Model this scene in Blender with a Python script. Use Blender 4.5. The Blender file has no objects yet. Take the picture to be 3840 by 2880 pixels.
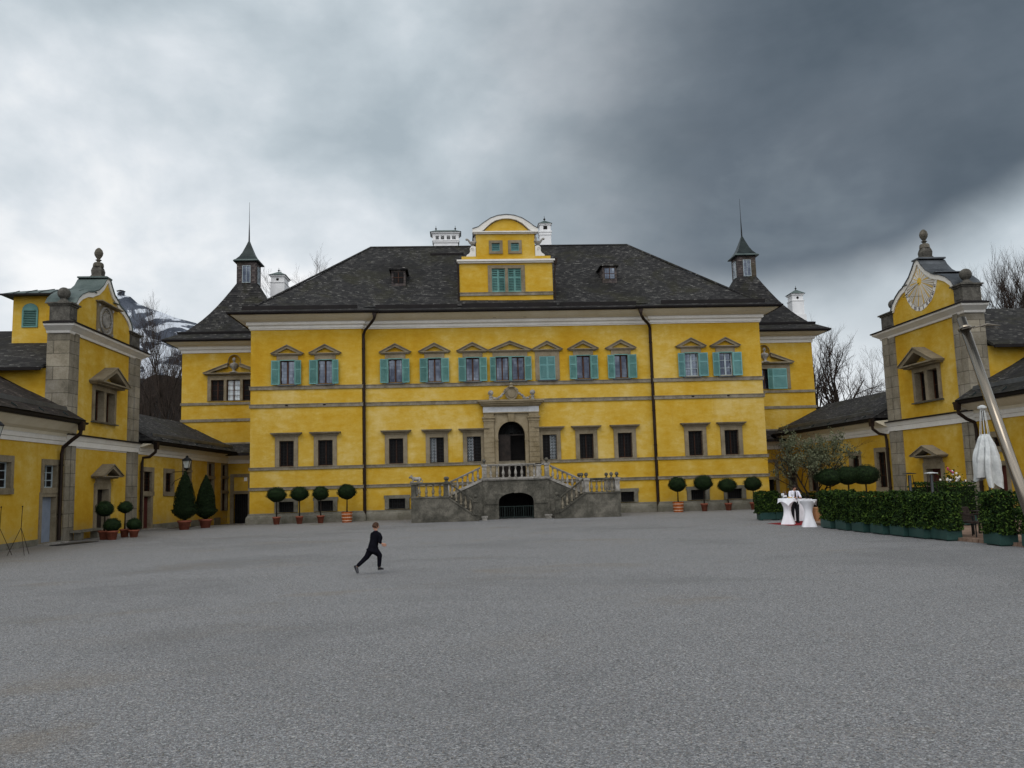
import bpy, bmesh, math, random
from mathutils import Vector, Matrix, noise
import numpy as np
S = bpy.context.scene
COL = S.collection
rad = math.radians
random.seed(7)

# ------------------------------------------------------------------ camera
cam = bpy.data.cameras.new('camera'); co = bpy.data.objects.new('camera', cam); COL.objects.link(co)
yaw, pitch, roll = rad(3.6657), rad(6.745), rad(-1.6326)
fw = Vector((math.sin(yaw)*math.cos(pitch), math.cos(yaw)*math.cos(pitch), math.sin(pitch)))
rt = Vector((math.cos(yaw), -math.sin(yaw), 0)); up = rt.cross(fw)
r2 = rt*math.cos(roll)+up*math.sin(roll); u2 = -rt*math.sin(roll)+up*math.cos(roll)
mw = Matrix((r2, u2, -fw)).transposed().to_4x4(); mw.translation = (0, 0, 2.12)
co.matrix_world = mw
cam.sensor_width = 36; cam.lens = 0.80909*36; cam.clip_start = 0.1; cam.clip_end = 6000
S.camera = co
S.render.resolution_x, S.render.resolution_y = 1024, 768

# ------------------------------------------------------------------ light
SUN_EL, SUN_AZ = rad(52), rad(200)          # azimuth clockwise from +Y: the sun is behind the photographer
sun = bpy.data.lights.new('sun', 'SUN'); sun.energy = 0.8; sun.angle = rad(30); sun.color = (1, 0.96, 0.9)
so = bpy.data.objects.new('sun', sun); COL.objects.link(so)
sd = Vector((math.sin(SUN_AZ)*math.cos(SUN_EL), math.cos(SUN_AZ)*math.cos(SUN_EL), math.sin(SUN_EL)))
so.rotation_euler = sd.to_track_quat('Z', 'Y').to_euler()
S.view_settings.view_transform = 'Standard'; S.view_settings.look = 'None'
S.view_settings.exposure = 0.0; S.view_settings.gamma = 1

W = bpy.data.worlds.new('World'); S.world = W; W.use_nodes = True
nt = W.node_tree; N = nt.nodes; L = nt.links; N.clear()
class NT:
    """tiny node helper"""
    def __init__(s, tree): s.t = tree; s.n = tree.nodes; s.l = tree.links
    def put(s, sock, v):
        if isinstance(v, bpy.types.NodeSocket): s.l.new(v, sock)
        elif v is not None:
            try: sock.default_value = v
            except Exception: sock.default_value = (*v, 1) if len(v) == 3 else v[:3]
    def m(s, op, a, b=None, c=None, clamp=False):
        n = s.n.new('ShaderNodeMath'); n.operation = op; n.use_clamp = clamp
        for i, v in enumerate((a, b, c)):
            if v is not None: s.put(n.inputs[i], v)
        return n.outputs[0]
    def vm(s, op, a, b=None):
        n = s.n.new('ShaderNodeVectorMath'); n.operation = op; s.put(n.inputs[0], a)
        if b is not None: s.put(n.inputs[3 if op == 'SCALE' else 1], b)
        return n.outputs['Value' if op in ('DOT_PRODUCT', 'LENGTH') else 'Vector']
    def noise(s, vec, scale, detail=4, rough=.55, dist=0, out='Fac'):
        n = s.n.new('ShaderNodeTexNoise'); s.put(n.inputs['Vector'], vec)
        n.inputs['Scale'].default_value = scale; n.inputs['Detail'].default_value = detail
        n.inputs['Roughness'].default_value = rough; n.inputs['Distortion'].default_value = dist
        return n.outputs[out]
    def ramp(s, fac, stops, interp='LINEAR'):
        n = s.n.new('ShaderNodeValToRGB'); s.put(n.inputs[0], fac); e = n.color_ramp.elements
        n.color_ramp.interpolation = interp
        while len(e) < len(stops): e.new(.5)
        for i, (p, c) in enumerate(stops):
            e[i].position = p; e[i].color = (c, c, c, 1) if isinstance(c, (int, float)) else (*c, 1)
        return n.outputs[0]
    def mix(s, f, a, b, blend='MIX'):
        n = s.n.new('ShaderNodeMix'); n.data_type = 'RGBA'; n.blend_type = blend
        s.put(n.inputs['Factor'], f); s.put(n.inputs['A'], a); s.put(n.inputs['B'], b)
        return n.outputs['Result']
    def map(s, v, a, b, c=0., d=1., smooth=True):
        n = s.n.new('ShaderNodeMapRange'); s.put(n.inputs[0], v)
        n.interpolation_type = 'SMOOTHSTEP' if smooth else 'LINEAR'
        for i, q in enumerate((a, b, c, d)): n.inputs[i+1].default_value = q
        return n.outputs[0]
    def sep(s, v):
        n = s.n.new('ShaderNodeSeparateXYZ'); s.put(n.inputs[0], v); return n.outputs
    def comb(s, x, y, z):
        n = s.n.new('ShaderNodeCombineXYZ')
        for i, v in enumerate((x, y, z)): s.put(n.inputs[i], v)
        return n.outputs[0]
t = NT(nt)
tc = N.new('ShaderNodeTexCoord'); D = tc.outputs['Generated']
x, y, z = t.sep(D)[:]
sky = N.new('ShaderNodeTexSky'); sky.sky_type = 'NISHITA'; sky.sun_disc = False
sky.sun_elevation = SUN_EL; sky.sun_rotation = SUN_AZ
# clouds: streaky sheet on a plane above, plus one large storm cloud in the north east
zz = t.m('MAXIMUM', z, 0.03)
cx = t.m('DIVIDE', x, t.m('ADD', zz, .25)); cy = t.m('DIVIDE', y, t.m('ADD', zz, .25))
P = t.comb(cx, t.m('MULTIPLY', cy, 1.0), 0)
n1 = t.noise(P, 1.7, 6, .5, .25); n2 = t.noise(P, .8, 4, .5, .1); n3 = t.noise(t.comb(t.m('MULTIPLY', x, 1.1), t.m('MULTIPLY', z, 3.2), y), 2.3, 6, .55, .3)
n4 = t.noise(t.comb(x, t.m('MULTIPLY', z, 1.4), y), 5.0, 6, .52, .2)
# blend the noises
n5 = t.noise(t.comb(x, t.m('MULTIPLY', z, 1.3), y), 2.6, 7, .55, .15)
cl = t.m('ADD', t.m('MULTIPLY', n1, .2), t.m('ADD', t.m('MULTIPLY', n5, .45), t.m('MULTIPLY', n4, .35)))
yy = t.m('MAXIMUM', y, 0.12)
a = t.m('DIVIDE', x, yy); e = t.m('DIVIDE', z, yy)
wob = t.m('SUBTRACT', t.noise(t.comb(a, e, 0), 2.2, 5, .55, .3), .5)
wob2 = t.m('SUBTRACT', t.m('ADD', t.m('MULTIPLY', n3, .5), t.m('MULTIPLY', n5, .5)), .5)
# storm mask: inside a tilted band, right of a soft border
lower = t.m('ADD', t.m('MULTIPLY', t.m('POWER', t.m('MAXIMUM', t.m('SUBTRACT', a, .28), 0.), 2.0), .62), .222)
lo = t.map(t.m('ADD', t.m('SUBTRACT', e, lower), t.m('MULTIPLY', wob, .12)), -.05, .045)
le = t.map(t.m('ADD', t.m('ADD', a, t.m('MULTIPLY', wob, .35)), t.m('MULTIPLY', t.m('SUBTRACT', e, .4), -.05)), -.08, .36)
storm = t.m('MULTIPLY', lo, le)
back = t.map(y, -.2, .15)
storm = t.m('MULTIPLY', storm, back)
light = t.ramp(cl, [(.36, (.40, .47, .52)), (.45, (.55, .62, .67)), (.53, (.74, .79, .835)), (.60, (.98, .99, 1.0))])
# the gap of bright sky low on the horizon
hz = t.map(e, .02, .34, 1, 0)
light = t.mix(t.m('MULTIPLY', hz, .6), light, (.93, .95, .97))
darkc = t.ramp(t.m('ADD', t.m('MULTIPLY', wob2, 1.4), t.m('ADD', t.m('MULTIPLY', wob, .9), .5)), [(.25, (.070, .095, .122)), (.5, (.115, .145, .178)), (.8, (.23, .275, .31))])
cloud = t.mix(t.m('MULTIPLY', storm, .97), light, darkc)
# brighter broken sky behind the photographer (south)
south = t.map(y, .25, -.75)
cloud = t.mix(south, cloud, t.ramp(cl, [(.38, (.62, .68, .78)), (.5, (1.15, 1.2, 1.27)), (.62, (2.0, 2.0, 2.0))]))
SB = .1
cloud10 = t.vm('SCALE', cloud, 1/SB)
full = t.mix(.97, sky.outputs[0], cloud10)
bg = N.new('ShaderNodeBackground'); L.new(full, bg.inputs[0]); bg.inputs[1].default_value = SB
out = N.new('ShaderNodeOutputWorld'); L.new(bg.outputs[0], out.inputs[0])

# ------------------------------------------------------------------ materials
def mat(name, color, rough=.85, metal=0., spec=.3):
    m = bpy.data.materials.new(name); m.use_nodes = True
    b = m.node_tree.nodes['Principled BSDF']; t = NT(m.node_tree)
    b.inputs['Roughness'].default_value = rough; b.inputs['Metallic'].default_value = metal
    b.inputs['Specular IOR Level'].default_value = spec
    t.put(b.inputs['Base Color'], (*color, 1) if color else None)
    g = m.node_tree.nodes.new('ShaderNodeNewGeometry'); tc = m.node_tree.nodes.new('ShaderNodeTexCoord')
    t.pos = g.outputs['Position']; t.uv = tc.outputs['UV']; t.obj = tc.outputs['Object']; t.b = b; t.geo = g
    return m, t
def bump(t, h, strength=.3, dist=.02):
    n = t.n.new('ShaderNodeBump'); n.inputs['Strength'].default_value = strength; n.inputs['Distance'].default_value = dist
    t.put(n.inputs['Height'], h); t.l.new(n.outputs[0], t.b.inputs['Normal'])
def mottled(name, c1, c2, scale=1.5, rough=.85, metal=0., fine=25, bs=.3, bd=.01, spec=.15, coord='pos', lo=.35, hi=.65):
    m, t = mat(name, None, rough, metal, spec); v = getattr(t, coord)
    a = t.noise(v, scale, 6, .6); f = t.noise(v, fine, 4, .6)
    k = t.m('ADD', t.m('MULTIPLY', a, .7), t.m('MULTIPLY', f, .3))
    t.put(t.b.inputs['Base Color'], t.ramp(k, [(lo, c1), (hi, c2)])); bump(t, f, bs, bd)
    return m

M = {}
def plaster(name, weather=1.):
    m, t = mat(name, None, .92, 0, .15)
    p = t.pos; X, Y, Z = t.sep(p)[:]
    st = t.vm('MULTIPLY', p, (1, 1, .55))
    big = t.noise(st, .42, 5, .58, .15); mid = t.noise(t.vm('MULTIPLY', p, (1, 1, 2.0)), 1.5, 7, .7, .15); fine = t.noise(p, 9, 6, .7)
    # pale lime wash showing through in patches, most of it on the middle storey
    zone = t.m('MULTIPLY', t.map(Z, 3.3, 4.0), t.map(Z, 10.2, 7.2))
    k = t.m('ADD', t.m('SUBTRACT', t.m('ADD', t.m('MULTIPLY', big, .72), t.m('MULTIPLY', mid, .52)), .11), t.m('MULTIPLY', zone, .07*weather))
    k = t.m('ADD', k, t.m('MULTIPLY', fine, .06))
    col = t.ramp(k, [(.34, (.425, .228, .012)), (.49, (.485, .290, .024)), (.61, (.525, .345, .056)), (.76, (.59, .44, .15))])
    # faint vertical run marks and grime specks
    run = t.noise(t.vm('MULTIPLY', p, (3.2, 3.2, .12)), 1.0, 5, .7)
    col = t.mix(t.map(run, .56, .75, 0, .28), col, (.40, .22, .02))
    col = t.mix(t.map(t.noise(p, 3.3, 8, .8), .60, .8, 0, .3*weather), col, (.66, .52, .24))
    col = t.mix(t.m('MULTIPLY', t.map(Z, 1.1, .3), t.map(mid, .4, .6, .1, .5)), col, (.30, .23, .10))
    t.put(t.b.inputs['Base Color'], col)
    bump(t, t.m('ADD', t.noise(t.vm('MULTIPLY', p, (1, 1, 2)), 3.0, 6, .65, .2), t.m('MULTIPLY', fine, .4)), .45, .035)
    return m
M['yellow'] = plaster('ochre_plaster'); M['yellow2'] = plaster('ochre_plaster_even', .45)
def stone(name, c1, c2, c3, sc=1.1, bd=.012, course=None):
    m, t = mat(name, None, .9, 0, .2)
    p = t.pos
    k = t.noise(p, sc, 7, .68, .3); f = t.noise(p, 14, 5, .7)
    col = t.ramp(t.m('ADD', t.m('MULTIPLY', k, .7), t.m('MULTIPLY', f, .3)), [(.36, c1), (.5, c2), (.66, c3)])
    sp = t.noise(p, 30, 3, .6); col = t.mix(t.map(sp, .62, .72, 0, .5), col, tuple(min(1, q*1.7) for q in c3))
    h = f
    if course:
        u = t.sep(t.uv)[:]; br = t.n.new('ShaderNodeTexBrick'); t.put(br.inputs['Vector'], t.uv)
        br.offset = .5; br.inputs['Scale'].default_value = 1; br.inputs['Mortar Size'].default_value = .014
        br.inputs['Brick Width'].default_value = course[0]; br.inputs['Row Height'].default_value = course[1]
        br.inputs['Color1'].default_value = (.82, .82, .82, 1); br.inputs['Color2'].default_value = (1.12, 1.1, 1.05, 1); br.inputs['Mortar'].default_value = (.35, .34, .33, 1)
        col = t.mix(1, col, br.outputs['Color'], 'MULTIPLY'); h = t.m('SUBTRACT', f, t.m('MULTIPLY', br.outputs['Fac'], 1.5))
    t.put(t.b.inputs['Base Color'], col); bump(t, h, .5, bd)
    return m
M['trim'] = stone('trim_stone', (.13, .105, .065), (.20, .165, .11), (.27, .23, .165))
M['band'] = stone('band_stone', (.12, .10, .07), (.19, .165, .12), (.28, .25, .2), 2.2)
M['ashlar'] = stone('ashlar_stone', (.13, .115, .085), (.22, .195, .15), (.31, .285, .235), .9, .012, (1.6, .62))
M['portal'] = stone('portal_stone', (.16, .125, .07), (.235, .19, .12), (.29, .245, .165), 1.3)
M['grey'] = stone('old_grey_stone', (.035, .034, .028), (.085, .08, .065), (.19, .175, .145), 1.5, .03)
M['finial'] = stone('dark_finial_stone', (.05, .045, .035), (.10, .09, .07), (.18, .16, .13), 2.5)
M['balus'] = stone('weathered_white_stone', (.11, .10, .08), (.25, .235, .21), (.42, .40, .37), 2.2)
M['darkstone'] = stone('dark_lichen_stone', (.035, .033, .028), (.075, .07, .06), (.15, .14, .12), 2.5, .03)
M['marble'] = mottled('grey_white_marble', (.36, .37, .38), (.52, .53, .54), 3)
M['base'] = stone('plinth_stone', (.09, .085, .06), (.15, .14, .11), (.22, .205, .17), 1.4, .02)
M['white'] = mottled('white_lime_plaster', (.60, .575, .52), (.72, .70, .655), .8, .9, fine=8)
M['cove'] = mottled('cream_cove_plaster', (.55, .49, .36), (.66, .61, .49), .6, .9, fine=6)
M['chimwhite'] = mottled('chimney_whitewash', (.68, .68, .68), (.80, .80, .80), 1.5)
def vary(m, lo=.82, hi=1.15):
    tt = NT(m.node_tree); b = m.node_tree.nodes['Principled BSDF']; src = b.inputs['Base Color'].links[0].from_socket
    oi = m.node_tree.nodes.new('ShaderNodeObjectInfo'); k = tt.map(oi.outputs['Random'], 0, 1, lo, hi, False)
    tt.put(b.inputs['Base Color'], tt.vm('SCALE', src, k)); return m
M['shutter'] = mottled('green_painted_wood', (.085, .215, .195), (.155, .305, .28), 2.2, .55, fine=18, bd=.004)
M['shutter2'] = mottled('bluish_painted_wood', (.12, .285, .28), (.18, .35, .345), 2.2, .55, fine=18, bd=.004)
vary(M['shutter']); vary(M['shutter2'])
M['brownwood'] = mottled('brown_window_wood', (.035, .014, .008), (.085, .035, .018), 4, .5)
M['bluewood'] = mottled('pale_blue_window_wood', (.30, .36, .38), (.42, .48, .50), 4, .5)
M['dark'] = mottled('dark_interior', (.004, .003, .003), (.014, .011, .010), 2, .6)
M['doorwood'] = mottled('dark_door_wood', (.010, .008, .007), (.03, .022, .018), 3, .5)
M['bluedoor'] = mottled('pale_grey_blue_door_paint', (.17, .20, .25), (.22, .255, .31), 3, .5)
M['reddoor'] = mottled('dark_red_door_paint', (.05, .012, .010), (.09, .022, .018), 3, .5)
M['iron'] = mottled('black_iron', (.008, .009, .010), (.022, .024, .025), 6, .5, .4)
M['greeniron'] = mottled('green_grey_iron', (.010, .018, .016), (.025, .036, .032), 6, .5, .2)
M['gutter'] = mottled('dark_brown_copper_sheet', (.006, .005, .005), (.013, .010, .010), 2, .6, 0., spec=.15)
M['pipe'] = mottled('brown_copper_pipe', (.012, .008, .006), (.032, .020, .015), 2, .5, .2)
M['copper'] = mottled('verdigris_copper', (.045, .065, .062), (.125, .155, .145), .9, .6, .1)
M['copperdark'] = mottled('dark_copper', (.008, .012, .013), (.03, .042, .04), 1.3, .42, .2)
M['flash'] = mottled('grey_sheet_metal', (.05, .055, .06), (.12, .13, .14), 1.3, .4, .5)
M['terracotta'] = mottled('terracotta', (.17, .05, .03), (.28, .095, .06), 5, .85)
M['tub'] = mottled('orange_painted_tub_wood', (.24, .055, .012), (.36, .10, .022), 6, .5)
M['tubband'] = mottled('tub_band', (.45, .3, .22), (.6, .45, .36), 6, .5)
M['bark'] = mottled('bark', (.014, .010, .008), (.035, .027, .021), 4, .95, fine=20)
M['bark2'] = mottled('pale_twig_bark', (.028, .020, .016), (.06, .046, .038), 4, .95, fine=20)
M['planter'] = mottled('green_planter_paint', (.016, .045, .040), (.035, .075, .066), 1.5, .5)
M['linen'] = mottled('white_linen', (.76, .76, .80), (.84, .84, .88), 3, .8, fine=12, bd=.005)
M['canvas'] = mottled('off_white_canvas', (.44, .46, .46), (.62, .64, .63), 3, .85, fine=12, bs=.6)
M['rug'] = mottled('dark_red_carpet', (.16, .008, .012), (.24, .014, .020), 4, .95, fine=60)
M['deck'] = mottled('wooden_deck', (.16, .10, .07), (.28, .20, .15), 3, .8)
M['rattan'] = mottled('dark_brown_rattan', (.018, .013, .011), (.045, .033, .028), 12, .7)
M['box'] = mottled('orange_brown_cardboard', (.24, .115, .05), (.34, .18, .09), 4, .8)
M['glassware'] = mottled('clear_glassware', (.5, .52, .53), (.7, .72, .73), 6, .1, spec=.9)
M['bottle'] = mottled('dark_red_bottle_glass', (.02, .003, .004), (.05, .008, .01), 6, .1, spec=.8)
M['skin'] = mottled('skin', (.42, .22, .15), (.52, .29, .2), 9, .55)
M['hair'] = mottled('brown_hair', (.030, .014, .008), (.07, .034, .018), 30, .6)
M['hairdark'] = mottled('dark_hair', (.012, .008, .006), (.03, .02, .015), 30, .6)
M['suit'] = mottled('black_suit_cloth', (.003, .003, .005), (.008, .008, .012), 9, .95, fine=60, spec=.03)
M['purple'] = mottled('dark_purple_collar_cloth', (.03, .006, .035), (.05, .01, .06), 9, .85)
M['shoe'] = mottled('black_leather', (.008, .008, .009), (.022, .022, .024), 9, .35)
M['sole'] = mottled('grey_shoe_sole', (.05, .05, .055), (.09, .09, .1), 9, .7)
M['shirt'] = mottled('white_shirt_cloth', (.66, .66, .76), (.78, .78, .86), 9, .8)
M['trouser'] = mottled('black_trouser_cloth', (.007, .008, .010), (.016, .017, .02), 9, .85)
M['lampglass'] = mottled('lantern_glass', (.35, .38, .36), (.55, .58, .56), 5, .15, spec=.8)
M['flowerw'] = mottled('white_petals', (.6, .58, .55), (.8, .78, .74), 20, .7)
M['flowerp'] = mottled('pink_petals', (.35, .03, .08), (.5, .08, .16), 20, .7)
M['signwhite'] = mottled('white_enamel_sign', (.7, .7, .7), (.78, .78, .78), 5, .4)

m, t = mat('stainless_steel', (.24, .21, .17), .24, 1.0); bump(t, t.noise(t.pos, 3, 3, .5), .05, .01); M['steel'] = m

def glass(name, base, rough=.06, paneb=.25, dark=(.01, .012, .014), metal=.0, spec=.9):
    m, t = mat(name, None, rough, 0, spec)
    br = t.n.new('ShaderNodeTexBrick'); t.put(br.inputs['Vector'], t.uv); br.offset = 0
    br.inputs['Scale'].default_value = 1; br.inputs['Brick Width'].default_value = .19; br.inputs['Row Height'].default_value = .2
    br.inputs['Mortar Size'].default_value = .006; br.inputs['Color1'].default_value = (0, 0, 0, 1); br.inputs['Color2'].default_value = (1, 1, 1, 1)
    br.inputs['Mortar'].default_value = (.5, .5, .5, 1)
    v = t.noise(t.pos, 1.1, 2, .5)
    t.put(t.b.inputs['Base Color'], t.mix(br.outputs['Fac'], t.mix(t.ramp(v, [(.4, 0.), (.65, 1.)]), dark, base), (.02, .02, .02)))
    t.put(t.b.inputs['Metallic'], metal)
    h = t.m('ADD', t.m('MULTIPLY', t.sep(br.outputs['Color'])[0], 1.), t.noise(t.pos, 6.5, 2, .5))
    # every pane sits at its own small angle
    wn = t.n.new('ShaderNodeTexWhiteNoise'); wn.noise_dimensions = '3D'
    q = t.vm('FLOOR', t.vm('MULTIPLY', t.uv, (1/.19, 1/.2, 1))); t.put(wn.inputs['Vector'], q)
    tilt = t.vm('SCALE', t.vm('SUBTRACT', wn.outputs['Color'], (.5, .5, .5)), paneb)
    nn = t.vm('NORMALIZE', t.vm('ADD', t.geo.outputs['Normal'], tilt)); t.l.new(nn, t.b.inputs['Normal'])
    return m
M['glass'] = glass('leaded_window_glass', (.13, .15, .18), .06, .11, (.045, .055, .08), .75)
M['glassdark'] = glass('dark_window_glass', (.007, .0045, .004), .4, .03, (.004, .003, .003), 0, .12)
M['glasslight'] = glass('lit_look_glass', (.62, .68, .72), .3, .08, (.5, .56, .60))  # brightness of the lit panes is put into their pale base colour

# shingle roof: rows of wooden shakes, individual greys, pale lichen edges, mossy stains
def shingles(name, tint=(1, 1, 1), dash=.75):
    m, t = mat(name, None, .92, 0, .12)
    jig = t.noise(t.uv, 1.6, 3, .6, 0, 'Color')
    uv = t.vm('ADD', t.uv, t.vm('MULTIPLY', t.vm('SUBTRACT', jig, (.5, .5, .5)), (.2, .045, 0)))
    def brick(bw, rh, off):
        br = t.n.new('ShaderNodeTexBrick'); t.put(br.inputs['Vector'], uv); br.offset = off
        for k, v in (('Scale', 1), ('Mortar Size', .010), ('Brick Width', bw), ('Row Height', rh)): br.inputs[k].default_value = v
        br.inputs['Color1'].default_value = (0, 0, 0, 1); br.inputs['Color2'].default_value = (1, 1, 1, 1); br.inputs['Mortar'].default_value = (0, 0, 0, 1)
        return br
    RH = .19; br = brick(.24, RH, .43); rnd = t.sep(br.outputs['Color'])[0]
    row = t.m('FRACT', t.m('DIVIDE', t.sep(uv)[1], RH))            # 0 at the butt of each course
    patch = t.noise(t.pos, .45, 6, .65, .5); pale = t.noise(t.vm('MULTIPLY', t.uv, (2.4, 6, 1)), 1.0, 3, .75)
    col = t.ramp(rnd, [(0, (.014, .014, .015)), (.6, (.030, .029, .029)), (1, (.052, .050, .048))])
    col = t.mix(t.map(row, .0, .22, .55, 0), col, (.12, .115, .105))
    d = t.m('MULTIPLY', t.map(pale, .52, .62), t.m('MULTIPLY', t.map(row, .45, .05), t.map(rnd, .35, .8)))
    col = t.mix(t.m('MULTIPLY', d, dash), col, (.42, .41, .37))
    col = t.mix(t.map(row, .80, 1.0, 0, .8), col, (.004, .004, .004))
    col = t.mix(t.m('MULTIPLY', t.map(patch, .48, .66), .55), col, (.032, .031, .017))
    col = t.mix(t.m('MULTIPLY', t.map(t.noise(t.pos, .22, 5, .6), .48, .66), .6), col, (.014, .0135, .014))
    col = t.mix(1, col, (*tint, 1), 'MULTIPLY')
    t.put(t.b.inputs['Base Color'], col)
    bump(t, t.m('ADD', t.m('SUBTRACT', 1, row), t.m('ADD', t.m('MULTIPLY', pale, .4), t.m('MULTIPLY', rnd, .3))), .8, .03)
    return m
M['shingle'] = shingles('weathered_shingles'); M['shingle2'] = shingles('brown_shingles', (.95, .80, .72))
M['shinglewall'] = shingles('wall_shingles', (2.3, 2.0, 1.95), .2)

def leafmat(name, cols, spec=.35):
    m, t = mat(name, None, .75, 0, .12)
    wn = t.n.new('ShaderNodeTexWhiteNoise'); wn.noise_dimensions = '3D'
    t.put(wn.inputs['Vector'], t.vm('SCALE', t.geo.outputs['True Normal'], 37.0))
    k = t.m('ADD', t.m('MULTIPLY', wn.outputs['Value'], .6), t.m('MULTIPLY', t.noise(t.pos, 3.5, 3, .5), .4))
    t.put(t.b.inputs['Base Color'], t.ramp(k, [(i/(len(cols)-1)*.7+.15, c) for i, c in enumerate(cols)]))
    return m
M['box_leaf'] = leafmat('boxwood_leaves', [(.003, .008, .003), (.009, .021, .006), (.022, .042, .011)])
M['hedge_leaf'] = leafmat('hedge_leaves', [(.002, .007, .002), (.007, .020, .004), (.020, .046, .007), (.10, .16, .025)])
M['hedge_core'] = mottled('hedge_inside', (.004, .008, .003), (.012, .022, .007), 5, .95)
M['olive_leaf'] = leafmat('olive_leaves', [(.045, .055, .03), (.10, .11, .06), (.17, .18, .11)])
M['cone_leaf'] = leafmat('yew_leaves', [(.003, .007, .003), (.007, .016, .004), (.016, .030, .008)])

# gravel
m, t = mat('gravel', None, .93, 0, .2)
p = t.pos
vo = t.n.new('ShaderNodeTexVoronoi'); t.put(vo.inputs['Vector'], p); vo.inputs['Scale'].default_value = 88; vo.inputs['Randomness'].default_value = 1
vc = t.sep(vo.outputs['Color'])[:]
vo2 = t.n.new('ShaderNodeTexVoronoi'); t.put(vo2.inputs['Vector'], p); vo2.inputs['Scale'].default_value = 46
vc2 = t.sep(vo2.outputs['Color'])[:]
tone = t.m('ADD', t.m('MULTIPLY', vc[0], .62), t.m('MULTIPLY', t.noise(p, 90, 4, .7), .38))
col = t.ramp(tone, [(.14, (.04, .04, .042)), (.30, (.168, .172, .178)), (.6, (.285, .292, .302)), (.84, (.52, .52, .515))])
col = t.mix(t.map(vc[1], .82, .95, 0, .55), col, (.30, .225, .155))
col = t.mix(t.map(vc2[0], .93, .99, 0, .6), col, (.62, .60, .57))
col = t.mix(t.map(vc2[1], .94, .99, 0, .7), col, (.045, .04, .04))
st = t.noise(t.vm('MULTIPLY', p, (.55, 1.2, 1)), .33, 6, .62, .8)
col = t.mix(t.map(st, .54, .72, 0, .38), col, (.25, .195, .13))
X_, Y_, Z_ = t.sep(p)[:]
dirt = t.m('MAXIMUM', t.map(X_, -12.5, -17.5), t.map(Y_, 46.5, 51.5)); dirt = t.m('MULTIPLY', dirt, t.map(st, .35, .6, .45, 1))
col = t.mix(t.m('MULTIPLY', dirt, .5), col, (.215, .185, .14))
wet = t.noise(t.vm('MULTIPLY', p, (.7, 1, 1)), .16, 5, .6, .5)
col = t.mix(t.map(wet, .47, .66, 0, .34), col, (.12, .12, .122))
col = t.mix(t.map(t.noise(p, .8, 6, .7), .45, .7, 0, .18), col, (.36, .36, .355))
col = t.mix(t.map(t.noise(p, 26, 3, .6), .42, .60, .38, 0), col, (.07, .07, .072))
t.put(t.b.inputs['Base Color'], col)
bump(t, t.m('ADD', t.m('MULTIPLY', vo.outputs['Distance'], -1.2), t.m('MULTIPLY', t.noise(p, 120, 3, .6), .5)), .75, .016)
M['gravel'] = m

m, t = mat('rock_and_snow', None, .95, 0, .1)
p = t.pos; zc = t.sep(p)[2]
nz = t.noise(p, .012, 7, .68, .6); slope = t.sep(t.geo.outputs['Normal'])[2]
k = t.m('ADD', t.noise(t.vm('MULTIPLY', p, (1, .6, 1.7)), .028, 7, .66, .8), t.m('MULTIPLY', slope, .10))
col = t.ramp(t.noise(p, .03, 8, .7), [(.35, (.045, .055, .075)), (.6, (.11, .125, .155))])
col = t.mix(t.map(k, .565, .60), col, (.66, .70, .76))
t.put(t.b.inputs['Base Color'], col); bump(t, t.noise(p, .02, 8, .75), 1, 12)
M['rock'] = m
M['wood_hill'] = mottled('dark_brown_winter_wood_floor', (.005, .004, .0035), (.014, .011, .009), .4, .98, fine=2.5, bs=1, bd=.5)

# ------------------------------------------------------------------ mesh helpers
def F0(u, d, z): return (u, 52-d, z)
def wall_frame(x0, y0, ang, side, z0=0., slope=0.):
    n = (math.cos(ang), -math.sin(ang)) if side > 0 else (-math.cos(ang), math.sin(ang))
    def f(s, d, z): return (x0+s*math.sin(ang)+d*n[0], y0+s*math.cos(ang)+d*n[1], z+s*slope*(1 if z > .6 else 0))
    return f
def yplane(Y): return lambda u, d, z: (u, Y-d, z)
FL = wall_frame(-18.2, 39.4, -.0151, 1); FR = wall_frame(24.5, 38.0, .0035, -1)
GL = wall_frame(-18.34, 48.4, .1473, 1, 0, -.026); GR = wall_frame(24.53, 46.0, -.0403, -1, 0, -.008)

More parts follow.
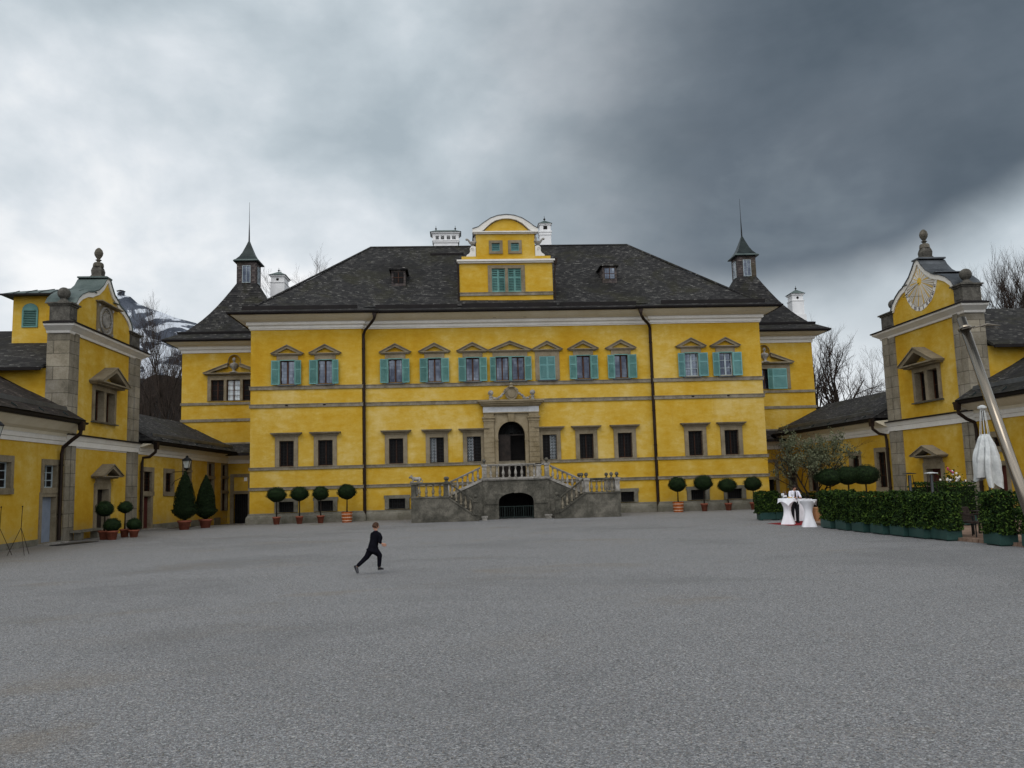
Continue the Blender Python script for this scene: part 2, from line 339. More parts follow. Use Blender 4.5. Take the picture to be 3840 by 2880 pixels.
class MB:
    def __init__(s, F=None): s.v = []; s.f = []; s.F = F or (lambda x, y, z: (x, y, z))
    def pts(s, P): i = len(s.v); s.v += [s.F(*q) for q in P]; return i
    def face(s, P): i = s.pts(P); s.f.append(list(range(i, i+len(P)))); return s
    def box(s, a0, a1, b0, b1, c0, c1):
        i = s.pts([(a, b, c) for c in (c0, c1) for b in (b0, b1) for a in (a0, a1)])
        for q in ((0, 1, 3, 2), (4, 6, 7, 5), (0, 4, 5, 1), (2, 3, 7, 6), (0, 2, 6, 4), (1, 5, 7, 3)): s.f.append([i+k for k in q])
        return s
    def hexa(s, P):
        i = s.pts(P)
        for q in ((0, 1, 2, 3), (4, 7, 6, 5), (0, 4, 5, 1), (1, 5, 6, 2), (2, 6, 7, 3), (3, 7, 4, 0)): s.f.append([i+k for k in q])
        return s
    def prism(s, poly, d0, d1, axis='d'):
        """poly in (u, z), extruded along d (or poly in (d, z) extruded along u when axis='u', or (u, d) along z)"""
        k = len(poly)
        if axis == 'd': A = [(p[0], d0, p[1]) for p in poly]; B = [(p[0], d1, p[1]) for p in poly]
        elif axis == 'u': A = [(d0, p[0], p[1]) for p in poly]; B = [(d1, p[0], p[1]) for p in poly]
        else: A = [(p[0], p[1], d0) for p in poly]; B = [(p[0], p[1], d1) for p in poly]
        i = s.pts(A+B); s.f.append([i+j for j in range(k)]); s.f.append([i+k+j for j in range(k)][::-1])
        for j in range(k): s.f.append([i+j, i+(j+1) % k, i+k+(j+1) % k, i+k+j])
        return s
    def strip(s, A, B, closed=False):
        k = len(A); i = s.pts(list(A)+list(B))
        for j in range(k if closed else k-1): s.f.append([i+j, i+(j+1) % k, i+k+(j+1) % k, i+k+j])
        return s
    def lathe(s, c, prof, n=12, sq=False, rot=0.):
        i = len(s.v); m = len(prof)
        for r, z in prof:
            for j in range(n):
                a = 2*math.pi*(j+.5)/n+rot
                s.v.append(s.F(c[0]+r*math.cos(a), c[1]+r*math.sin(a), c[2]+z))
        for q in range(m-1):
            for j in range(n): s.f.append([i+q*n+j, i+q*n+(j+1) % n, i+(q+1)*n+(j+1) % n, i+(q+1)*n+j])
        s.f.append([i+j for j in range(n)][::-1]); s.f.append([i+(m-1)*n+j for j in range(n)])
        return s
    def sphere(s, c, r, n=12, sz=1.):
        return s.lathe(c, [(r*math.sin(math.pi*k/(n//2+2)) if 0 < k < n//2+2 else r*.02, -r*sz*math.cos(math.pi*k/(n//2+2))) for k in range(n//2+3)], n)
    def tube(s, P, r, n=6):
        P = [Vector(s.F(*p)) for p in P]; R = r if isinstance(r, (list, tuple)) else [r]*len(P)
        i = len(s.v); up = Vector((0.13, .21, 1)).normalized()
        for k, p in enumerate(P):
            t = (P[min(k+1, len(P)-1)]-P[max(k-1, 0)]).normalized()
            a = t.cross(up)
            if a.length < .1: a = t.cross(Vector((1, 0, 0)))
            a.normalize(); b = t.cross(a)
            for j in range(n):
                w = 2*math.pi*j/n; s.v.append(tuple(p+a*(R[k]*math.cos(w))+b*(R[k]*math.sin(w))))
        for k in range(len(P)-1):
            for j in range(n): s.f.append([i+k*n+j, i+k*n+(j+1) % n, i+(k+1)*n+(j+1) % n, i+(k+1)*n+j])
        s.f.append([i+j for j in range(n)][::-1]); s.f.append([i+(len(P)-1)*n+j for j in range(n)])
        return s
    def sweep(s, path, prof, closed=False):
        """sweep profile [(out, z)] round a ground path [(x, y)] with mitred corners; out is to the right of travel"""
        n = len(path); offs = []
        for k in range(n):
            if closed or 0 < k < n-1: a, b, c = path[k-1], path[k], path[(k+1) % n]
            elif k == 0: a, b, c = None, path[0], path[1]
            else: a, b, c = path[-2], path[-1], None
            ns = []
            for q, w in ((a, b), (b, c)):
                if q is None or w is None: continue
                dx, dy = w[0]-q[0], w[1]-q[1]; l = math.hypot(dx, dy); ns.append((dy/l, -dx/l))
            if len(ns) == 1: offs.append(ns[0])
            else:
                k_ = 1+ns[0][0]*ns[1][0]+ns[0][1]*ns[1][1]; offs.append(((ns[0][0]+ns[1][0])/k_, (ns[0][1]+ns[1][1])/k_))
        rows = [[(path[k][0]+offs[k][0]*o, path[k][1]+offs[k][1]*o, z) for k in range(n)] for o, z in prof]
        i = len(s.v)
        for rw in rows: s.v += rw
        for r in range(len(rows)-1):
            for k in range(n if closed else n-1): s.f.append([i+r*n+k, i+r*n+(k+1) % n, i+(r+1)*n+(k+1) % n, i+(r+1)*n+k])
        return s
    def build(s, name, m, parent=None, smooth=False, recalc=True, uv=True):
        org = parent_origin(parent)
        me = bpy.data.meshes.new(name)
        me.from_pydata([(a-org[0], b-org[1], c-org[2]) for a, b, c in s.v], [], s.f)
        if recalc:
            bm = bmesh.new(); bm.from_mesh(me); bmesh.ops.recalc_face_normals(bm, faces=bm.faces[:]); bm.to_mesh(me); bm.free()
        if uv and len(me.polygons) < 60000: autouv(me)
        me.materials.append(M[m] if isinstance(m, str) else m)
        if smooth: me.polygons.foreach_set('use_smooth', [True]*len(me.polygons))
        o = bpy.data.objects.new(name, me); COL.objects.link(o)
        if parent: o.parent = parent
        o['_org'] = org
        ORG[o.name] = org
        return o
ORG = {}
def parent_origin(p):
    return Vector((0, 0, 0)) if p is None else ORG[p.name]
def autouv(me):
    uvl = me.uv_layers.new(name='UVMap').data
    vs = me.vertices; up = Vector((0, 0, 1))
    for p in me.polygons:
        n = p.normal; h = up.cross(n)
        if h.length < .05: h = Vector((1, 0, 0)); w = Vector((0, 1, 0))
        else: h.normalize(); w = n.cross(h)
        for li in p.loop_indices:
            c = vs[me.loops[li].vertex_index].co; uvl[li].uv = (c.dot(h), c.dot(w))
def tag(o, label, cat, group=None, kind=None):
    if label: o['label'] = label
    if cat: o['category'] = cat
    if group: o['group'] = group
    if kind: o['kind'] = kind
    if '_org' in o: pass
    return o
def thing(name, loc, label, cat, group=None):
    e = bpy.data.objects.new(name, None); e.empty_display_size = .3; COL.objects.link(e); e.location = loc
    ORG[e.name] = Vector(loc)
    return tag(e, label, cat, group)
def copy_thing(src, loc, label, rz=0., sc=1., group=None):
    kids = {}
    for o in list(COL.objects):
        if o.parent: kids.setdefault(o.parent.name, []).append(o)
    def rec(o, par):
        c = o.copy(); COL.objects.link(c); c.parent = par
        if '_org' in c: del c['_org']
        for k in kids.get(o.name, []): rec(k, c)
        return c
    c = rec(src, None); c.location = loc; c.rotation_euler = (0, 0, rz)
    c.scale = sc if isinstance(sc, tuple) else (sc, sc, sc)
    if label: c['label'] = label
    if group: c['group'] = group
    return c

def wall_grid(mb, u0, u1, z0, z1, d, holes, rev=.32):
    """flat wall with rectangular openings and their reveals"""
    us = sorted({u0, u1, *[h[0] for h in holes], *[h[1] for h in holes]}); zs = sorted({z0, z1, *[h[2] for h in holes], *[h[3] for h in holes]})
    us = [u for u in us if u0 <= u <= u1]; zs = [z for z in zs if z0 <= z <= z1]
    for i in range(len(us)-1):
        for j in range(len(zs)-1):
            cu, cz = (us[i]+us[i+1])/2, (zs[j]+zs[j+1])/2
            if any(h[0] < cu < h[1] and h[2] < cz < h[3] for h in holes): continue
            mb.face([(us[i], d, zs[j]), (us[i+1], d, zs[j]), (us[i+1], d, zs[j+1]), (us[i], d, zs[j+1])])
    for a, b, c, e in holes:
        if a >= u0 and b <= u1: mb.strip([(a, d, c), (b, d, c), (b, d, e), (a, d, e)], [(a, d-rev, c), (b, d-rev, c), (b, d-rev, e), (a, d-rev, e)], True)
# ------------------------------------------------------------------ shared building parts
def surround(F, par, u0, u1, z0, z1, fw, top=None, bot=0., d=.09, m='trim', name='window', ears=0., base=0., lining=.19):
    """stone frame; it is the part the panes, hoods and shutters hang under"""
    top = fw if top is None else top; mb = MB(F); base = base
    mb.box(u0-fw, u0, base-.02, d, z0, z1); mb.box(u1, u1+fw, base-.02, d, z0, z1)
    mb.box(u0-fw-ears, u1+fw+ears, base-.02, d, z1, z1+top)
    for a_, b_, c_, e_ in ((u0, u0+.014, z0, z1), (u1-.014, u1, z0, z1), (u0+.014, u1-.014, z1-.014, z1), (u0+.014, u1-.014, z0, z0+.014)): mb.box(a_, b_, -.33 if lining is None else -lining, d-.004, c_, e_)
    if bot: mb.box(u0-fw-ears, u1+fw+ears, base-.02, d+.03, z0-bot, z0)
    return mb.build(name, m, par)
def ped(F, par, c, hw, z0, z1, proj=.34, lift=.14, th=.17, slab=.02):
    """triangular stone pediment standing open over the plaster"""
    mb = MB(F); zb = z0+lift
    mb.prism([(c-hw+.12, z0), (c+hw-.12, z0), (c+hw-.05, z0+lift*.55), (c-hw+.05, z0+lift*.55)], .0, proj*.6)
    mb.prism([(c-hw, z0+lift*.55), (c+hw, z0+lift*.55), (c+hw, zb), (c-hw, zb)], .0, proj)
    h = z1-zb; w = hw; tt = th*math.hypot(w, h)/w
    mb.prism([(c-w, zb+.002), (c, z1), (c, z1-tt), (c-w+tt*w/h, zb+.002)], .0, proj-.003)
    mb.prism([(c+w, zb+.002), (c, z1), (c, z1-tt), (c+w-tt*w/h, zb+.002)], .0, proj-.004)
    # outer crown moulding of the raking sides
    mb.prism([(c-w-.05, zb), (c, z1+.06), (c, z1+.003), (c-w+.01, zb+.003)], .0, proj+.07)
    mb.prism([(c+w+.05, zb), (c, z1+.06), (c, z1+.002), (c+w-.01, zb+.003)], .0, proj+.068)
    return mb.build('pediment', 'trim', par)
def pane(F, par, u0, u1, z0, z1, d, m='glass'):
    return MB(F).face([(u0, d, z0), (u1, d, z0), (u1, d, z1), (u0, d, z1)]).build('pane', m, par)
def bars(F, par, u0, u1, z0, z1, d, nu, nz, w=.03, m='brownwood', name='sash', rim=.055, mull=None):
    mb = MB(F); t = .045
    mb.box(u0, u0+rim, d, d+t, z0, z1); mb.box(u1-rim, u1, d, d+t, z0, z1)
    mb.box(u0+rim, u1-rim, d, d+t, z0, z0+rim); mb.box(u0+rim, u1-rim, d, d+t, z1-rim, z1)
    for k in range(1, nu):
        c = u0+(u1-u0)*k/nu; ww = mull if (mull and k*2 == nu) else w
        mb.box(c-ww/2, c+ww/2, d, d+t*(1.2 if mull else .9), z0+rim, z1-rim)
    for k in range(1, nz):
        c = z0+(z1-z0)*k/nz; mb.box(u0+rim, u1-rim, d, d+t*.8, c-w/2, c+w/2)
    return mb.build(name, m, par)
def leaf(F, par, u0, u1, z0, z1, d, ang=0., hinge=0, m='shutter', slats=True, split=.62, open_=False):
    """louvred shutter leaf, hinged at u0 (hinge 0) or u1 (hinge 1), swung out by ang"""
    w = u1-u0; ca, sa = math.cos(ang), math.sin(ang)
    if hinge == 0: G = lambda u, dd, z: F(u0+u*ca-dd*sa*0, d+dd+u*sa, z)
    else: G = lambda u, dd, z: F(u1-u*ca, d+dd+u*sa, z)
    mb = MB(G); t = .045; r = .055
    mb.box(0, r, 0, t, z0, z1); mb.box(w-r, w, 0, t, z0, z1)
    zm = z0+(z1-z0)*split
    for a, b in ((z0, z0+.08), (zm-.04, zm+.04), (z1-.07, z1)): mb.box(r, w-r, .001, t-.001, a, b)
    if slats:
        for a, b in ((z0+.08, zm-.04), (zm+.04, z1-.07)):
            n = max(2, int((b-a)/(.105 if open_ else .075)))
            for k in range(n):
                zc = a+(b-a)*(k+.5)/n
                mb.prism([(.004, zc-.034), (.012, zc-.042), (t-.004, zc+.02), (t-.012, zc+.028)], r, w-r, 'u')
        if not open_: mb.box(r, w-r, .0, .005, z0+.08, z1-.07)
    return mb.build('shutter', m, par)
def grille(F, par, u0, u1, z0, z1, d, nu, nz, r=.012, name='grille', m='iron'):
    mb = MB(F)
    for k in range(nu): c = u0+(u1-u0)*(k+.5)/nu; mb.box(c-r, c+r, d-r, d+r, z0, z1)
    for k in range(nz): c = z0+(z1-z0)*(k+.5)/nz; mb.box(u0, u1, d-r*.8, d+r*.8, c-r, c+r)
    return mb.build(name, m, par)
def diamond(F, par, u0, u1, z0, z1, d, name='lattice', step=.2):
    mb = MB(F); r = .011; h = step*1.75
    def seg(a, b): mb.tube([(a[0], d, a[1]), (b[0], d, b[1])], r, 4)
    n = int((z1-z0)/h)+3; w = u1-u0
    for sgn in (1, -1):
        k = -12
        for k in range(-14, 30):
            zs = z0+k*h*.5
            # line z = zs + sgn*(u-u0)*h/step
            A = []
            for u in (u0, u1): A.append((u, zs+sgn*(u-u0)*h/step))
            (ua, za), (ub, zb) = A
            if za > zb: (ua, za), (ub, zb) = (ub, zb), (ua, za)
            if zb <= z0 or za >= z1: continue
            def cl(zv): return ua+(ub-ua)*(zv-za)/(zb-za)
            pa = (ua, za) if za >= z0 else (cl(z0), z0); pb = (ub, zb) if zb <= z1 else (cl(z1), z1)
            if abs(pa[1]-pb[1]) > .03: seg(pa, pb)
    return mb.build(name, 'iron', par)

# ------------------------------------------------------------------ palace
PX0, PX1, B1, B2 = -12.94, 19.54, -6.08, 12.45
palace = thing('palace', (3.3, 60, 0), 'long yellow baroque palace with dark shingle roof and curved gable, across the courtyard', 'palace')
FP = [(PX0, 68), (PX0, 52), (B1, 52), (B1, 52.2), (B2, 52.2), (B2, 52), (PX1, 52), (PX1, 68)]
FPo = FP
UP = [(-11.65, -11.14, -10.23, -9.80), (-9.32, -8.8, -7.91, -7.5), (-4.96, -4.45, -3.57, -3.1), (-2.47, -1.97, -1.11, -.62), (-.03, .44, 1.31, 1.77),
      None, (4.93, 5.12, 6.15, 6.34), (7.04, 7.52, 8.4, 8.88), (9.51, 9.97, 10.84, 11.38), (14.03, 14.49, 15.38, 15.98), (16.29, 16.75, 17.61, 18.2)]
LO = [(-11.17, -10.26), (-8.81, -7.89), (-4.47, -3.56), (-1.93, -1.03), (.39, 1.3), (5.16, 6.08), (7.51, 8.42), (9.96, 10.9), (14.46, 15.4), (16.8, 17.74)]
BA = [(-11.18, -10.25), (-8.81, -7.87), (-4.51, -3.48), (9.99, 10.87), (14.43, 15.39), (16.8, 17.74)]
holes = [(w[1], w[2], 8.55, 10.05) for w in UP if w] + [(2.35, 3.16, 8.55, 10.05), (3.36, 4.17, 8.55, 10.05)] + [(a, b, 3.46, 5.04) for a, b in LO] + [(a, b, .65, 1.32) for a, b in BA] + [(2.37, 4.06, 2.43, 6.0)]
mb = MB(F0)
def hs(a, b): return [h for h in holes if a < (h[0]+h[1])/2 < b]
wall_grid(mb, PX0, B1, 0, 12.02, 0, hs(PX0, B1)); wall_grid(mb, B1, B2, 0, 12.02, -.2, hs(B1, B2)); wall_grid(mb, B2, PX1, 0, 12.02, 0, hs(B2, PX1))
for u in (B1, B2): mb.face([(u, 0, 0), (u, -.2, 0), (u, -.2, 12.02), (u, 0, 12.02)])
mb.face([(PX0, 0, 0), (PX0, -16, 0), (PX0, -16, 12.02), (PX0, 0, 12.02)]); mb.face([(PX1, 0, 0), (PX1, -16, 0), (PX1, -16, 12.02), (PX1, 0, 12.02)])
mb.face([(PX0, -16, 0), (PX1, -16, 0), (PX1, -16, 12.02), (PX0, -16, 12.02)])
wall = mb.build('wall', 'yellow', palace, recalc=False)
# dark rooms behind the openings
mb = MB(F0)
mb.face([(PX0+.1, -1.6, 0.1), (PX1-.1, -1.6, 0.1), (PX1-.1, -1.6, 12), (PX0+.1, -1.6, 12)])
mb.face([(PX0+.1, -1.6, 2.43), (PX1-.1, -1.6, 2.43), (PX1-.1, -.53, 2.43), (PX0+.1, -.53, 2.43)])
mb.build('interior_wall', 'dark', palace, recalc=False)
def bandring(z0, z1, o=.07): return MB().sweep(FPo, [(-.02, z0), (o, z0), (o, z1-.03), (o+.03, z1-.028), (o+.03, z1), (-.02, z1+.004)], True)
for z0, z1 in ((8.22, 8.45), (7.1, 7.33), (3.25, 3.44), (2.02, 2.21)): bandring(z0, z1).build('string_course', 'band', palace)
MB().sweep(FPo, [(-.02, .0), (.20, .0), (.20, .30), (.17, .42), (.09, .52), (.08, .60), (-.02, .64)], True).build('plinth', 'base', palace)
MB().sweep(FPo, [(-.02, 12.0), (.07, 12.0), (.07, 12.05), (.12, 12.08), (.12, 12.24), (.19, 12.25), (.25, 12.30), (.25, 12.44), (.33, 12.48)], True).build('cornice', 'white', palace)
MB().sweep(FPo, [(.33, 12.481), (.42, 12.50), (.62, 12.58), (.85, 12.70), (1.02, 12.80)], True).build('cove', 'cove', palace)
def gprof(o, z, r=.09): return [(o+r*(1+math.cos(a)), z+r*math.sin(a)) for a in [math.pi+math.pi*k/6 for k in range(7)]]
MB().sweep(FPo, [(.98, 12.78), (1.02, 12.99)]+gprof(1.0, 12.90, .11)+[(1.22, 12.95), (1.02, 13.0)], True).build('gutter', 'gutter', palace)
RZ, RY0 = 19.57, 60
# roof: shallow skirt, snow board, steep hipped main roof
skirt = MB().sweep(FPo, [(1.06, 12.96), (1.06, 13.0), (0.05, 13.36)], True).build('roof_skirt', 'shingle', palace)
skirt2 = MB(); E0, E1, EY0, EY1 = PX0-.0, PX1+.0, 52.0, 68.
rl, rr = -6.33, 12.82
base = [(E0-.1, EY0-.1, 13.34), (E1+.1, EY0-.1, 13.34), (E1+.1, EY1+.1, 13.34), (E0-.1, EY1+.1, 13.34)]
A, B_, C_, D_ = base; R1, R2 = (rl, RY0, RZ), (rr, RY0, RZ)
def sag(P, Q, R, S_, n=10):                                        # slightly sagging slope, so that the shingles look hand laid
    for i in range(n):
        pass
mbr = MB()
def slope(P, Q, R, S_, nu=24, nv=8, wob=.05):
    P, Q, R, S_ = map(Vector, (P, Q, R, S_)); i0 = len(mbr.v)
    for j in range(nv+1):
        for i in range(nu+1):
            a, b = i/nu, j/nv
            p = (P*(1-a)+Q*a)*(1-b)+(S_*(1-a)+R*a)*b
            w = 0 if j in (0, nv) or i in (0, nu) else noise.noise(p*.35)*wob
            mbr.v.append((p.x, p.y, p.z+w-.10*math.sin(math.pi*b)))
    for j in range(nv):
        for i in range(nu):
            q = i0+j*(nu+1)+i; mbr.f.append([q, q+1, q+nu+2, q+nu+1])
slope(A, B_, R2, R1); slope(B_, C_, R2, R2, 10); slope(C_, D_, R1, R2); slope(D_, A, R1, R1, 10)
roof = mbr.build('roof', 'shingle', palace, recalc=True)
rc = MB().tube([R1, R2], .09, 6); rc.tube([base[0], R1], .08, 5); rc.tube([base[1], R2], .08, 5)
rc.build('ridge_cap', 'shingle', roof)
sb = MB()
for a, b, o in ((PX0-.45, B1-.2, .42), (B1+.9, .0, .42), (.25, 6.3, .5), (6.5, B2-1.0, .42), (B2+.6, PX1+.3, .42)):
    o2 = o if (a < B1 or a > B2) else o-.2
    sb.prism([(o2+.02, 13.10), (o2+.12, 13.08), (o2+.10, 13.44), (o2+.0, 13.46)], a, b, 'u')
MB(); sbm = MB(F0); sbm.v = [F0(*q) for q in sb.v]; sbm.f = sb.f; sbm.build('snow_board', 'gutter', palace)

# upper windows
for k, w in enumerate(UP):
    if w is None: continue
    s0, o0, o1, s1 = w; c = (o0+o1)/2; off = -.2 if B1 < c < B2 else 0.
    F = (lambda off: lambda u, d, z: F0(u, d+off, z))(off)
    closed = k == 6
    win = surround(F, palace, o0, o1, 8.52, 10.05, .26 if closed else .2, .30, 0, .07)
    ped(F, win, c, .98, 10.36, 10.98, .2, .13, .15)
    if closed:
        leaf(F, win, o0, c-.004, 8.53, 10.06, .02, 0, 0, 'shutter2'); leaf(F, win, c+.004, o1, 8.53, 10.06, .02, 0, 1, 'shutter2')
    else:
        pane(F, win, o0, o1, 8.55, 10.05, -.17)
        bars(F, win, o0, o1, 8.55, 10.05, -.16, 2, 1 if k < 9 else 3, .03, 'brownwood' if k < 9 else 'bluewood', mull=.1)
        MB(F).box(o0-.02, o1+.02, .072, .11, 10.03, 10.08).box(o0-.03, o0+.015, .072, .1, 8.55, 10.028).box(o1-.015, o1+.03, .072, .1, 8.55, 10.028).build('shutter_frame', 'shutter', win)
        mm = 'shutter' if k < 7 else 'shutter2' if k > 8 else 'shutter'
        random.seed(k); l1 = leaf(F, win, s0, o0-.03, 8.52, 10.04, .10, rad(random.uniform(3, 12)), 1, mm)
        leaf(F, win, o1+.03, s1, 8.52, 10.04, .10, rad(random.uniform(3, 14)), 0, mm)
    MB(F).box(o0-.12, o1+.12, .0, .17, 8.455, 8.52).build('sill', 'flash', win)
# the double window over the portal
F = lambda u, d, z: F0(u, d-.2, z)
win = surround(F, palace, 2.35, 4.17, 8.52, 10.05, .2, .30, 0, .07)
MB(F).box(3.16, 3.36, -.1, .068, 8.52, 10.048).build('mullion', 'trim', win)
ped(F, win, 3.26, 1.40, 10.36, 11.02, .2, .13, .15)
for o0, o1 in ((2.35, 3.16), (3.36, 4.17)):
    pane(F, win, o0, o1, 8.55, 10.05, -.17); bars(F, win, o0, o1, 8.55, 10.05, -.16, 2, 1, .03, 'brownwood', mull=.09)
MB(F).box(2.33, 4.19, .072, .11, 10.03, 10.08).build('shutter_frame', 'shutter', win)
leaf(F, win, 1.96, 2.33, 8.52, 10.04, .10, rad(9), 1); leaf(F, win, 4.19, 4.62, 8.52, 10.04, .10, rad(13), 0)
leaf(F, win, 3.17, 3.26, 8.52, 10.04, .075, 0, 1, slats=False); leaf(F, win, 3.262, 3.36, 8.52, 10.04, .075, 0, 0, slats=False)
MB(F).box(2.2, 4.3, .0, .17, 8.455, 8.52).build('sill', 'flash', win)
# chandelier glow seen through two of the panes is left out, with no lamps in the rooms
# lower windows
for k, (o0, o1) in enumerate(LO):
    c = (o0+o1)/2; off = -.2 if B1 < c < B2 else 0.
    F = (lambda off: lambda u, d, z: F0(u, d+off, z))(off)
    win = surround(F, palace, o0, o1, 3.445, 5.04, .24, .26, 0, .08)
    mb = MB(F); mb.box(c-.78, c+.78, 0, .13, 5.30, 5.38).box(c-.83, c+.83, 0, .2, 5.38, 5.44).box(c-.92, c+.92, 0, .32, 5.44, 5.50).box(c-.96, c+.96, 0, .36, 5.50, 5.53)
    mb.build('hood', 'trim', win)
    # little ears at the foot of the surround
    if k in (3, 4): x0, x1 = o0+.02, c-.02; lt = (x0, x1)
    elif k == 5: x0, x1 = c+.02, o1-.02; lt = (x0, x1)
    else: lt = None
    if lt:
        pane(F, win, lt[0], lt[1], 3.5, 5.0, -.20, 'glasslight'); diamond(F, win, lt[0], lt[1], 3.5, 5.0, -.18)
        rest = (x1+.02, o1) if k != 5 else (o0, x0-.02)
        pane(F, win, rest[0], rest[1], 3.46, 5.04, -.24, 'glassdark')
        mb = MB(F); mb.box(lt[0]-.02, lt[0]+.015, -.21, -.17, 3.5, 5.0).box(lt[1]-.015, lt[1]+.02, -.21, -.17, 3.5, 5.0); mb.build('casement', 'brownwood', win)
    else:
        pane(F, win, o0, o1, 3.46, 5.04, -.24, 'glassdark')
        bars(F, win, o0, o1, 3.46, 5.04, -.235, 2, 1, .02, 'brownwood', mull=.07)
    grille(F, win, o0, o1, 3.46, 5.04, -.10, 5, 8, .009)
for k, (o0, o1) in enumerate(BA):
    c = (o0+o1)/2; off = -.2 if B1 < c < B2 else 0.
    F = (lambda off: lambda u, d, z: F0(u, d+off, z))(off)
    win = surround(F, palace, o0, o1, .66, 1.32, .24, .2, 0, .10, 'base', 'basement_window', .05)
    pane(F, win, o0, o1, .65, 1.32, -.28, 'dark'); grille(F, win, o0, o1, .65, 1.32, -.05, 7, 3, .01)
# vents in the string course and rafters holes under the eaves
mb = MB(F0)
for u in (-10.72, -8.4, 14.9, 17.2): mb.box(u-.08, u+.08, .07, .104, 7.2, 7.27)
mb.box(2.22, 2.42, -.0, .30, 12.52, 12.62).box(4.15, 4.35, .0, .30, 12.52, 12.62)
mb.build('wall_vent', 'dark', palace)

# downpipes with hoppers
def downpipe(F, par, P, r=.075, hop=None, z_end=.25, name='downpipe'):
    mb = MB(F); mb.tube(P+[(P[-1][0], P[-1][1], z_end)], r, 8)
    if hop: u, d, z = hop; mb.lathe((0, 0, 0), [(0, 0), (0, 0)], 3) if False else None; mb.prism([(u-.15, z+.2), (u+.15, z+.2), (u+.12, z), (u+.08, z-.2), (u-.08, z-.2), (u-.12, z)], d-.12, d+.12)
    for z in [P[-1][2]-.5-k*2.2 for k in range(int((P[-1][2]-.8)/2.2)+1)]:
        if z > z_end: mb.lathe((P[-1][0], P[-1][1], z), [(r+.02, -.04), (r+.02, .04)], 8)
    return mb.build(name, 'pipe', par)
downpipe(F0, palace, [(-5.17, .98, 12.72), (-5.19, .95, 12.45), (-5.35, .75, 12.28), (-5.85, .2, 11.85), (-5.96, .02, 11.6), (-5.96, .0, 11.2)], .09, (-5.17, 1.0, 12.72), .1)
downpipe(F0, palace, [(11.57, .98, 12.72), (11.6, .95, 12.4), (11.8, .7, 12.2), (12.22, .2, 11.95), (12.33, .05, 11.7), (12.33, .0, 11.3)], .09, (11.57, 1.0, 12.72), .1)

# curved central gable
gable = MB(yplane(52.6))
Fg = yplane(52.6)
def wall_poly(mb, poly, d0, d1): mb.prism(poly, d0, d1)
gz = [(.16, 13.7), (6.22, 13.7), (6.22, 16.3), (.16, 16.3)]
mb = MB(Fg)
gh = [(2.24, 3.11, 14.37, 15.95), (3.31, 4.17, 14.37, 15.95), (2.29, 2.84, 17.08, 17.65), (3.54, 4.09, 17.08, 17.65)]
wall_grid(mb, .16, 6.22, 13.6, 16.28, 0, gh[:2], .2)
wall_grid(mb, 1.27, 5.12, 16.5, 18.26, -.02, gh[2:], .2)
mb.prism([(.32, 16.5), (6.12, 16.5), (6.12, 16.74), (.32, 16.74)], -.1, .08)
arc = [(1.72+2.98*.5*(1-math.cos(math.pi*k/14)), 18.36+.93*math.sin(math.pi*k/14)**.9) for k in range(15)]
mb.prism([(1.8, 18.36)]+[(1.75+3.07*(k/16), 18.37+.90*math.sin(math.pi*k/16)**.85) for k in range(17)], -.3, -.04)
gb = mb.build('gable', 'yellow2', palace, recalc=False)
# sides and the roof behind, one body of the same outline
prof_out = [(1.09, 18.42), (1.09, 18.60), (1.3, 18.66), (1.58, 18.80), (1.85, 19.04)]+[(1.85+2.72*k/12, 19.04+.50*math.sin(math.pi*k/12)) for k in range(1, 12)]+[(4.57, 19.04), (4.84, 18.80), (5.1, 18.66), (5.33, 18.60), (5.33, 18.42)]
mb = MB(Fg); mb.prism([(.14, 13.5), (.14, 16.5), (1.25, 16.72), (1.25, 18.3)]+prof_out[1:-1]+[(5.14, 18.3), (5.14, 16.72), (6.24, 16.5), (6.24, 13.5)], -7.4, -.34)
mb.build('gable_roof', 'gutter', gb)
mb = MB(Fg)
mb.box(.05, 6.33, -.3, .16, 16.28, 16.38); mb.box(.0, 6.38, -.3, .26, 16.38, 16.50)
mb.box(1.13, 5.27, -.3, .10, 18.24, 18.32); mb.box(1.06, 5.36, -.3, .2, 18.32, 18.40)
inner = [(1.62, 18.40), (1.80, 18.52), (2.0, 18.72), (2.25, 18.95), (2.6, 19.15), (3.0, 19.25), (3.29, 19.27), (3.6, 19.25), (3.98, 19.15), (4.33, 18.95), (4.58, 18.72), (4.78, 18.52), (4.96, 18.40)]
outer = [(1.06, 18.40), (1.06, 18.58), (1.45, 18.70), (1.78, 18.97), (2.25, 19.28), (2.75, 19.46), (3.29, 19.52), (3.83, 19.46), (4.33, 19.28), (4.8, 18.97), (5.1, 18.72), (5.36, 18.58), (5.36, 18.40)]
for k in range(len(inner)-1): mb.prism([inner[k], inner[k+1], outer[k+1], outer[k]], -.3, .12)
mb.build('gable_moulding', 'white', gb)
mb = MB(Fg)
for k in range(1, len(outer)-2): mb.prism([outer[k], outer[k+1], (outer[k+1][0], outer[k+1][1]+.04), (outer[k][0], outer[k][1]+.04)], -.3, .16)
mb.build('gable_flashing', 'flash', gb)
for o0, o1, a, b in gh[2:]:
    w = surround(Fg, gb, o0, o1, a, b, .17, .17, .16, .03, 'trim', 'louvre_window')
    leaf(Fg, w, o0, o1, a, b, -.12, 0, 0, 'shutter2', True, .98, True); pane(Fg, w, o0, o1, a, b, -.15, 'dark')
w = surround(Fg, gb, 2.24, 4.17, 14.35, 15.95, .24, .2, 0, .05, 'trim', 'gable_window')
MB(Fg).box(3.11, 3.31, -.2, .048, 14.35, 15.948).build('mullion', 'trim', w)
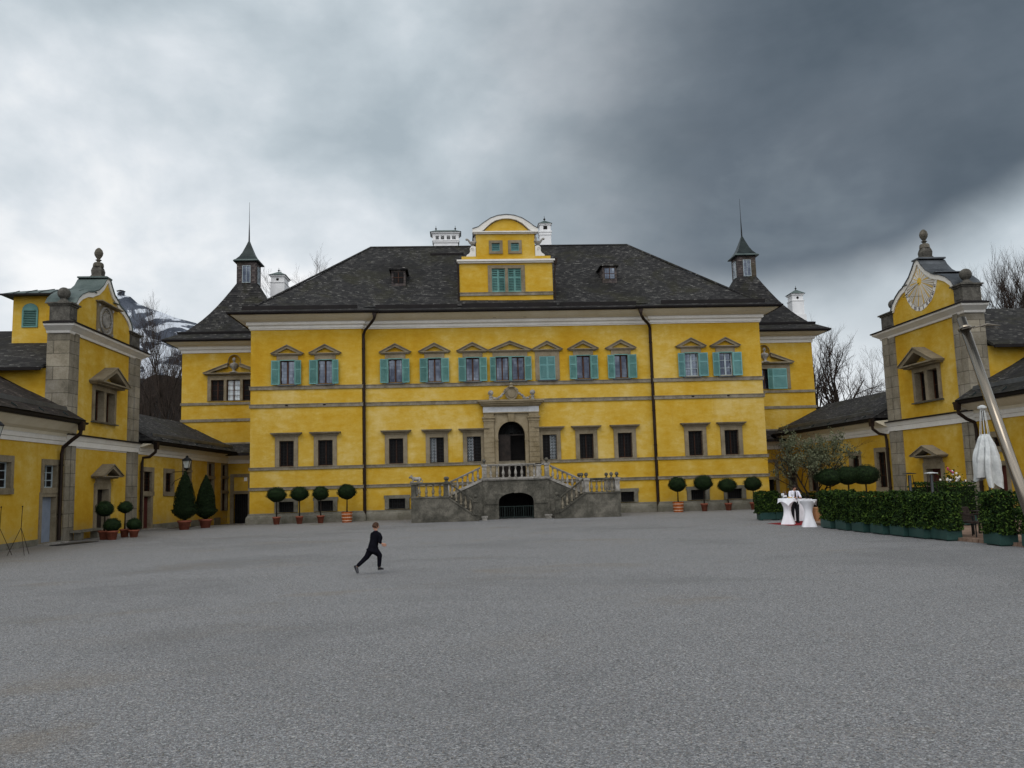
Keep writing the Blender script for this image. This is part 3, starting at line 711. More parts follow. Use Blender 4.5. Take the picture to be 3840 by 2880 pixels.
for o0, o1 in ((2.24, 3.11), (3.31, 4.17)):
    pane(Fg, w, o0, o1, 14.37, 15.95, -.16, 'dark')
    c = (o0+o1)/2; leaf(Fg, w, o0, c-.004, 14.37, 15.95, -.10, 0, 0, 'shutter', True, .62, True); leaf(Fg, w, c+.004, o1, 14.37, 15.95, -.10, 0, 1, 'shutter', True, .62, True)
MB(Fg).box(.16, 6.22, .0, .07, 14.14, 14.33).box(.1, 6.28, 0, .10, 14.33, 14.36).build('string_course', 'band', gb)
# volutes and dolphin-like scroll finials of the gable
for sg, cx_ in ((1, 1.25), (-1, 5.14)):
    G = (lambda sg, cx_: lambda u, d, z: Fg(cx_-sg*u, d, z))(sg, cx_)
    mb = MB(G)
    mb.prism([(-.0, 16.74), (.62, 16.74), (.60, 16.84), (.42, 16.96), (.36, 17.1), (.38, 17.28), (.3, 17.42), (.12, 17.45), (0, 17.4)], -.2, .05)
    sp = [(.2+.15*math.exp(-.22*q)*math.cos(q), .07, 17.22+.15*math.exp(-.22*q)*math.sin(q)) for q in [k*.5 for k in range(18)]]
    mb.tube(sp, .022, 5)
    mb.build('volute', 'white', gb)
    mb = MB(G); mb.lathe((.2, -.08, 17.42), [(.10, 0), (.12, .05), (.05, .1), (.12, .2), (.17, .28)], 8)
    mb.tube([(.2, -.08, 17.66), (.02, -.08, 17.76), (.06, -.08, 17.98), (-.02, -.08, 18.2)], [.16, .13, .08, .05], 7)
    mb.tube([(.2, -.08, 17.64), (.36, -.08, 17.72), (.50, -.08, 17.92), (.62, -.08, 17.90)], [.14, .08, .06, .05], 7); mb.sphere((.58, -.08, 17.92), .08, 8)
    mb.build('urn_finial', 'balus', gb)
downpipe(Fg, palace, [(6.42, .1, 16.3), (6.38, .15, 15.9), (6.34, .1, 15.5)], .05, (6.42, .1, 16.35), 13.2)
downpipe(Fg, palace, [(.02, .1, 16.3), (.06, .15, 15.9), (.08, .1, 15.5)], .05, None, 13.2)

# roof dormers
for u0, u1, tm, m2 in ((-4.38, -3.45, 16.5, 'dark'), (9.87, 10.85, 16.6, 'glass')):
    Y = 54.62; Fd = yplane(Y); zb = tm-.95
    mb = MB(Fd); mb.box(u0, u1, -2.6, 0, zb-.3, tm-.02); dm = mb.build('dormer', 'shinglewall', palace)
    c = (u0+u1)/2
    MB(Fd).prism([(u0-.16, tm-.06), (u1+.16, tm-.06), (u1+.16, tm+.0), (c, tm+.26), (u0-.16, tm+.0)], -2.4, .2).build('dormer_roof', 'shingle', dm)
    MB(Fd).box(c-.33, c+.33, .0, .05, zb+.02, tm-.22).build('pane', 'glassdark' if m2 == 'dark' else m2, dm)
    MB(Fd).box(c-.02, c+.02, .05, .075, zb+.02, tm-.22).box(c-.33, c+.33, .05, .07, zb+.35, zb+.38).build('glazing_bar', 'brownwood', dm)

# chimneys of the palace
def spike(mb, c, z, h=.5, r=.035):
    mb.lathe((c[0], c[1], z), [(r*1.6, 0), (r, .06), (r*.8, h*.3), (r*1.9, h*.36), (r*2.1, h*.44), (r*1.2, h*.52), (r*.5, h*.6), (r*.25, h)], 8)
Fc = yplane(60)
mb = MB(Fc); mb.box(-1.67, .12, -.9, 0, 18.2, 19.9); mb.box(-1.74, .19, -.97, .07, 19.9, 20.02).box(-1.78, .23, -1.01, .11, 20.02, 20.12)
for a, b in ((-1.74, -1.52), (-1.28, -1.14), (-.89, -.70), (-.44, -.31), (-.03, .19)): mb.box(a, b, -.97, -.65, 20.12, 20.42); mb.box(a, b, -.2, .07, 20.12, 20.42)
mb.box(-1.75, .20, -.98, .08, 20.42, 20.58).box(-1.86, .30, -1.08, .18, 20.58, 20.68)
ch = mb.build('chimney', 'chimwhite', palace)
mb = MB(Fc); mb.hexa([(-1.94, -1.16, 20.68), (.38, -1.16, 20.68), (.38, .26, 20.68), (-1.94, .26, 20.68), (-1.5, -.5, 20.98), (-.06, -.5, 20.98), (-.06, -.4, 20.98), (-1.5, -.4, 20.98)]); mb.build('chimney_cap', 'copper', ch)
mb = MB(Fc); spike(mb, (-1.5, -.45), 20.92, .42, .04); spike(mb, (-.06, -.45), 20.92, .42, .04); mb.build('spike', 'iron', ch)
mb = MB(Fc); mb.box(-1.7, .15, .0, .04, 19.3, 19.62); mb.prism([(0.2, 19.1), (1.25, 18.75), (1.25, 18.6), (0.2, 18.95)], -1.9, .5, 'u'); mb.build('chimney_flashing', 'gutter', ch)
Fc = yplane(60)
mb = MB(Fc); mb.box(6.24, 7.1, -.8, 0, 18.2, 20.42).box(6.20, 7.13, -.84, .04, 20.42, 20.5).box(6.17, 7.16, -.87, .07, 20.62, 20.74).box(6.21, 7.12, -.83, .03, 20.5, 20.62)
mb.box(6.27, 7.08, -.78, -.02, 20.74, 21.2).box(6.2, 7.14, -.85, .05, 21.2, 21.30)
ch = mb.build('chimney', 'chimwhite', palace)
MB(Fc).box(6.53, 6.82, -.02, .004, 20.86, 21.12).build('chimney_vent', 'dark', ch)
mb = MB(Fc); mb.hexa([(6.14, -.91, 21.3), (7.2, -.91, 21.3), (7.2, .11, 21.3), (6.14, .11, 21.3), (6.62, -.45, 21.62), (6.72, -.45, 21.62), (6.72, -.35, 21.62), (6.62, -.35, 21.62)]); mb.build('chimney_cap', 'copper', ch)
mb = MB(Fc); spike(mb, (6.67, -.4), 21.56, .45, .045); mb.build('spike', 'iron', ch)

# portal
Fp = lambda u, d, z: (u, 52.2-d, z)
por = thing('x', (0, 0, 0), None, None) if False else None
cxp = 3.215
mb = MB(Fp)
def archpoly(r_in, r_out, zs, zf, c=cxp):                           # stone round the arched doorway, in wedge blocks
    n = 14
    for k in range(n):
        a0, a1 = math.pi*k/n, math.pi*(k+1)/n
        p = [(c+r_in*math.cos(a), zs+r_in*math.sin(a)) for a in (a0, a1)]
        def outp(a):
            q = max(abs(math.cos(a))/r_out[0], abs(math.sin(a))/r_out[1]); return (c+math.cos(a)/q, zs+math.sin(a)/q)
        o = [outp(a0), outp(a1)]
        cor = math.atan2(r_out[1], r_out[0])
        poly = [p[0], o[0]]
        for cc in (cor, math.pi-cor):
            if a0 < cc < a1: poly.append((c+r_out[0]*(1 if cc < 1.6 else -1), zs+r_out[1]))
        poly += [o[1], p[1]]
        mb.prism(poly, -.3, .16)
archpoly(.845, (1.08, 1.37), 5.08, 0)
mb.box(cxp-1.08, cxp-.845, -.3, .16, 2.43, 5.08).box(cxp+.845, cxp+1.08, -.3, .16, 2.43, 5.08)
mb.box(cxp-1.1, cxp-.83, -.2, .20, 4.72, 4.80).box(cxp+.83, cxp+1.1, -.2, .20, 4.72, 4.80)
mb.prism([(cxp-.15, 5.9), (cxp+.15, 5.9), (cxp+.21, 6.42), (cxp-.21, 6.42)], .0, .26)
for sg in (-1, 1):
    a, b = sorted((cxp+sg*1.10, cxp+sg*1.74))
    z = 2.43; k = 0
    while z < 5.95:
        mb.box(a+.0, b-.0, .0, .30 if 1 else .28, z, min(z+.285, 5.95)); z += .31
    mb.box(a+.02, b-.02, 0, .265, 2.43, 5.95)
    mb.box(a-.05, b+.05, 0, .34, 5.95, 6.03).box(a-.02, b+.02, 0, .31, 6.03, 6.12).box(a-.09, b+.09, 0, .38, 6.12, 6.22)
    mb.box(a, b, 0, .28, 6.22, 6.44)
mb.box(cxp-1.10, cxp+1.10, 0, .20, 6.452, 6.50)
mb.box(cxp-1.76, cxp+1.76, 0, .32, 6.44, 6.5)
mb.box(cxp-1.80, cxp+1.80, 0, .34, 6.85, 6.93).box(cxp-1.9, cxp+1.9, 0, .46, 6.93, 7.05).box(cxp-2.02, cxp+2.02, 0, .58, 7.05, 7.16).box(cxp-2.10, cxp+2.10, 0, .66, 7.16, 7.26)
portal = mb.build('portal', 'portal', palace)
mb = MB(Fp); mb.box(cxp-1.74, cxp+1.74, 0, .26, 6.5, 6.85).box(cxp-1.76, cxp-1.10, 0, .30, 6.502, 6.848).box(cxp+1.10, cxp+1.76, 0, .30, 6.502, 6.848); mb.build('frieze', 'marble', portal)
for u in (1.96, 4.60):
    mb = MB(Fp); mb.lathe((u, .35, 7.26), [(.15, 0), (.15, .06), (.10, .10), (.13, .24), (.08, .30)], 10); mb.sphere((u, .35, 7.72), .175, 14); mb.build('ball_finial', 'balus', portal)
# plain oval shield with scrolled rim, a hat-like crest and two fruit garlands
mb = MB(Fp)
mb.prism([(3.26+.34*math.cos(a)*(1-.12*math.sin(a)), 7.66+.36*math.sin(a)) for a in [2*math.pi*k/20 for k in range(20)]], .22, .38)
mb.prism([(3.26+.24*math.cos(a), 7.66+.25*math.sin(a)) for a in [2*math.pi*k/18 for k in range(18)]], .38, .43)
mb.tube([(3.26+.36*math.cos(a), .38, 7.66+.38*math.sin(a)) for a in [2*math.pi*k/20 for k in range(21)]], .045, 6)
mb.lathe((3.26, .3, 8.02), [(.20, 0), (.26, .03), (.14, .09), (.13, .2), (.16, .24), (.09, .30), (.03, .34)], 10)
for sg in (-1, 1): mb.tube([(3.26+sg*.16, .3, 8.06), (3.26+sg*.38, .32, 7.92), (3.26+sg*.42, .3, 7.72), (3.26+sg*.52, .3, 7.60)], [.07, .06, .07, .04], 6)
mb.build('crest', 'trim', portal)
for sg in (-1, 1):
    mb = MB(Fp); random.seed(4)
    for k in range(13):
        q = k/12; u = 3.26+sg*(.42+.75*q); z = 7.78-.52*q+.28*(2*q-1)**2*(1 if q > .5 else .4)-.12
        for j in range(2): mb.sphere((u+random.uniform(-.03, .03), .36+random.uniform(-.03, .03), z+random.uniform(-.04, .04)), random.uniform(.055, .085)*(1.2-.4*abs(2*q-1)), 6)
    mb.build('garland', 'balus', portal)
# doors: one leaf folded open, fanlight with radial bars
mb = MB(Fp); mb.box(cxp-.845, cxp-.06, -.34, -.28, 2.43, 5.05).box(cxp-.76, cxp-.46, -.28, -.26, 2.6, 3.6).box(cxp-.40, cxp-.12, -.28, -.26, 2.6, 3.6).box(cxp-.76, cxp-.46, -.28, -.26, 3.75, 4.9).box(cxp-.40, cxp-.12, -.28, -.26, 3.75, 4.9)
mb.box(cxp-.845, cxp+.845, -.32, -.27, 5.05, 5.12); mb.build('door', 'doorwood', portal)
mb = MB(Fp); n = 16
for k in range(1, n): a = math.pi*k/n; mb.tube([(cxp+.12*math.cos(a), -.26, 5.12+.12*math.sin(a)), (cxp+.82*math.cos(a), -.26, 5.12+.78*math.sin(a))], .012, 4)
for r in (.12, .35, .6): mb.tube([(cxp+r*math.cos(math.pi*k/12), -.26, 5.12+r*.96*math.sin(math.pi*k/12)) for k in range(13)], .01, 4)
mb.build('fanlight_grille', 'iron', portal)

# ------------------------------------------------------------------ double staircase
stair = thing('double_staircase', (3.2, 48.5, 0), 'double flight of grey stone steps with pale balustrades below the palace portal', 'staircase')
YF, YM, YB = 47.0, 48.4, 52.15      # front wall, upper flight front, palace wall
LX0, LX1, CX0, CX1, RX0, RX1 = -2.83, -.80, 1.28, 5.05, 7.02, 9.0
LZ, CZ = 1.36, 2.40
Fs = lambda u, d, z: (u, YF-d, z)
for sg in (0, 1):
    if sg == 0: xo, xi, xe, xc = LX0, LX1, .95, CX0
    else: xo, xi, xe, xc = RX1, RX0, 5.22, CX1
    mb = MB(Fs); mb.prism([(xo, 0), (xo, LZ), (xi, LZ), (xe-.35*(1 if sg == 0 else -1), .36), (xe, .30), (xe, 0)], -.35, 0)
    mb.box(min(xo, xi), max(xo, xi), -5.0, -.35, 0, LZ-.001)
    mb.build('flight_wall', 'grey', stair)
    mb = MB(Fs); mb.prism([(xo, LZ), (xi, LZ), (xe-.35*(1 if sg == 0 else -1), .36), (xe+.02, .30), (xe+.02, .38), (xe-.33*(1 if sg == 0 else -1), .45), (xi, LZ+.08), (xo-.03*(1 if sg == 0 else -1), LZ+.08)], -.37, .05)
    mb.build('coping', 'grey', stair)
    n = 9; mb = MB(Fs)
    for k in range(n):
        a = xe+(xi-xe)*k/n; b = xe+(xi-xe)*(k+1)/n; mb.box(min(a, b), max(a, b), -1.39, -.351, 0, LZ*(k+1)/n-.01)
    mb.build('flight_steps', 'grey', stair)
    mb = MB(Fs); mb.prism([(xi, 0), (xi, LZ), (xc, CZ-.16), (xc, 0)], -1.75, -1.4); mb.build('upper_flight_wall', 'grey', stair)
    mb = MB(Fs); mb.prism([(xi, LZ), (xc, CZ-.16), (xc, CZ), (xi, LZ+.16)], -1.78, -1.35); mb.build('coping', 'balus', stair)
    n = 7; mb = MB(Fs)
    for k in range(n):
        a = xi+(xc-xi)*k/n; b = xi+(xc-xi)*(k+1)/n; mb.box(min(a, b), max(a, b), -4.9, -1.751, 0, LZ+(CZ-LZ)*(k+1)/n-.02)
    mb.build('upper_flight_steps', 'grey', stair)
# centre block with the grotto arch
mb = MB(Fs); d0, d1 = -1.72, -1.32; c = 3.16; hw, zs, zr = 1.02, .95, .56
arc_ = [(c+hw*math.cos(a), zs+zr*math.sin(a)**.8) for a in [math.pi*k/16 for k in range(17)]]
for k in range(16): mb.prism([arc_[k], arc_[k+1], (arc_[k+1][0], CZ-.16), (arc_[k][0], CZ-.16)], d0, d1)
mb.box(CX0-.03, c-hw, d0, d1, 0, CZ-.16).box(c+hw, CX1+.03, d0, d1, 0, CZ-.16)
mb.build('centre_wall', 'grey', stair)
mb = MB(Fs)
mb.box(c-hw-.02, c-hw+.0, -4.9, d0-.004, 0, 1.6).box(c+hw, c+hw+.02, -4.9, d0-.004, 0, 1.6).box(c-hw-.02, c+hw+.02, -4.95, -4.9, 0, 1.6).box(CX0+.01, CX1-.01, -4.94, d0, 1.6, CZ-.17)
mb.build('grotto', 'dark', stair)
mb = MB(Fs); mb.box(CX0-.08, CX1+.08, -1.75, -1.24, CZ-.16, CZ-.10).box(CX0-.12, CX1+.12, -1.80, -1.20, CZ-.10, CZ); mb.box(CX0, CX1, -5.0, -1.80, CZ-.15, CZ+.01); mb.build('platform', 'balus', stair)
mb = MB(Fs)
mb.prism([(c-.12, zs+zr-.02), (c+.12, zs+zr-.02), (c+.17, zs+zr+.3), (c-.17, zs+zr+.3)], -1.325, -1.27); mb.build('keystone', 'grey', stair)
for a_, b_ in ((CX0+.05, c-hw-.02), (c+hw+.02, CX1-.05)): MB(Fs).box(a_, b_, -1.325, -1.27, zs-.08, zs).build('impost', 'grey', stair)
mb = MB(Fs)
for k in range(15): u = c-hw+.07+k*(2*hw-.14)/14; r = .022 if k % 4 == 2 else .011; mb.box(u-r, u+r, -1.46-r, -1.46+r, .02, .72)
mb.box(c-hw, c+hw, -1.49, -1.43, .70, .74).box(c-hw, c+hw, -1.485, -1.435, .10, .13)
mb.build('gate', 'greeniron', stair)
BAL = [(.055, 0), (.075, .01), (.075, .06), (.04, .09), (.055, .13), (.085, .22), (.088, .28), (.06, .38), (.035, .50), (.032, .54), (.05, .57), (.05, .60), (.07, .62), (.07, .66)]
def baluster_mesh():
    me_o = MB().lathe((0, 0, 0), BAL, 8).build('baluster', 'balus', None, True); return me_o
bal0 = baluster_mesh()
balm = bal0.data; balk = balm.copy(); balk.materials[0] = M['band']; bpy.data.objects.remove(bal0)
def rail(P, Q, n, dd=0., zoff=.08, h=.66, mrail='balus', ends=True):
    """balustrade between two points (u, d, z): rail and foot with its balusters as children"""
    P, Q = Vector(P), Vector(Q); mb = MB(Fs); w = .11
    along_u = abs(Q.x-P.x) > abs(Q.y-P.y)
    def bx(z0, z1, w):
        a, b = (P, Q)
        if along_u: mb.hexa([(a.x, a.y-w, a.z+z0), (b.x, b.y-w, b.z+z0), (b.x, b.y+w, b.z+z0), (a.x, a.y+w, a.z+z0), (a.x, a.y-w, a.z+z1), (b.x, b.y-w, b.z+z1), (b.x, b.y+w, b.z+z1), (a.x, a.y+w, a.z+z1)])
        else: mb.hexa([(a.x-w, a.y, a.z+z0), (b.x-w, b.y, b.z+z0), (b.x+w, b.y, b.z+z0), (a.x+w, a.y, a.z+z0), (a.x-w, a.y, a.z+z1), (b.x-w, b.y, b.z+z1), (b.x+w, b.y, b.z+z1), (a.x+w, a.y, a.z+z1)])
    bx(h, h+.06, .10); bx(h+.06, h+.12, .14)
    o = mb.build('balustrade', mrail, stair)
    for k in range(n):
        q = (k+.5)/n; p = P.lerp(Q, q); w_ = Fs(p.x, p.y, p.z)
        b = bpy.data.objects.new('baluster', balk if mrail == 'grey' else balm); COL.objects.link(b); b.parent = o
        b.location = Vector(w_)-ORG[stair.name]; b.scale = (1, 1, h/.66)
        b.rotation_euler = (0, 0, k*.7)
    return o
def newel(u, d, z, h=.66, w=.13, ball=True, m='balus', statue=False):
    mb = MB(Fs); mb.box(u-w, u+w, d-w, d+w, z, z+h); mb.box(u-w-.02, u+w+.02, d-w-.02, d+w+.02, z, z+.06); mb.box(u-w-.05, u+w+.05, d-w-.05, d+w+.05, z+h, z+h+.124)
    o = mb.build('newel', m, stair)
    if ball:
        mb = MB(Fs); zt = z+h+.124; mb.lathe((u, d, zt), [(.09, 0), (.09, .03), (.045, .06), (.04, .1)], 8); mb.sphere((u, d, zt+.2), .115, 10); mb.build('ball_finial', m if m != 'balus' else 'grey', o)
    return o
# lower front balustrades (darker, lichen covered) and the sloping ones
zL = LZ+.08
rail((LX0+.28, -.16, zL), (LX1-.22, -.16, zL), 4, mrail='grey'); rail((LX1+.1, -.16, zL), (.62, -.16, .44), 5, mrail='grey')
newel(LX0+.14, -.16, zL, ball=False, m='grey'); newel(LX1-.08, -.16, zL, m='grey'); newel(.78, -.16, .40, .66, m='grey')
rail((RX0+.22, -.16, zL), (RX1-.28, -.16, zL), 5, mrail='grey'); rail((5.56, -.16, .44), (RX0-.1, -.16, zL), 5, mrail='grey')
newel(RX1-.14, -.16, zL, m='balus'); newel(RX0+.08, -.16, zL); newel(5.4, -.16, .40, .66, m='grey')
# ends of the landings, running back
rail((LX0+.14, -.3, zL), (LX0+.14, -4.4, zL), 9); rail((RX1-.14, -.3, zL), (RX1-.14, -4.4, zL), 9)
newel(LX0+.14, -1.7, zL, ball=False); newel(RX1-.14, -1.9, zL); newel(RX1-.14, -3.6, zL)
# upper flights and centre
zC = CZ+.0
rail((LX1+.12, -1.55, LZ+.16), (CX0-.16, -1.55, zC-.08), 6, h=.62); rail((CX0+.26, -1.42, zC), (CX1-.26, -1.42, zC), 9); rail((CX1+.16, -1.55, zC-.08), (RX0-.12, -1.55, LZ+.16), 6, h=.62)
newel(CX0+.06, -1.46, zC); newel(CX1-.06, -1.46, zC); newel(LX1-.02, -1.55, LZ+.05, .70, m='balus'); newel(RX0+.02, -1.55, LZ+.05, .70); newel(RX0-.0, -2.5, LZ+.05, .70)
newel(CX1-.55, -1.46, zC, ball=False)
# small step blocks on the ground beside the grotto
MB(Fs).box(1.13, 1.42, -.75, -.45, .0, .16).box(1.1, 1.45, -.78, -.42, .16, .24).build('step_block', 'balus', stair)
MB(Fs).box(4.78, 5.08, -.75, -.45, .0, .16).box(4.72, 5.12, -.78, -.42, .16, .24).build('step_block', 'balus', stair)
# worn stone beast lying on the left corner post
lion = thing('stone_animal', (-2.6, 47.1, zL+.78), 'small worn stone animal lying on the left corner post of the staircase', 'sculpture')
Fz = lambda u, d, z: (-2.6+u, 47.12-d, zL+.784+z)
mb = MB(Fz)
mb.box(-.28, .42, -.11, .11, 0, .05)
mb.tube([(.36, 0, .14), (.25, 0, .22), (.05, 0, .21), (-.1, 0, .23), (-.16, 0, .30)], [.07, .12, .105, .11, .07], 8)
mb.sphere((-.20, 0, .34), .095, 8); mb.tube([(-.24, 0, .33), (-.34, .0, .29)], [.06, .045], 6)
for sg in (-.07, .07): mb.tube([(-.08, sg, .18), (-.12, sg, .06), (-.24, sg, .07)], [.045, .035, .04], 6); mb.tube([(.28, sg, .16), (.22, sg*1.2, .07), (.12, sg*1.2, .07)], [.06, .04, .035], 6); mb.tube([(-.18, sg, .40), (-.17, sg, .46)], [.03, .012], 5)
mb.tube([(.4, 0, .14), (.46, 0, .1), (.42, .06, .07)], [.03, .02, .02], 5)
mb.build('body', 'balus', lion, True)
# ------------------------------------------------------------------ corner towers behind the palace
def tower(side):
    
    x_in, x_out = (PX0-.0, -20.08) if side < 0 else (PX1+.0, 26.92)
    Y0 = 61.0
    root = thing('corner_tower', ((x_in+x_out)/2, 64, 0),
        'yellow tower wing with turret and needle spire behind the %s end of the palace' % ('left' if side < 0 else 'right'), 'tower')
    xa, xb = sorted((x_in-side*2.0, x_out)); xs = sorted((x_in, x_out)); F = yplane(Y0)
    if side < 0: wx0, wx1 = -18.0, -14.7
    else: wx0, wx1 = 21.5, 24.83
    zw0, zw1 = 8.55, 10.1
    n3 = 3; cw = (wx1-wx0); c1, c2 = wx0+cw*.31, wx0+cw*.66
    ops = [(wx0, c1-.1, zw0, zw1), (c1+.1, c2-.1, zw0, zw1), (c2+.1, wx1, zw0, zw1)]
    ncx = (wx0+wx1)/2; mb = MB(F); wall_grid(mb, xa, xb, -.3, 12.2, 0, ops+[(ncx-.44, ncx+.44, 10.92, 11.92)], .25)
    for x_ in (xa, xb): mb.face([(x_, 0, 0), (x_, -7.5, 0), (x_, -7.5, 12.2), (x_, 0, 12.2)])
    mb.face([(xa, -7.5, 0), (xb, -7.5, 0), (xb, -7.5, 12.2), (xa, -7.5, 12.2)])
    mb.build('wall', 'yellow', root, recalc=False)
    path = [(xa, Y0), (xb, Y0), (xb, Y0+7.5), (xa, Y0+7.5)]        # outside on the right when running +x along the front
    def ring(name, m, prof): return MB().sweep(path, prof, True).build(name, m, root)
    for z0, z1 in ((8.26, 8.45), (7.05, 7.25), (5.38, 5.52)): ring('string_course', 'band', [(-.02, z0), (.07, z0), (.07, z1), (-.02, z1+.01)])
    ring('cornice', 'white', [(-.02, 12.08), (.07, 12.08), (.08, 12.32), (.2, 12.33), (.24, 12.48), (.3, 12.54)])
    ring('cove', 'cove', [(.30, 12.541), (.6, 12.63), (.95, 12.82)])
    ring('gutter', 'gutter', [(.93, 12.80), (.96, 12.98), (1.1, 12.98), (1.14, 12.9), (1.08, 12.8), (.94, 12.79)])
    ring('roof_skirt', 'shingle', [(1.04, 13.0), (.1, 13.55)]); ring('snow_board', 'gutter', [(.3, 13.46), (.32, 13.62), (.2, 13.66), (.2, 13.5)])
    # steep roof up to the turret
    tx = -15.7+0 if side < 0 else 22.9; ty = 64.3; tw = .74; zt = 17.9; tx = -16.2 if side < 0 else 23.2
    px0, px1 = xs[0]-.1, xs[1]+.1; 
    if side < 0: px1 = 2*tx-px0
    else: px0 = 2*tx-px1
    A = [(px0, Y0-.1, 13.5), (px1, Y0-.1, 13.5), (px1, Y0+7.6, 13.5), (px0, Y0+7.6, 13.5)]
    mb = MB()
    rows = []
    for k in range(9):
        q = k/8; w = (1-q)**1.0; zz = 13.5+(zt-13.5)*(q-.10*math.sin(math.pi*q))
        rows.append([(tx+(a[0]-tx)*w+(math.copysign(tw, a[0]-tx))*(1-w), ty+(a[1]-ty)*w+math.copysign(tw, a[1]-ty)*(1-w), zz) for a in A])
    for r0, r1 in zip(rows, rows[1:]): mb.strip(r0, r1, True)
    rf = mb.build('roof', 'shingle', root)
    tu = lambda u, d, z: (tx+u, ty-d, z)
    mb = MB(tu); mb.box(-tw, tw, -tw, tw, zt-.4, 19.62); tr = mb.build('turret', 'shinglewall', root)
    mb = MB(tu)
    mb.box(-.27, .27, tw, tw+.03, 17.98, 19.25); pn = mb.build('pane', 'glasslight' if 0 else 'glass', tr)
    MB(tu).box(-.31, -.27, tw, tw+.06, 17.94, 19.29).box(.27, .31, tw, tw+.06, 17.94, 19.29).box(-.27, .27, tw, tw+.06, 17.94, 17.98).box(-.27, .27, tw, tw+.06, 19.25, 19.29).box(-.015, .015, tw+.03, tw+.05, 17.98, 19.25).build('window_frame', 'bluewood', tr)
    s2 = -side
    MB(tu).box(*sorted((s2*tw, s2*(tw+.03))), -.27, .27, 17.98, 19.25).build('pane', 'glass', tr)
    mb = MB(tu); a_, b_ = sorted((s2*tw, s2*(tw+.05)))
    mb.box(a_, b_, -.31, -.27, 17.94, 19.29).box(a_, b_, .27, .31, 17.94, 19.29).box(a_, b_, -.27, .27, 17.94, 17.98).box(a_, b_, -.27, .27, 19.25, 19.29).build('window_frame', 'bluewood', tr)
    mb = MB(tu); prof = [(.96, 19.60), (.98, 19.66), (.80, 19.83), (.60, 20.08), (.42, 20.42), (.27, 20.82), (.15, 21.15), (.07, 21.4)]
    mb.lathe((0, 0, 0), [(r*1.414, z) for r, z in prof], 4, rot=0); mb.build('turret_roof', 'copperdark', tr)
    MB(tu).lathe((0, 0, 0), [(1.39, 19.655), (1.30, 19.75), (1.20, 19.79)], 4).build('roof_edge', 'copper', tr)
    MB(tu).lathe((0, 0, 0), [(.065, 21.35), (.05, 22.0), (.022, 23.0), (.010, 24.6)], 6).build('spire', 'iron', tr)
    # window group with broken pediment and bust
    win = surround(F, root, wx0, wx1, zw0, zw1, .24, .30, 0, .08)
    MB(F).box(c1-.1, c1+.1, -.2, .078, zw0, zw1).box(c2-.1, c2+.1, -.2, .078, zw0, zw1).build('mullion', 'trim', win)
    for k, (a, b, z0_, z1_) in enumerate(ops):
        lit = (k == 1 and side < 0)
        pane(F, win, a, b, z0_, z1_, -.17, 'glasslight' if lit else ('glassdark' if side < 0 else 'glass'))
        bars(F, win, a, b, z0_, z1_, -.165, 2, 4 if side < 0 else 2, .02, 'brownwood', mull=.07)
    if side > 0:
        leaf(F, win, c2-.42, c2-.02, zw0, zw1, .085, rad(12), 1, 'shutter'); leaf(F, win, c2+.0, wx1-.05, zw0, zw1, .085, 0, 0, 'shutter2')
    cx = (wx0+wx1)/2; zb = 10.44; hw = cw/2+.5
    mb = MB(F); mb.box(cx-hw+.1, cx+hw-.1, 0, .2, zb, zb+.07).box(cx-hw, cx+hw, 0, .34, zb+.07, zb+.15)
    for sg in (-1, 1):
        mb.prism([(cx+sg*hw, zb+.152), (cx+sg*.42, zb+.79), (cx+sg*.42, zb+.58), (cx+sg*(hw-.45), zb+.152)], 0, .32)
        mb.prism([(cx+sg*(hw+.05), zb+.15), (cx+sg*.4, zb+.86), (cx+sg*.4, zb+.795), (cx+sg*(hw-.02), zb+.155)], 0, .38)
    mb.build('pediment', 'trim', win)
    nich = MB(F); n_ = 32
    for k in range(n_):
        a0, a1 = 2*math.pi*k/n_, 2*math.pi*(k+1)/n_
        def sq(a):
            q = max(abs(math.cos(a)), abs(math.sin(a))); return (cx+.44*math.cos(a)/q, .002, 11.42+.5*math.sin(a)/q)
        def el(a, s_=1., d=.002): return (cx+.43*s_*math.cos(a), d, 11.42+.49*s_*math.sin(a))
        nich.face([el(a0), sq(a0), sq(a1), el(a1)])
        prev = (1., .002)
        for s_, d_ in ((.95, -.12), (.75, -.26), (.4, -.36), (.01, -.40)):
            nich.face([el(a0, *prev), el(a1, *prev), el(a1, s_, d_), el(a0, s_, d_)]); prev = (s_, d_)
    nich.build('niche', 'yellow', win, False, False)
    mb = MB(F); mb.tube([(cx+.45*math.cos(a), .02, 11.42+.51*math.sin(a)) for a in [2*math.pi*k/24 for k in range(25)]], .025, 5); mb.build('niche_rim', 'trim', win)
    mb = MB(F); mb.lathe((cx, .14, zb+.15), [(.34, 0), (.30, .05), (.12, .1), (.09, .2), (.12, .27)], 10)
    mb.lathe((cx, .05, zb+.15), [(.09, .2), (.17, .3), (.27, .46), (.31, .58), (.28, .66), (.15, .72), (.075, .76), (.07, .86)], 12)
    mb.sphere((cx, .10, zb+1.13), .12, 10, 1.3); mb.tube([(cx, .20, zb+1.15), (cx, .24, zb+1.10)], [.02, .03], 5); mb.build('bust', 'balus', win)
    # white chimney behind
    if side < 0: qx, qy, qz = -14.25, 66.3, 19.0; w_, dp = .55, .9
    else: qx, qy, qz = 28.15, 66.3, 16.98; w_, dp = .50, .5
    Fq = lambda u, d, z: (qx+u, qy-d, z)
    mb = MB(Fq); mb.box(-w_, w_, -dp, dp, 11.5, qz-.62).box(-w_-.04, w_+.04, -dp-.04, dp+.04, qz-.62, qz-.55).box(-w_+.04, w_-.04, -dp+.04, dp-.04, qz-.55, qz-.12).box(-w_-.05, w_+.05, -dp-.05, dp+.05, qz-.12, qz)
    if side > 0: mb.box(-w_-.1, w_+.1, -dp-.1, dp+.1, 13, qz-1.75)
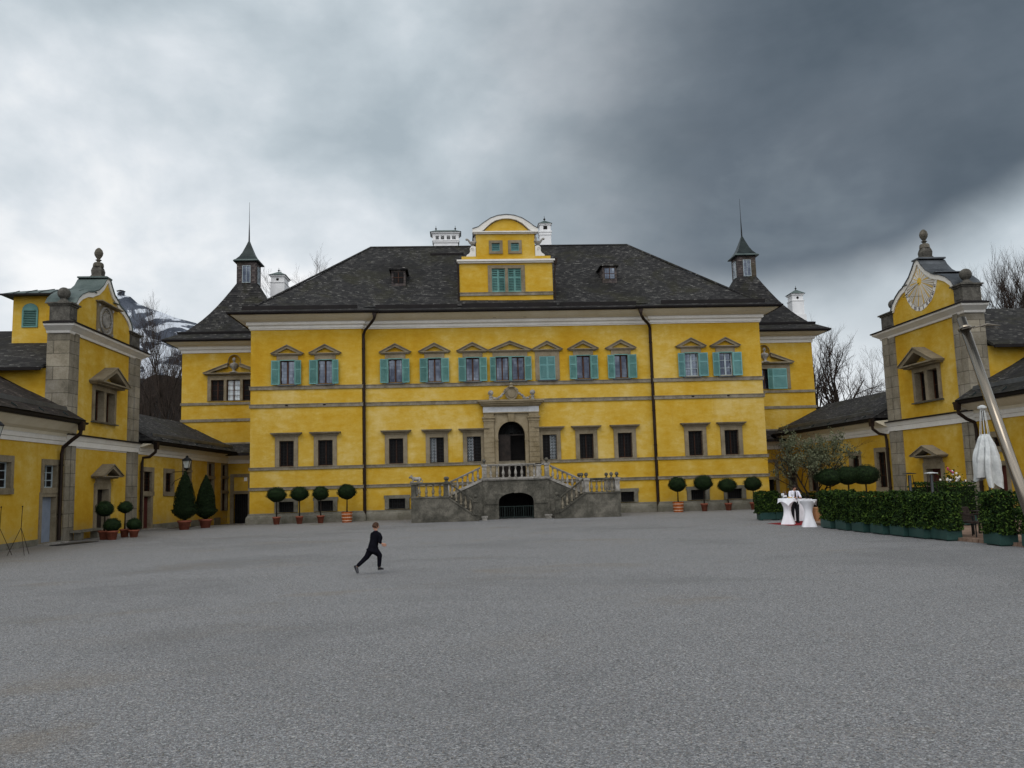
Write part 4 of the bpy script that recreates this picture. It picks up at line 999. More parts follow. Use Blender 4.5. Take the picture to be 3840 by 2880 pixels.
    ch = mb.build('chimney', 'chimwhite', root)
    mb = MB(Fq); mb.prism([(.11*math.cos(a), qz-.35+.11*math.sin(a)) for a in [2*math.pi*k/14 for k in range(14)]], dp-.06, dp-.03); mb.build('chimney_vent', 'dark', ch)
    mb = MB(Fq); e_ = .14; mb.hexa([(-w_-e_, -dp-e_, qz), (w_+e_, -dp-e_, qz), (w_+e_, dp+e_, qz), (-w_-e_, dp+e_, qz), (-.06, -dp*.5, qz+.36), (.06, -dp*.5, qz+.36), (.06, dp*.5, qz+.36), (-.06, dp*.5, qz+.36)]); mb.build('chimney_cap', 'copper', ch)
    mb = MB(Fq); spike(mb, (0, dp*.4), qz+.32, .4, .045)
    if side < 0: spike(mb, (0, -dp*.4), qz+.32, .4, .045)
    mb.build('spike', 'iron', ch)
    return root
tower(-1); tower(1)

# ------------------------------------------------------------------ gate pavilions
def pavilion(side):
    F = FL if side < 0 else FR; o = F(0, 0, 0); L_ = 8.95 if side < 0 else 7.95
    k_ = L_/8.95
    root = thing('gate_pavilion', (o[0]+side*1.5, o[1]+4, 0),
        'yellow two storey pavilion with stone corner piers, its scrolled gable bearing %s' % ('a carved oval' if side < 0 else 'a sundial'), 'pavilion')
    T = .95                                                      # thickness of the front slab
    s0, s1 = (1.05, 7.4) if side < 0 else (1.0, 6.6)
    if side < 0: ww = (3.0, 5.45); dd = (3.56, 5.0); pc, dc = 4.67, 4.72
    else: ww = (2.68, 4.83); dd = (3.1, 4.5); pc, dc = 4.05, 4.1
    holes = [(ww[0], ww[1], 5.75, 7.33), (dd[0], dd[1], 0.05, 2.35 if side < 0 else 2.2)]
    mb = MB(F); wall_grid(mb, s0, s1, 0, 9.72, 0, holes, .34)
    # gable wall above: scrolled outline
    if side < 0:
        g = [(.6, 10.2), (.6, 11.16), (.79, 11.39), (1.18, 11.66), (1.81, 11.93), (2.36, 12.03), (2.53, 12.12), (3.03, 12.30), (3.6, 12.68), (3.93, 13.06), (4.15, 13.2), (4.36, 13.15), (4.56, 12.9), (4.97, 12.5), (5.5, 12.28), (5.72, 12.08), (6.4, 11.93), (7.0, 11.68), (7.38, 11.4), (7.5, 11.13), (7.5, 10.2)]
    else:
        g = [(.61, 10.2), (.61, 11.03), (.84, 11.34), (1.28, 11.66), (1.84, 11.90), (2.2, 12.0), (2.45, 12.14), (2.95, 12.44), (3.35, 12.84), (3.5, 13.08), (3.68, 13.18), (3.86, 13.08), (4.08, 12.82), (4.45, 12.46), (4.95, 12.16), (5.2, 12.02), (5.55, 11.92), (6.0, 11.68), (6.4, 11.36), (6.62, 11.0), (6.62, 10.2)]
    mb.prism(g, -.5, 0)
    mb.box(s1*0+1.04, s1, -T, -.36, 0, 9.9) if False else None
    mb.build('wall', 'yellow2', root, recalc=False)
    # white border following the gable, and the sheet metal that covers it
    up_ = []
    for i in range(1, len(g)-1):
        a, b = Vector(g[i-1]), Vector(g[i+1]); tn = (b-a).normalized(); n_ = Vector((-tn.y, tn.x))
        up_.append((Vector(g[i]), n_))
    mb = MB(F)
    for (p, n1_), (q, n2_) in zip(up_, up_[1:]): mb.prism([tuple(p-n1_*.16), tuple(q-n2_*.16), tuple(q+n2_*.08), tuple(p+n1_*.08)], .0, .07)
    mb.build('gable_moulding', 'white', root)
    mb = MB(F)
    for (p, n1_), (q, n2_) in zip(up_, up_[1:]): mb.prism([tuple(p+n1_*.08), tuple(q+n2_*.08), tuple(q+n2_*.13), tuple(p+n1_*.13)], -1.35, .12)
    gc = (g[10][0]); mb.box(gc-.36, gc+.36, -1.35, .14, 13.24, 13.32)
    for a in ((2.3, 2.75), (5.0, 5.55)) if side < 0 else ((1.95, 2.4), (4.75, 5.2)): mb.box(a[0], a[1], -1.35, .13, 12.16, 12.2)
    mb.build('gable_roof', 'copper' if side < 0 else 'flash', root)
    mb = MB(F); mb.prism([(p[0]*.985+.06, min(p[1], 13.1)) for p in g], -1.33, -.505); mb.build('gable_back', 'yellow2', root)
    # corner piers with ashlar courses
    for a, b in ((0, s0), (s1, L_)):
        mb = MB(F); mb.box(a, b, -T, .07, 0, 4.38).box(a, b, -T, .07, 4.92, 9.72)
        mid = a+(b-a)*.45; mb.box(min(mid, b-.1), b-.12, .07, .12, 0, 4.38).box(min(mid, b-.1), b-.12, .07, .12, 4.92, 9.72)
        mb.build('corner_pier', 'ashlar', root)
        cc = (a+b)/2; w = (b-a)/2
        mb = MB(F); mb.box(a+.02, b-.25 if a == 0 else b-.02, -T+.05, .02, 10.2, 10.95); A0, B0 = a+.02, (b-.25 if a == 0 else b-.02)
        mb.box(A0-.04, B0+.04, -T, .08, 10.95, 11.03).box(A0-.12, B0+.12, -T-.06, .16, 11.03, 11.10).box(A0+.12, B0-.12, .02, .05, 10.35, 10.85)
        mb.build('pedestal', 'darkstone', root)
        mb = MB(F); c_ = ((A0+B0)/2, -T/2+.03, 11.1); mb.lathe(c_, [(.34, 0), (.30, .08), (.2, .16), (.14, .26), (.12, .3)], 12); mb.sphere((c_[0], c_[1], 11.62), .29, 14); mb.build('ball_finial', 'darkstone', root)
    # body behind the slab
    bx = [(0.06, -T+.0), (L_-.06, -T+.0), (L_-.06, -6.5), (0.06, -6.5)]
    mb = MB(F); mb.prism(bx, 0, 8.0, 'z'); mb.box(.3, L_-.3, -T, -.36, 0, 9.95); mb.build('rear_wall', 'yellow2', root)
    mb = MB(F); e0 = -.45; c = L_/2
    mb.prism([(e0, 7.88), (e0, 8.02), (c, 10.62), (L_-e0, 8.02), (L_-e0, 7.88), (c, 10.45)], -9.5, -T-.02)
    mb.F = lambda a, b, z: F(a, b, z)
    mb2 = MB(lambda a, d, z: F(a, d, z)); mb2.v = mb.v; mb2.f = mb.f
    mb2.build('rear_roof', 'shingle', root)
    for a_ in (e0-.12, L_-e0): MB(F).box(a_, a_+.12, -9.5, -T-.02, 7.84, 7.98).build('gutter', 'gutter', root)
    # cornices
    def frieze(z0, prof, name, m):
        p0, p1 = F(0, 0, 0), F(L_, 0, 0); n_ = Vector(F(0, 1, 0))-Vector(F(0, 0, 0))
        back = [F(0, -T, 0), F(0, 0, 0), F(L_, 0, 0), F(L_, -T, 0)]
        path = [(q[0], q[1]) for q in back]
        if side < 0: path = path[::1]
        # sweep expects the outside on the right of travel
        if side > 0: path = path[::-1]
        path = path if side > 0 else path
        return path
    path = [(q[0], q[1]) for q in (F(0, -T, 0), F(0, 0, 0), F(L_, 0, 0), F(L_, -T, 0))]
    if side > 0: path = path[::-1]
    # for the left pavilion the courtyard lies at +x: travelling +y keeps it on the right
    pr = lambda P: MB().sweep(path, P)
    pr([(.07, 9.62), (.10, 9.64), (.13, 9.74), (.30, 9.86), (.42, 9.94), (.44, 10.04)]).build('cornice', 'white', root)
    pr([(.42, 10.03), (.50, 10.03), (.50, 10.10), (.02, 10.24), (-.3, 10.24)]).build('cornice_flashing', 'gutter', root)
    pr([(.0, 4.37), (.09, 4.37), (.10, 4.62), (.13, 4.64), (.20, 4.82), (.24, 4.86)]).build('lower_cornice', 'white', root)
    pr([(.23, 4.855), (.30, 4.86), (.30, 4.91), (.0, 4.98)]).build('lower_flashing', 'gutter', root)
    if side < 0:                                                   # the second cornice on the broken edge
        mb = MB(F); mb.box(s0, s1, 0, .02, 4.30, 4.37)
        mb.build('frieze_board', 'white', root)  # thin plain white board just below the lower cornice
    # finial on the gable
    c_ = (gc, -.45, 13.32); mb = MB(F); mb.lathe(c_, [(.40, 0), (.40, .04), (.34, .1), (.37, .34), (.31, .5), (.27, .56)], 4, rot=0); mb.build('finial_base', 'darkstone', root)
    mb = MB(F); mb.lathe((c_[0], c_[1], 13.86), [(.24, 0), (.27, .04), (.25, .2), (.2, .26), (.08, .3), (.1, .36), (.16, .4), (.07, .46), (.12, .52), (.20, .66), (.22, .78), (.17, .94), (.08, 1.04), (.02, 1.07)], 12); mb.build('pine_cone_finial', 'finial', root)
    # upper window with pediment
    w0, w1 = ww; win = surround(F, root, w0, w1, 5.75, 7.33, .22, .22, 0, .08, lining=.32)
    cm = (w0+w1)/2; MB(F).box(cm-.13, cm+.13, -.3, .078, 5.75, 7.328).build('mullion', 'trim', win)
    for a, b in ((w0, cm-.13), (cm+.13, w1)): pane(F, win, a, b, 5.75, 7.33, -.30, 'glassdark'); bars(F, win, a, b, 5.75, 7.33, -.295, 2, 2, .02, 'brownwood')
    ped(F, win, cm, (w1-w0)/2+.62, 7.56, 8.52, .62, .15, .2)
    MB(F).box(w0-.3, w1+.3, .0, .2, 5.66, 5.72).build('sill', 'flash', win)
    # door with its own pediment
    a, b = dd; zt = holes[1][3]
    dr = surround(F, root, a, b, 0.05, zt, .24, .3, 0, .09, 'trim', 'doorway', lining=.33)
    ped(F, dr, (a+b)/2, (b-a)/2+.62, 2.88 if side < 0 else 2.76, 3.56 if side < 0 else 3.36, .55, .12, .17)
    MB(F).box(a-.12, b+.12, .0, .1, zt+.3, 2.9 if side < 0 else 2.78).build('frieze', 'trim', dr)
    pane(F, dr, a, b, 0, zt, -.33, 'dark')
    if side < 0: MB(F).box(a+.7, b-.02, -.32, -.27, .05, zt-.02).build('door', 'doorwood', dr)
    else: MB(F).box(a+.05, b-.05, -.32, -.28, .05, zt-.02).build('door', 'reddoor', dr)
    return root, F, L_
pavL, _, _ = pavilion(-1); pavR, _, LR_ = pavilion(1)
# carved oval panel on the left gable
F = FL; mb = MB(F); mb.box(3.0, 5.0, 0, .06, 10.25, 11.78).box(2.85, 5.6, 0, .34, 11.80, 11.86); pn = mb.build('stone_panel', 'trim', pavL)
mb = MB(F); mb.tube([(4.0+.72*math.cos(a), .09, 10.98+.68*math.sin(a)) for a in [2*math.pi*k/28 for k in range(29)]], .06, 6)
mb.tube([(4.0+.40*math.cos(a), .09, 11.02+.38*math.sin(a)) for a in [2*math.pi*k/20 for k in range(21)]], .035, 5)
mb.prism([(4.0+.36*math.cos(a), 11.02+.34*math.sin(a)) for a in [2*math.pi*k/20 for k in range(20)]], .06, .12)
random.seed(9)
for k in range(16): a = 2*math.pi*k/16; mb.sphere((4.0+.57*math.cos(a), .08, 10.99+.54*math.sin(a)), .05, 5)
for du, dz in ((-.85, .65), (.85, .65), (-.85, -.65), (.85, -.65)): mb.sphere((4.0+du, .06, 11.0+dz), .09, 6)
mb.build('carving', 'balus', pn)
# belfry behind the left gable
Fb = lambda u, d, z: (u, 42-d, z)
mb = MB(Fb); hb = [(-21.6, -20.95, 10.5, 11.3)]
wall_grid(mb, -22.12, -19.2, 9.0, 12.02, 0, hb, .2); mb.face([(-22.12, 0, 9), (-22.12, -3.6, 9), (-22.12, -3.6, 12.02), (-22.12, 0, 12.02)]); mb.face([(-19.2, 0, 9), (-19.2, -3.6, 9), (-19.2, -3.6, 12.02), (-19.2, 0, 12.02)])
mb.prism([(-21.60+.33*(1-math.cos(math.pi*k/8)), 11.3+.3*math.sin(math.pi*k/8)) for k in range(9)], -.02, .003)
bel = mb.build('belfry', 'yellow2', pavL, recalc=False)
mb = MB(Fb); zs = [11.3+.3*math.sin(math.pi*k/8) for k in range(9)]
mb.box(-21.66, -21.58, -.05, .05, 10.44, 11.3).box(-20.97, -20.89, -.05, .05, 10.44, 11.3).box(-21.58, -20.97, -.05, .05, 10.44, 10.52)
mb.prism([(-21.275-.385*math.cos(math.pi*k/8), 11.3+.36*math.sin(math.pi*k/8)) for k in range(9)], .004, .05)
for k in range(9): z = 10.56+k*.085; mb.prism([(-.06, z), (-.05, z-.02), (.04, z+.02), (.03, z+.045)], -21.58, -20.97, 'u')
mb.build('belfry_shutter', 'shutter', bel)
MB(Fb).box(-21.58, -20.97, -.14, -.1, 10.5, 11.3).build('belfry_opening', 'dark', bel)
mb = MB(Fb)
A = [(-22.62, .5, 12.02), (-18.3, .5, 12.1), (-18.3, -4.1, 12.1), (-22.62, -4.1, 12.02)]
rows = []
for k in range(6):
    q = k/5; w = 1-q; zz = 12.04+.74*(q**.8)
    tx0, tx1 = -20.1, -18.3
    rows.append([(-22.62+( -20.1+22.62)*q, .5-2.2*q, zz), (-18.3, .5-2.2*q, zz), (-18.3, -4.1+2.2*q, zz), (-22.62+(-20.1+22.62)*q, -4.1+2.2*q, zz)])
for r0, r1 in zip(rows, rows[1:]): mb.strip(r0, r1, True)
mb.face(rows[0]); mb.face(rows[-1])
br_ = mb.build('belfry_roof', 'copper', bel)
mb = MB(Fb)
for u in (-21.9, -21.3, -20.7, -20.1, -19.5, -18.9):
    q1 = 1.0 if u > -20.1 else max(.12, (u+22.62)/2.52)
    P = [(u, .5-2.2*q, 12.05+.74*(q**.8)+.01) for q in [q1*j/5 for j in range(6)]]; mb.tube(P, .018, 4)
mb.build('roof_seam', 'copperdark', br_)
mb = MB(Fb); mb.box(-22.66, -18.3, .5, .58, 11.97, 12.05); mb.build('gutter', 'gutter', bel)
# sundial painted on the right gable
F = FR
c, zc = 3.66, 12.06
def shield(sc, zoff=0.):
    return
outline = [(3.66, 13.0), (3.80, 12.80), (4.05, 12.52), (4.4, 12.26), (4.85, 12.02), (5.16, 11.92), (5.12, 11.6), (4.95, 11.25), (4.6, 10.85), (4.2, 10.6), (3.75, 10.50), (3.2, 10.62), (2.7, 10.86), (2.35, 11.2), (2.14, 11.6), (2.02, 11.86), (2.45, 11.98), (2.85, 12.18), (3.2, 12.48), (3.5, 12.82)]
mb = MB(F); mb.prism(outline, .0, .012); dial = mb.build('sundial', 'white', pavR)
# inner painted field
inn = [(c+(u-c)*.86, zc+(z-zc)*(.86 if z < zc else .93)) for u, z in outline]
M['dialfield'] = mottled('sundial_ochre_grey_paint', (.30, .26, .20), (.42, .36, .27), 3)
M['dialgold'] = mottled('sundial_gold_paint', (.62, .38, .05), (.72, .47, .08), 3)
M['dialmark'] = mottled('sundial_dark_marks', (.06, .05, .06), (.10, .08, .09), 5)
MB(F).prism(inn, .012, .018).build('dial_field', 'dialfield', dial)
cs, cz_ = 3.66, 12.08
mb = MB(F); mg = MB(F)
def edge_r(a, poly):
    best = 9
    dx, dz = math.cos(a), math.sin(a)
    for i in range(len(poly)):
        (x1, z1), (x2, z2) = poly[i], poly[(i+1) % len(poly)]
        ex, ez = x2-x1, z2-z1; den = dx*ez-dz*ex
        if abs(den) < 1e-6: continue
        tq = ((x1-cs)*ez-(z1-cz_)*ex)/den; uq = ((x1-cs)*dz-(z1-cz_)*dx)/den
        if tq > .05 and 0 <= uq <= 1: best = min(best, tq)
    return best
for k in range(56):
    a = 2*math.pi*k/56; r = edge_r(a, inn)*.97
    if r < .3: continue
    tgt = mg if k % 4 == 0 else mb
    w0_, w1_ = .008, .026; nx, nz_ = -math.sin(a), math.cos(a); ca, sa = math.cos(a), math.sin(a)
    tgt.prism([(cs+ca*.2-nx*w0_, cz_+sa*.2-nz_*w0_), (cs+ca*r-nx*w1_, cz_+sa*r-nz_*w1_), (cs+ca*r+nx*w1_, cz_+sa*r+nz_*w1_), (cs+ca*.2+nx*w0_, cz_+sa*.2+nz_*w0_)], .018, .024)
mb.build('dial_ray', 'white', dial)
mg.prism([(cs+.2*math.cos(a), cz_+.2*math.sin(a)) for a in [2*math.pi*k/20 for k in range(20)]], .018, .03)
mg.build('dial_sun', 'dialgold', dial)
# hour figures round the lower rim (Roman numerals)
def stroke(mb, u, z, du, dz, a, w=.02):
    ca, sa = math.cos(a), math.sin(a)
    P = [(u+ca*q[0]-sa*q[1], z+sa*q[0]+ca*q[1]) for q in ((-w, -dz), (w, -dz), (w+du, dz), (-w+du, dz))]
    mb.prism(P, .0125, .022)
nums = ['VI', 'VII', 'VIII', 'IX', 'X', 'XI', 'XII', 'I', 'II', 'III']
mb = MB(F)
for k, s_ in enumerate(nums):
    a = math.radians(-158+k*138/9); r1 = (edge_r(a, inn)+edge_r(a, outline))/2; u, z = cs+r1*math.cos(a), cz_+r1*math.sin(a)
    th = a+math.pi/2; wch = .085; n = len(s_)
    for j, chh in enumerate(s_):
        off_ = -(j-(n-1)/2)*wch; uu, zz = u+math.cos(th)*off_, z+math.sin(th)*off_
        if chh == 'I': stroke(mb, uu, zz, 0, .085, th, .016)
        elif chh == 'V': stroke(mb, uu, zz, .035, .085, th, .016); stroke(mb, uu, zz, -.035, .085, th, .016)
        else: stroke(mb, uu-.02, zz, .05, .085, th, .016); stroke(mb, uu+.02, zz, -.05, .085, th, .016)
mb.build('hour_numerals', 'dialmark', dial)
MB(F).tube([(cs+.0, .02, cz_-.05), (cs+.45, .75, cz_-.75)], .014, 5).tube([(cs+.45, .75, cz_-.75), (cs-.1, .02, cz_-.8)], .009, 4).build('gnomon', 'iron', dial)

# ------------------------------------------------------------------ low wings
def low_wing(F, side, s0, s1, wins, label, hgut=4.9, rise=3.8, run=5.6, depth=7.5, plinth=True, hiphigh=None, eave=1.0, gap=None, hb=4.3):
    o = F((s0+s1)/2, -2, 0)
    root = thing('low_wing', (o[0], o[1], 0), label, 'building')
    holes = [w[:4] for w in wins if w[4] != 'tall'] + [(w[0], w[1], z0, z1) for w in wins if w[4] == 'tall' for z0, z1 in w[5]]
    mb = MB(F); wall_grid(mb, s0, s1, -.35, hb, 0, holes, .26)
    mb.face([(s0, 0, -.3), (s0, -depth, -.3), (s0, -depth, hb), (s0, 0, hb)]); mb.face([(s1, 0, -.3), (s1, -depth, -.3), (s1, -depth, hb), (s1, 0, hb)])
    mb.face([(s0, -depth, -.3), (s1, -depth, -.3), (s1, -depth, hb), (s0, -depth, hb)])
    mb.build('wall', 'yellow2', root, recalc=False)
    if plinth:
        mb = MB(F); xs_ = [s0]+[q for w in sorted(wins) if w[2] < .3 for q in (w[0]-.22, w[1]+.22)]+[s1]
        for a, b in zip(xs_[::2], xs_[1::2]):
            if b > a: MB(F).box(a, b, -.02, .05, -.35, .26).build('plinth', 'base', root)
    mb = MB(F); P = [(0, hb-.04), (.06, hb-.04), (.07, hb+.12), (.12, hb+.14), (.13, hb+.3), (.16, hb+.34)]
    mb.strip([(s0, d, z) for d, z in P], [(s1, d, z) for d, z in P]); mb.build('cornice', 'white', root)
    P = [(.16, hb+.341), (.22, hb+.46), (.45, hb+.56), (eave-.12, hgut+.0)]
    mb = MB(F); mb.strip([(s0, d, z) for d, z in P], [(s1, d, z) for d, z in P]); mb.strip([(s0, -.3, hb+.2), (s0, .16, hb+.34)], [(s0, -.3, hgut+.1), (s0, eave-.12, hgut)]); mb.build('cove', 'cove', root)
    mb = MB(F); mb.strip([(s0-.02, d, z) for d, z in [(eave-.14, hgut-.02), (eave-.12, hgut+.2), (eave+.02, hgut+.2)]], [(s1+.02, d, z) for d, z in [(eave-.14, hgut-.02), (eave-.12, hgut+.2), (eave+.02, hgut+.2)]])
    mb.strip([(s0-.05, d, z) for d, z in gprof(eave-.1, hgut+.1, .1)], [(s1+.05, d, z) for d, z in gprof(eave-.1, hgut+.1, .1)]); mb.box(s0-.05, s1+.05, eave-.1, eave-.05, hgut, hgut+.22)
    mb.build('gutter', 'gutter', root)
    mb = MB(F); k = 10; zr = hgut+.2
    nS = max(4, int((s1-s0)))
    def zz(q): return zr+rise*(q+.02*math.sin(math.pi*q*2))
    i0 = len(mb.v)
    for i in range(nS+1):
        s_ = s0+(s1-s0)*i/nS
        for j in range(k+1):
            q = j/k; d = eave-run*q; w = noise.noise(Vector((s_*.5, q*3, side)))*.04 if 0 < i < nS else 0; mb.v.append(F(s_, d, zz(q)+w))
    for i in range(nS):
        for j in range(k): q_ = i0+i*(k+1)+j; mb.f.append([q_, q_+1, q_+k+2, q_+k+1])
    # far slope
    mb.face([(s0, eave-run, zz(1)), (s1, eave-run, zz(1)), (s1, eave-2*run+.5, zr), (s0, eave-2*run+.5, zr)])
    mb.face([(s0, eave, zr), (s0, eave-run, zz(1)), (s0, eave-2*run+.5, zr)]); mb.face([(s1, eave, zr), (s1, eave-run, zz(1)), (s1, eave-2*run+.5, zr)])
    rf = mb.build('roof', 'shingle' if F is not FL else 'shingle2', root)
    mb = MB(F); dq = .12; mb.prism([(eave-run*dq-.08, zz(dq)+.02), (eave-run*dq+.02, zz(dq)+.0), (eave-run*dq-.02, zz(dq)+.2), (eave-run*dq-.10, zz(dq)+.22)], s0+.8, s1-.4, 'u')
    sbd = mb.build('snow_board', 'flash', rf)
    n = int((s1-s0)/2.2)
    for i in range(n): s_ = s0+1.2+i*2.2; MB(F).prism([(eave-run*.02, zz(.02)+.02), (eave-run*.06, zz(.06)+.02), (eave-run*.06, zz(.06)+.1), (eave-run*.02, zz(.02)+.06)], s_-.012, s_+.012, 'u').build('snow_hook', 'copperdark', rf)
    for w in wins:
        a, b, z0, z1, kind = w[:5]
        if kind == 'win':
            f = surround(F, root, a, b, z0, z1, .22, .25, .24, .05)
            pane(F, f, a, b, z0, z1, -.2, w[5] if len(w) > 5 else 'glassdark'); bars(F, f, a, b, z0, z1, -.19, 2, 3 if z1-z0 > 1 else 2, .03, w[6] if len(w) > 6 else 'brownwood')
            if not (len(w) > 6 and w[6] == 'bluewood'): grille(F, f, a, b, z0, z1, -.06, 3, 3, .01)
        elif kind == 'door':
            f = surround(F, root, a, b, z0, z1, .2, .2, 0, .05, 'trim', 'doorway', lining=.25)
            pane(F, f, a, b, z0, z1, -.25, 'dark'); MB(F).box(a+.02, b-.02, -.24, -.18, z0+.02, z1-.02).build('door', w[5], f)
            MB(F).box(a-.3, b+.4, .05, .5, -.02, .05).build('doorstep', 'balus', f)
        elif kind == 'tall':
            f = surround(F, root, a, b, w[5][0][0], w[5][-1][1], .16, .16, 0, .05, 'trim', 'tall_window')
            for (q0, q1), (r0, r1) in zip(w[5], w[5][1:]): MB(F).box(a-.2, b+.2, -.02, .09, q1, r0).build('transom', 'trim', f)
            for (q0, q1) in w[5]: pane(F, f, a, b, q0, q1, -.2, 'glassdark'); bars(F, f, a, b, q0, q1, -.19, 2, 2, .025, 'brownwood')
    return root
# near left wing (in front of the pavilion, towards the camera)
low_wing(FL, -1, -16, -.02, [(-1.9, -.72, 2.44, 3.45, 'win', 'glassdark', 'bluewood'), (-2.0, -.72, .05, 2.06, 'door', 'bluedoor'), (-5.72, -4.68, 2.44, 3.5, 'win', 'glassdark', 'bluewood'), (-9.4, -8.2, 2.44, 3.5, 'win', 'glassdark', 'bluewood')],
         'yellow one storey wing with brown shingle roof, at the left edge nearest the camera', 5.30, 3.2, 5.8, 7.5, eave=.95, hb=4.42)
low_wing(GL, -1, .02, 12.35, [(.72, 1.66, 2.2, 3.36, 'win'), (.75, 1.6, .05, 1.93, 'door', 'reddoor'), (3.22, 4.1, 2.2, 3.36, 'win'), (5.5, 6.4, 0, 0, 'tall', [(1.0, 2.6), (2.85, 3.5), (3.62, 4.2)]), (9.0, 9.75, 0, 0, 'tall', [(1.0, 3.15), (3.34, 4.2)]), (11.15, 11.93, 0, 0, 'tall', [(1.0, 2.2), (2.4, 3.25), (3.4, 4.2)])],
         'yellow one storey wing with dark roof between the left pavilion and the palace', 4.85, 2.35, 4.6, 6.5, eave=1.0, hb=4.34)
low_wing(GR, 1, .0, 14.45, [(.6, 1.6, 1.2, 3.27, 'win'), (3.6, 4.6, 2.3, 3.18, 'win'), (9.35, 10.4, 0, 0, 'tall', [(1.0, 2.1), (2.2, 3.15)]), (12.6, 13.6, 0, 0, 'tall', [(.9, 2.0), (2.1, 3.0)])],
         'yellow one storey wing with dark roof between the palace and the sundial pavilion', 4.98, 2.2, 4.6, 6.5, eave=1.0, hb=4.3)
low_wing(FR, 1, -20, -.02, [(-1.75, -1.15, 3.1, 3.55, 'win'), (-2.0, -1.1, .05, 2.25, 'door', 'reddoor'), (-6, -5, 2.4, 3.4, 'win'), (-10, -9, 2.4, 3.4, 'win')],
         'yellow one storey wing with dark roof, at the right edge nearest the camera', 5.18, 3.2, 5.8, 7.5, eave=.95, hb=4.40)
# link walls beside the palace, each with a gateway under a lean-to roof
def link(side):
    xa, xb = (-16.6, PX0+.0) if side < 0 else (PX1-.0, 23.95)
    Y = 60.4; F = yplane(Y)
    root = thing('link_wall', ((xa+xb)/2, Y, 0), 'short yellow wall with a stone framed gateway, tucked between the %s wing and the palace' % ('left' if side < 0 else 'right'), 'wall')
    g0, g1, gz_ = (-16.12, -15.12, 1.82) if side < 0 else (20.9, 23.2, 1.75)
    mb = MB(F); wall_grid(mb, xa-.6, xb+.6, -.4, 4.2, 0, [(g0, g1, -.3, gz_)], .4); mb.build('wall', 'yellow2', root, recalc=False)
    mb = MB(F); mb.box(g0-.25, g0, -.02, .08, -.4, 3.2).box(g1, g1+.25, -.02, .08, -.4, 3.2).box(g0, g1, -.02, .08, gz_, gz_+.22).box(g0-.25, g1+.25, -.02, .081, 3.02, 3.24); mb.build('gateway_frame', 'trim', root)
    pane(F, root, g0, g1, -.3, gz_, -.39, 'dark')
    grille(F, root, g0, g1, -.25, gz_-.05, -.1, 7, 3, .015, 'gate')
    MB(F).strip([(xa-.4, 0, 3.98), (xa-.4, .08, 3.98), (xa-.4, .1, 4.22), (xa-.4, .5, 4.5), (xa-.4, .9, 4.55)], [(xb+.3, 0, 3.98), (xb+.3, .08, 3.98), (xb+.3, .1, 4.22), (xb+.3, .5, 4.5), (xb+.3, .9, 4.55)]).build('cornice', 'white', root)
    MB(F).box(xa-.4, xb+.3, .9, 1.05, 4.5, 4.68).build('gutter', 'gutter', root)
    MB(F).face([(xa-.8, 1.0, 4.7), (xb+.3, 1.0, 4.7), (xb+.3, -.6, 5.45), (xa-.8, -.6, 5.45)]).build('roof', 'shingle', root)
    if side < 0: MB(F).box(-15.42, -15.2, .0, .03, 2.72, 3.0).build('sign', 'signwhite', root)
    return root
link(-1); link(1)
# downpipes of the wings
def wp(F, s, d0, z0, root, zt=4.2, top=(0, 0)):
    downpipe(F, root, [(s+top[0], d0, z0), (s+top[0], d0-.05, z0-.35), (s+top[0]*.5, d0*.6, z0-.62), (s, .22, zt), (s, .17, zt-.3)], .085, (s+top[0], d0, z0+.0), .1)
wings = [o for o in COL.objects if o.name.startswith('low_wing')]
wp(FL, -.62, 1.0, 5.2, wings[0], 4.25); wp(GL, .25, 1.0, 4.75, wings[1], 4.1); wp(GR, .12, 1.0, 4.9, wings[2], 4.2); wp(FR, -.28, 1.0, 5.1, wings[3], 4.3)
# ------------------------------------------------------------------ ground, hill, mountain
def gz(x, y):
    def ss(a, b, v): q = min(1, max(0, (v-a)/(b-a))); return q*q*(3-2*q)
    return -.24*ss(50, 60, y)*(ss(-12.95, -14, x) if x < 0 else ss(19.6, 21, x))
xs_ = [-3000, -400, -80, -40]+[-38+2*i for i in range(39)]+[42, 80, 400, 3000]; ys_ = [-2000, -200, -40, -10]+[-8+2*i for i in range(41)]+[80, 120, 400, 3500]
mb = MB(); mb.v = [(x, y, gz(x, y)) for y in ys_ for x in xs_]; nx = len(xs_)
mb.f = [[j*nx+i, j*nx+i+1, (j+1)*nx+i+1, (j+1)*nx+i] for j in range(len(ys_)-1) for i in range(nx-1)]
g = mb.build('ground', 'gravel'); tag(g, 'wide courtyard of fine grey gravel', 'ground', kind='structure')
def interp(P, x):
    if x <= P[0][0]: return P[0][1]
    for (a, b), (c, d) in zip(P, P[1:]):
        if x <= c: return b+(d-b)*(x-a)/(c-a)
    return P[-1][1]
RID = [(-1000, 50), (-700, 105), (-560, 140), (-480, 165), (-430, 188), (-392, 204), (-374, 206), (-366, 218), (-352, 219), (-345, 211), (-328, 203), (-304, 193), (-282, 187), (-240, 165), (-150, 110), (0, 55), (150, 15), (300, -5)]
mb = MB(); nx, ny = 170, 60
for j in range(ny+1):
    for i in range(nx+1):
        x = -1000+1300*i/nx; y = 520+900*j/ny; r = interp(RID, x*900/max(y, 1) if y > 900 else x)
        q = (y-520)/380 if y < 900 else max(0, 1-(y-900)/500)
        h = r*(q**1.15)
        nn = noise.fractal(Vector((x*.012, y*.012, 3)), 1, 2, 6)*26*min(1, 4*q*(1-q)+.12)
        rg = abs(noise.noise(Vector((x*.02+y*.006, y*.006, 9))))*24*q*(1 if y < 880 else .1)
        mb.v.append((x, y, h+nn*(.25 if abs(y-900) < 20 else 1)-rg-2))
mb.f = [[j*(nx+1)+i, j*(nx+1)+i+1, (j+1)*(nx+1)+i+1, (j+1)*(nx+1)+i] for j in range(ny) for i in range(nx)]
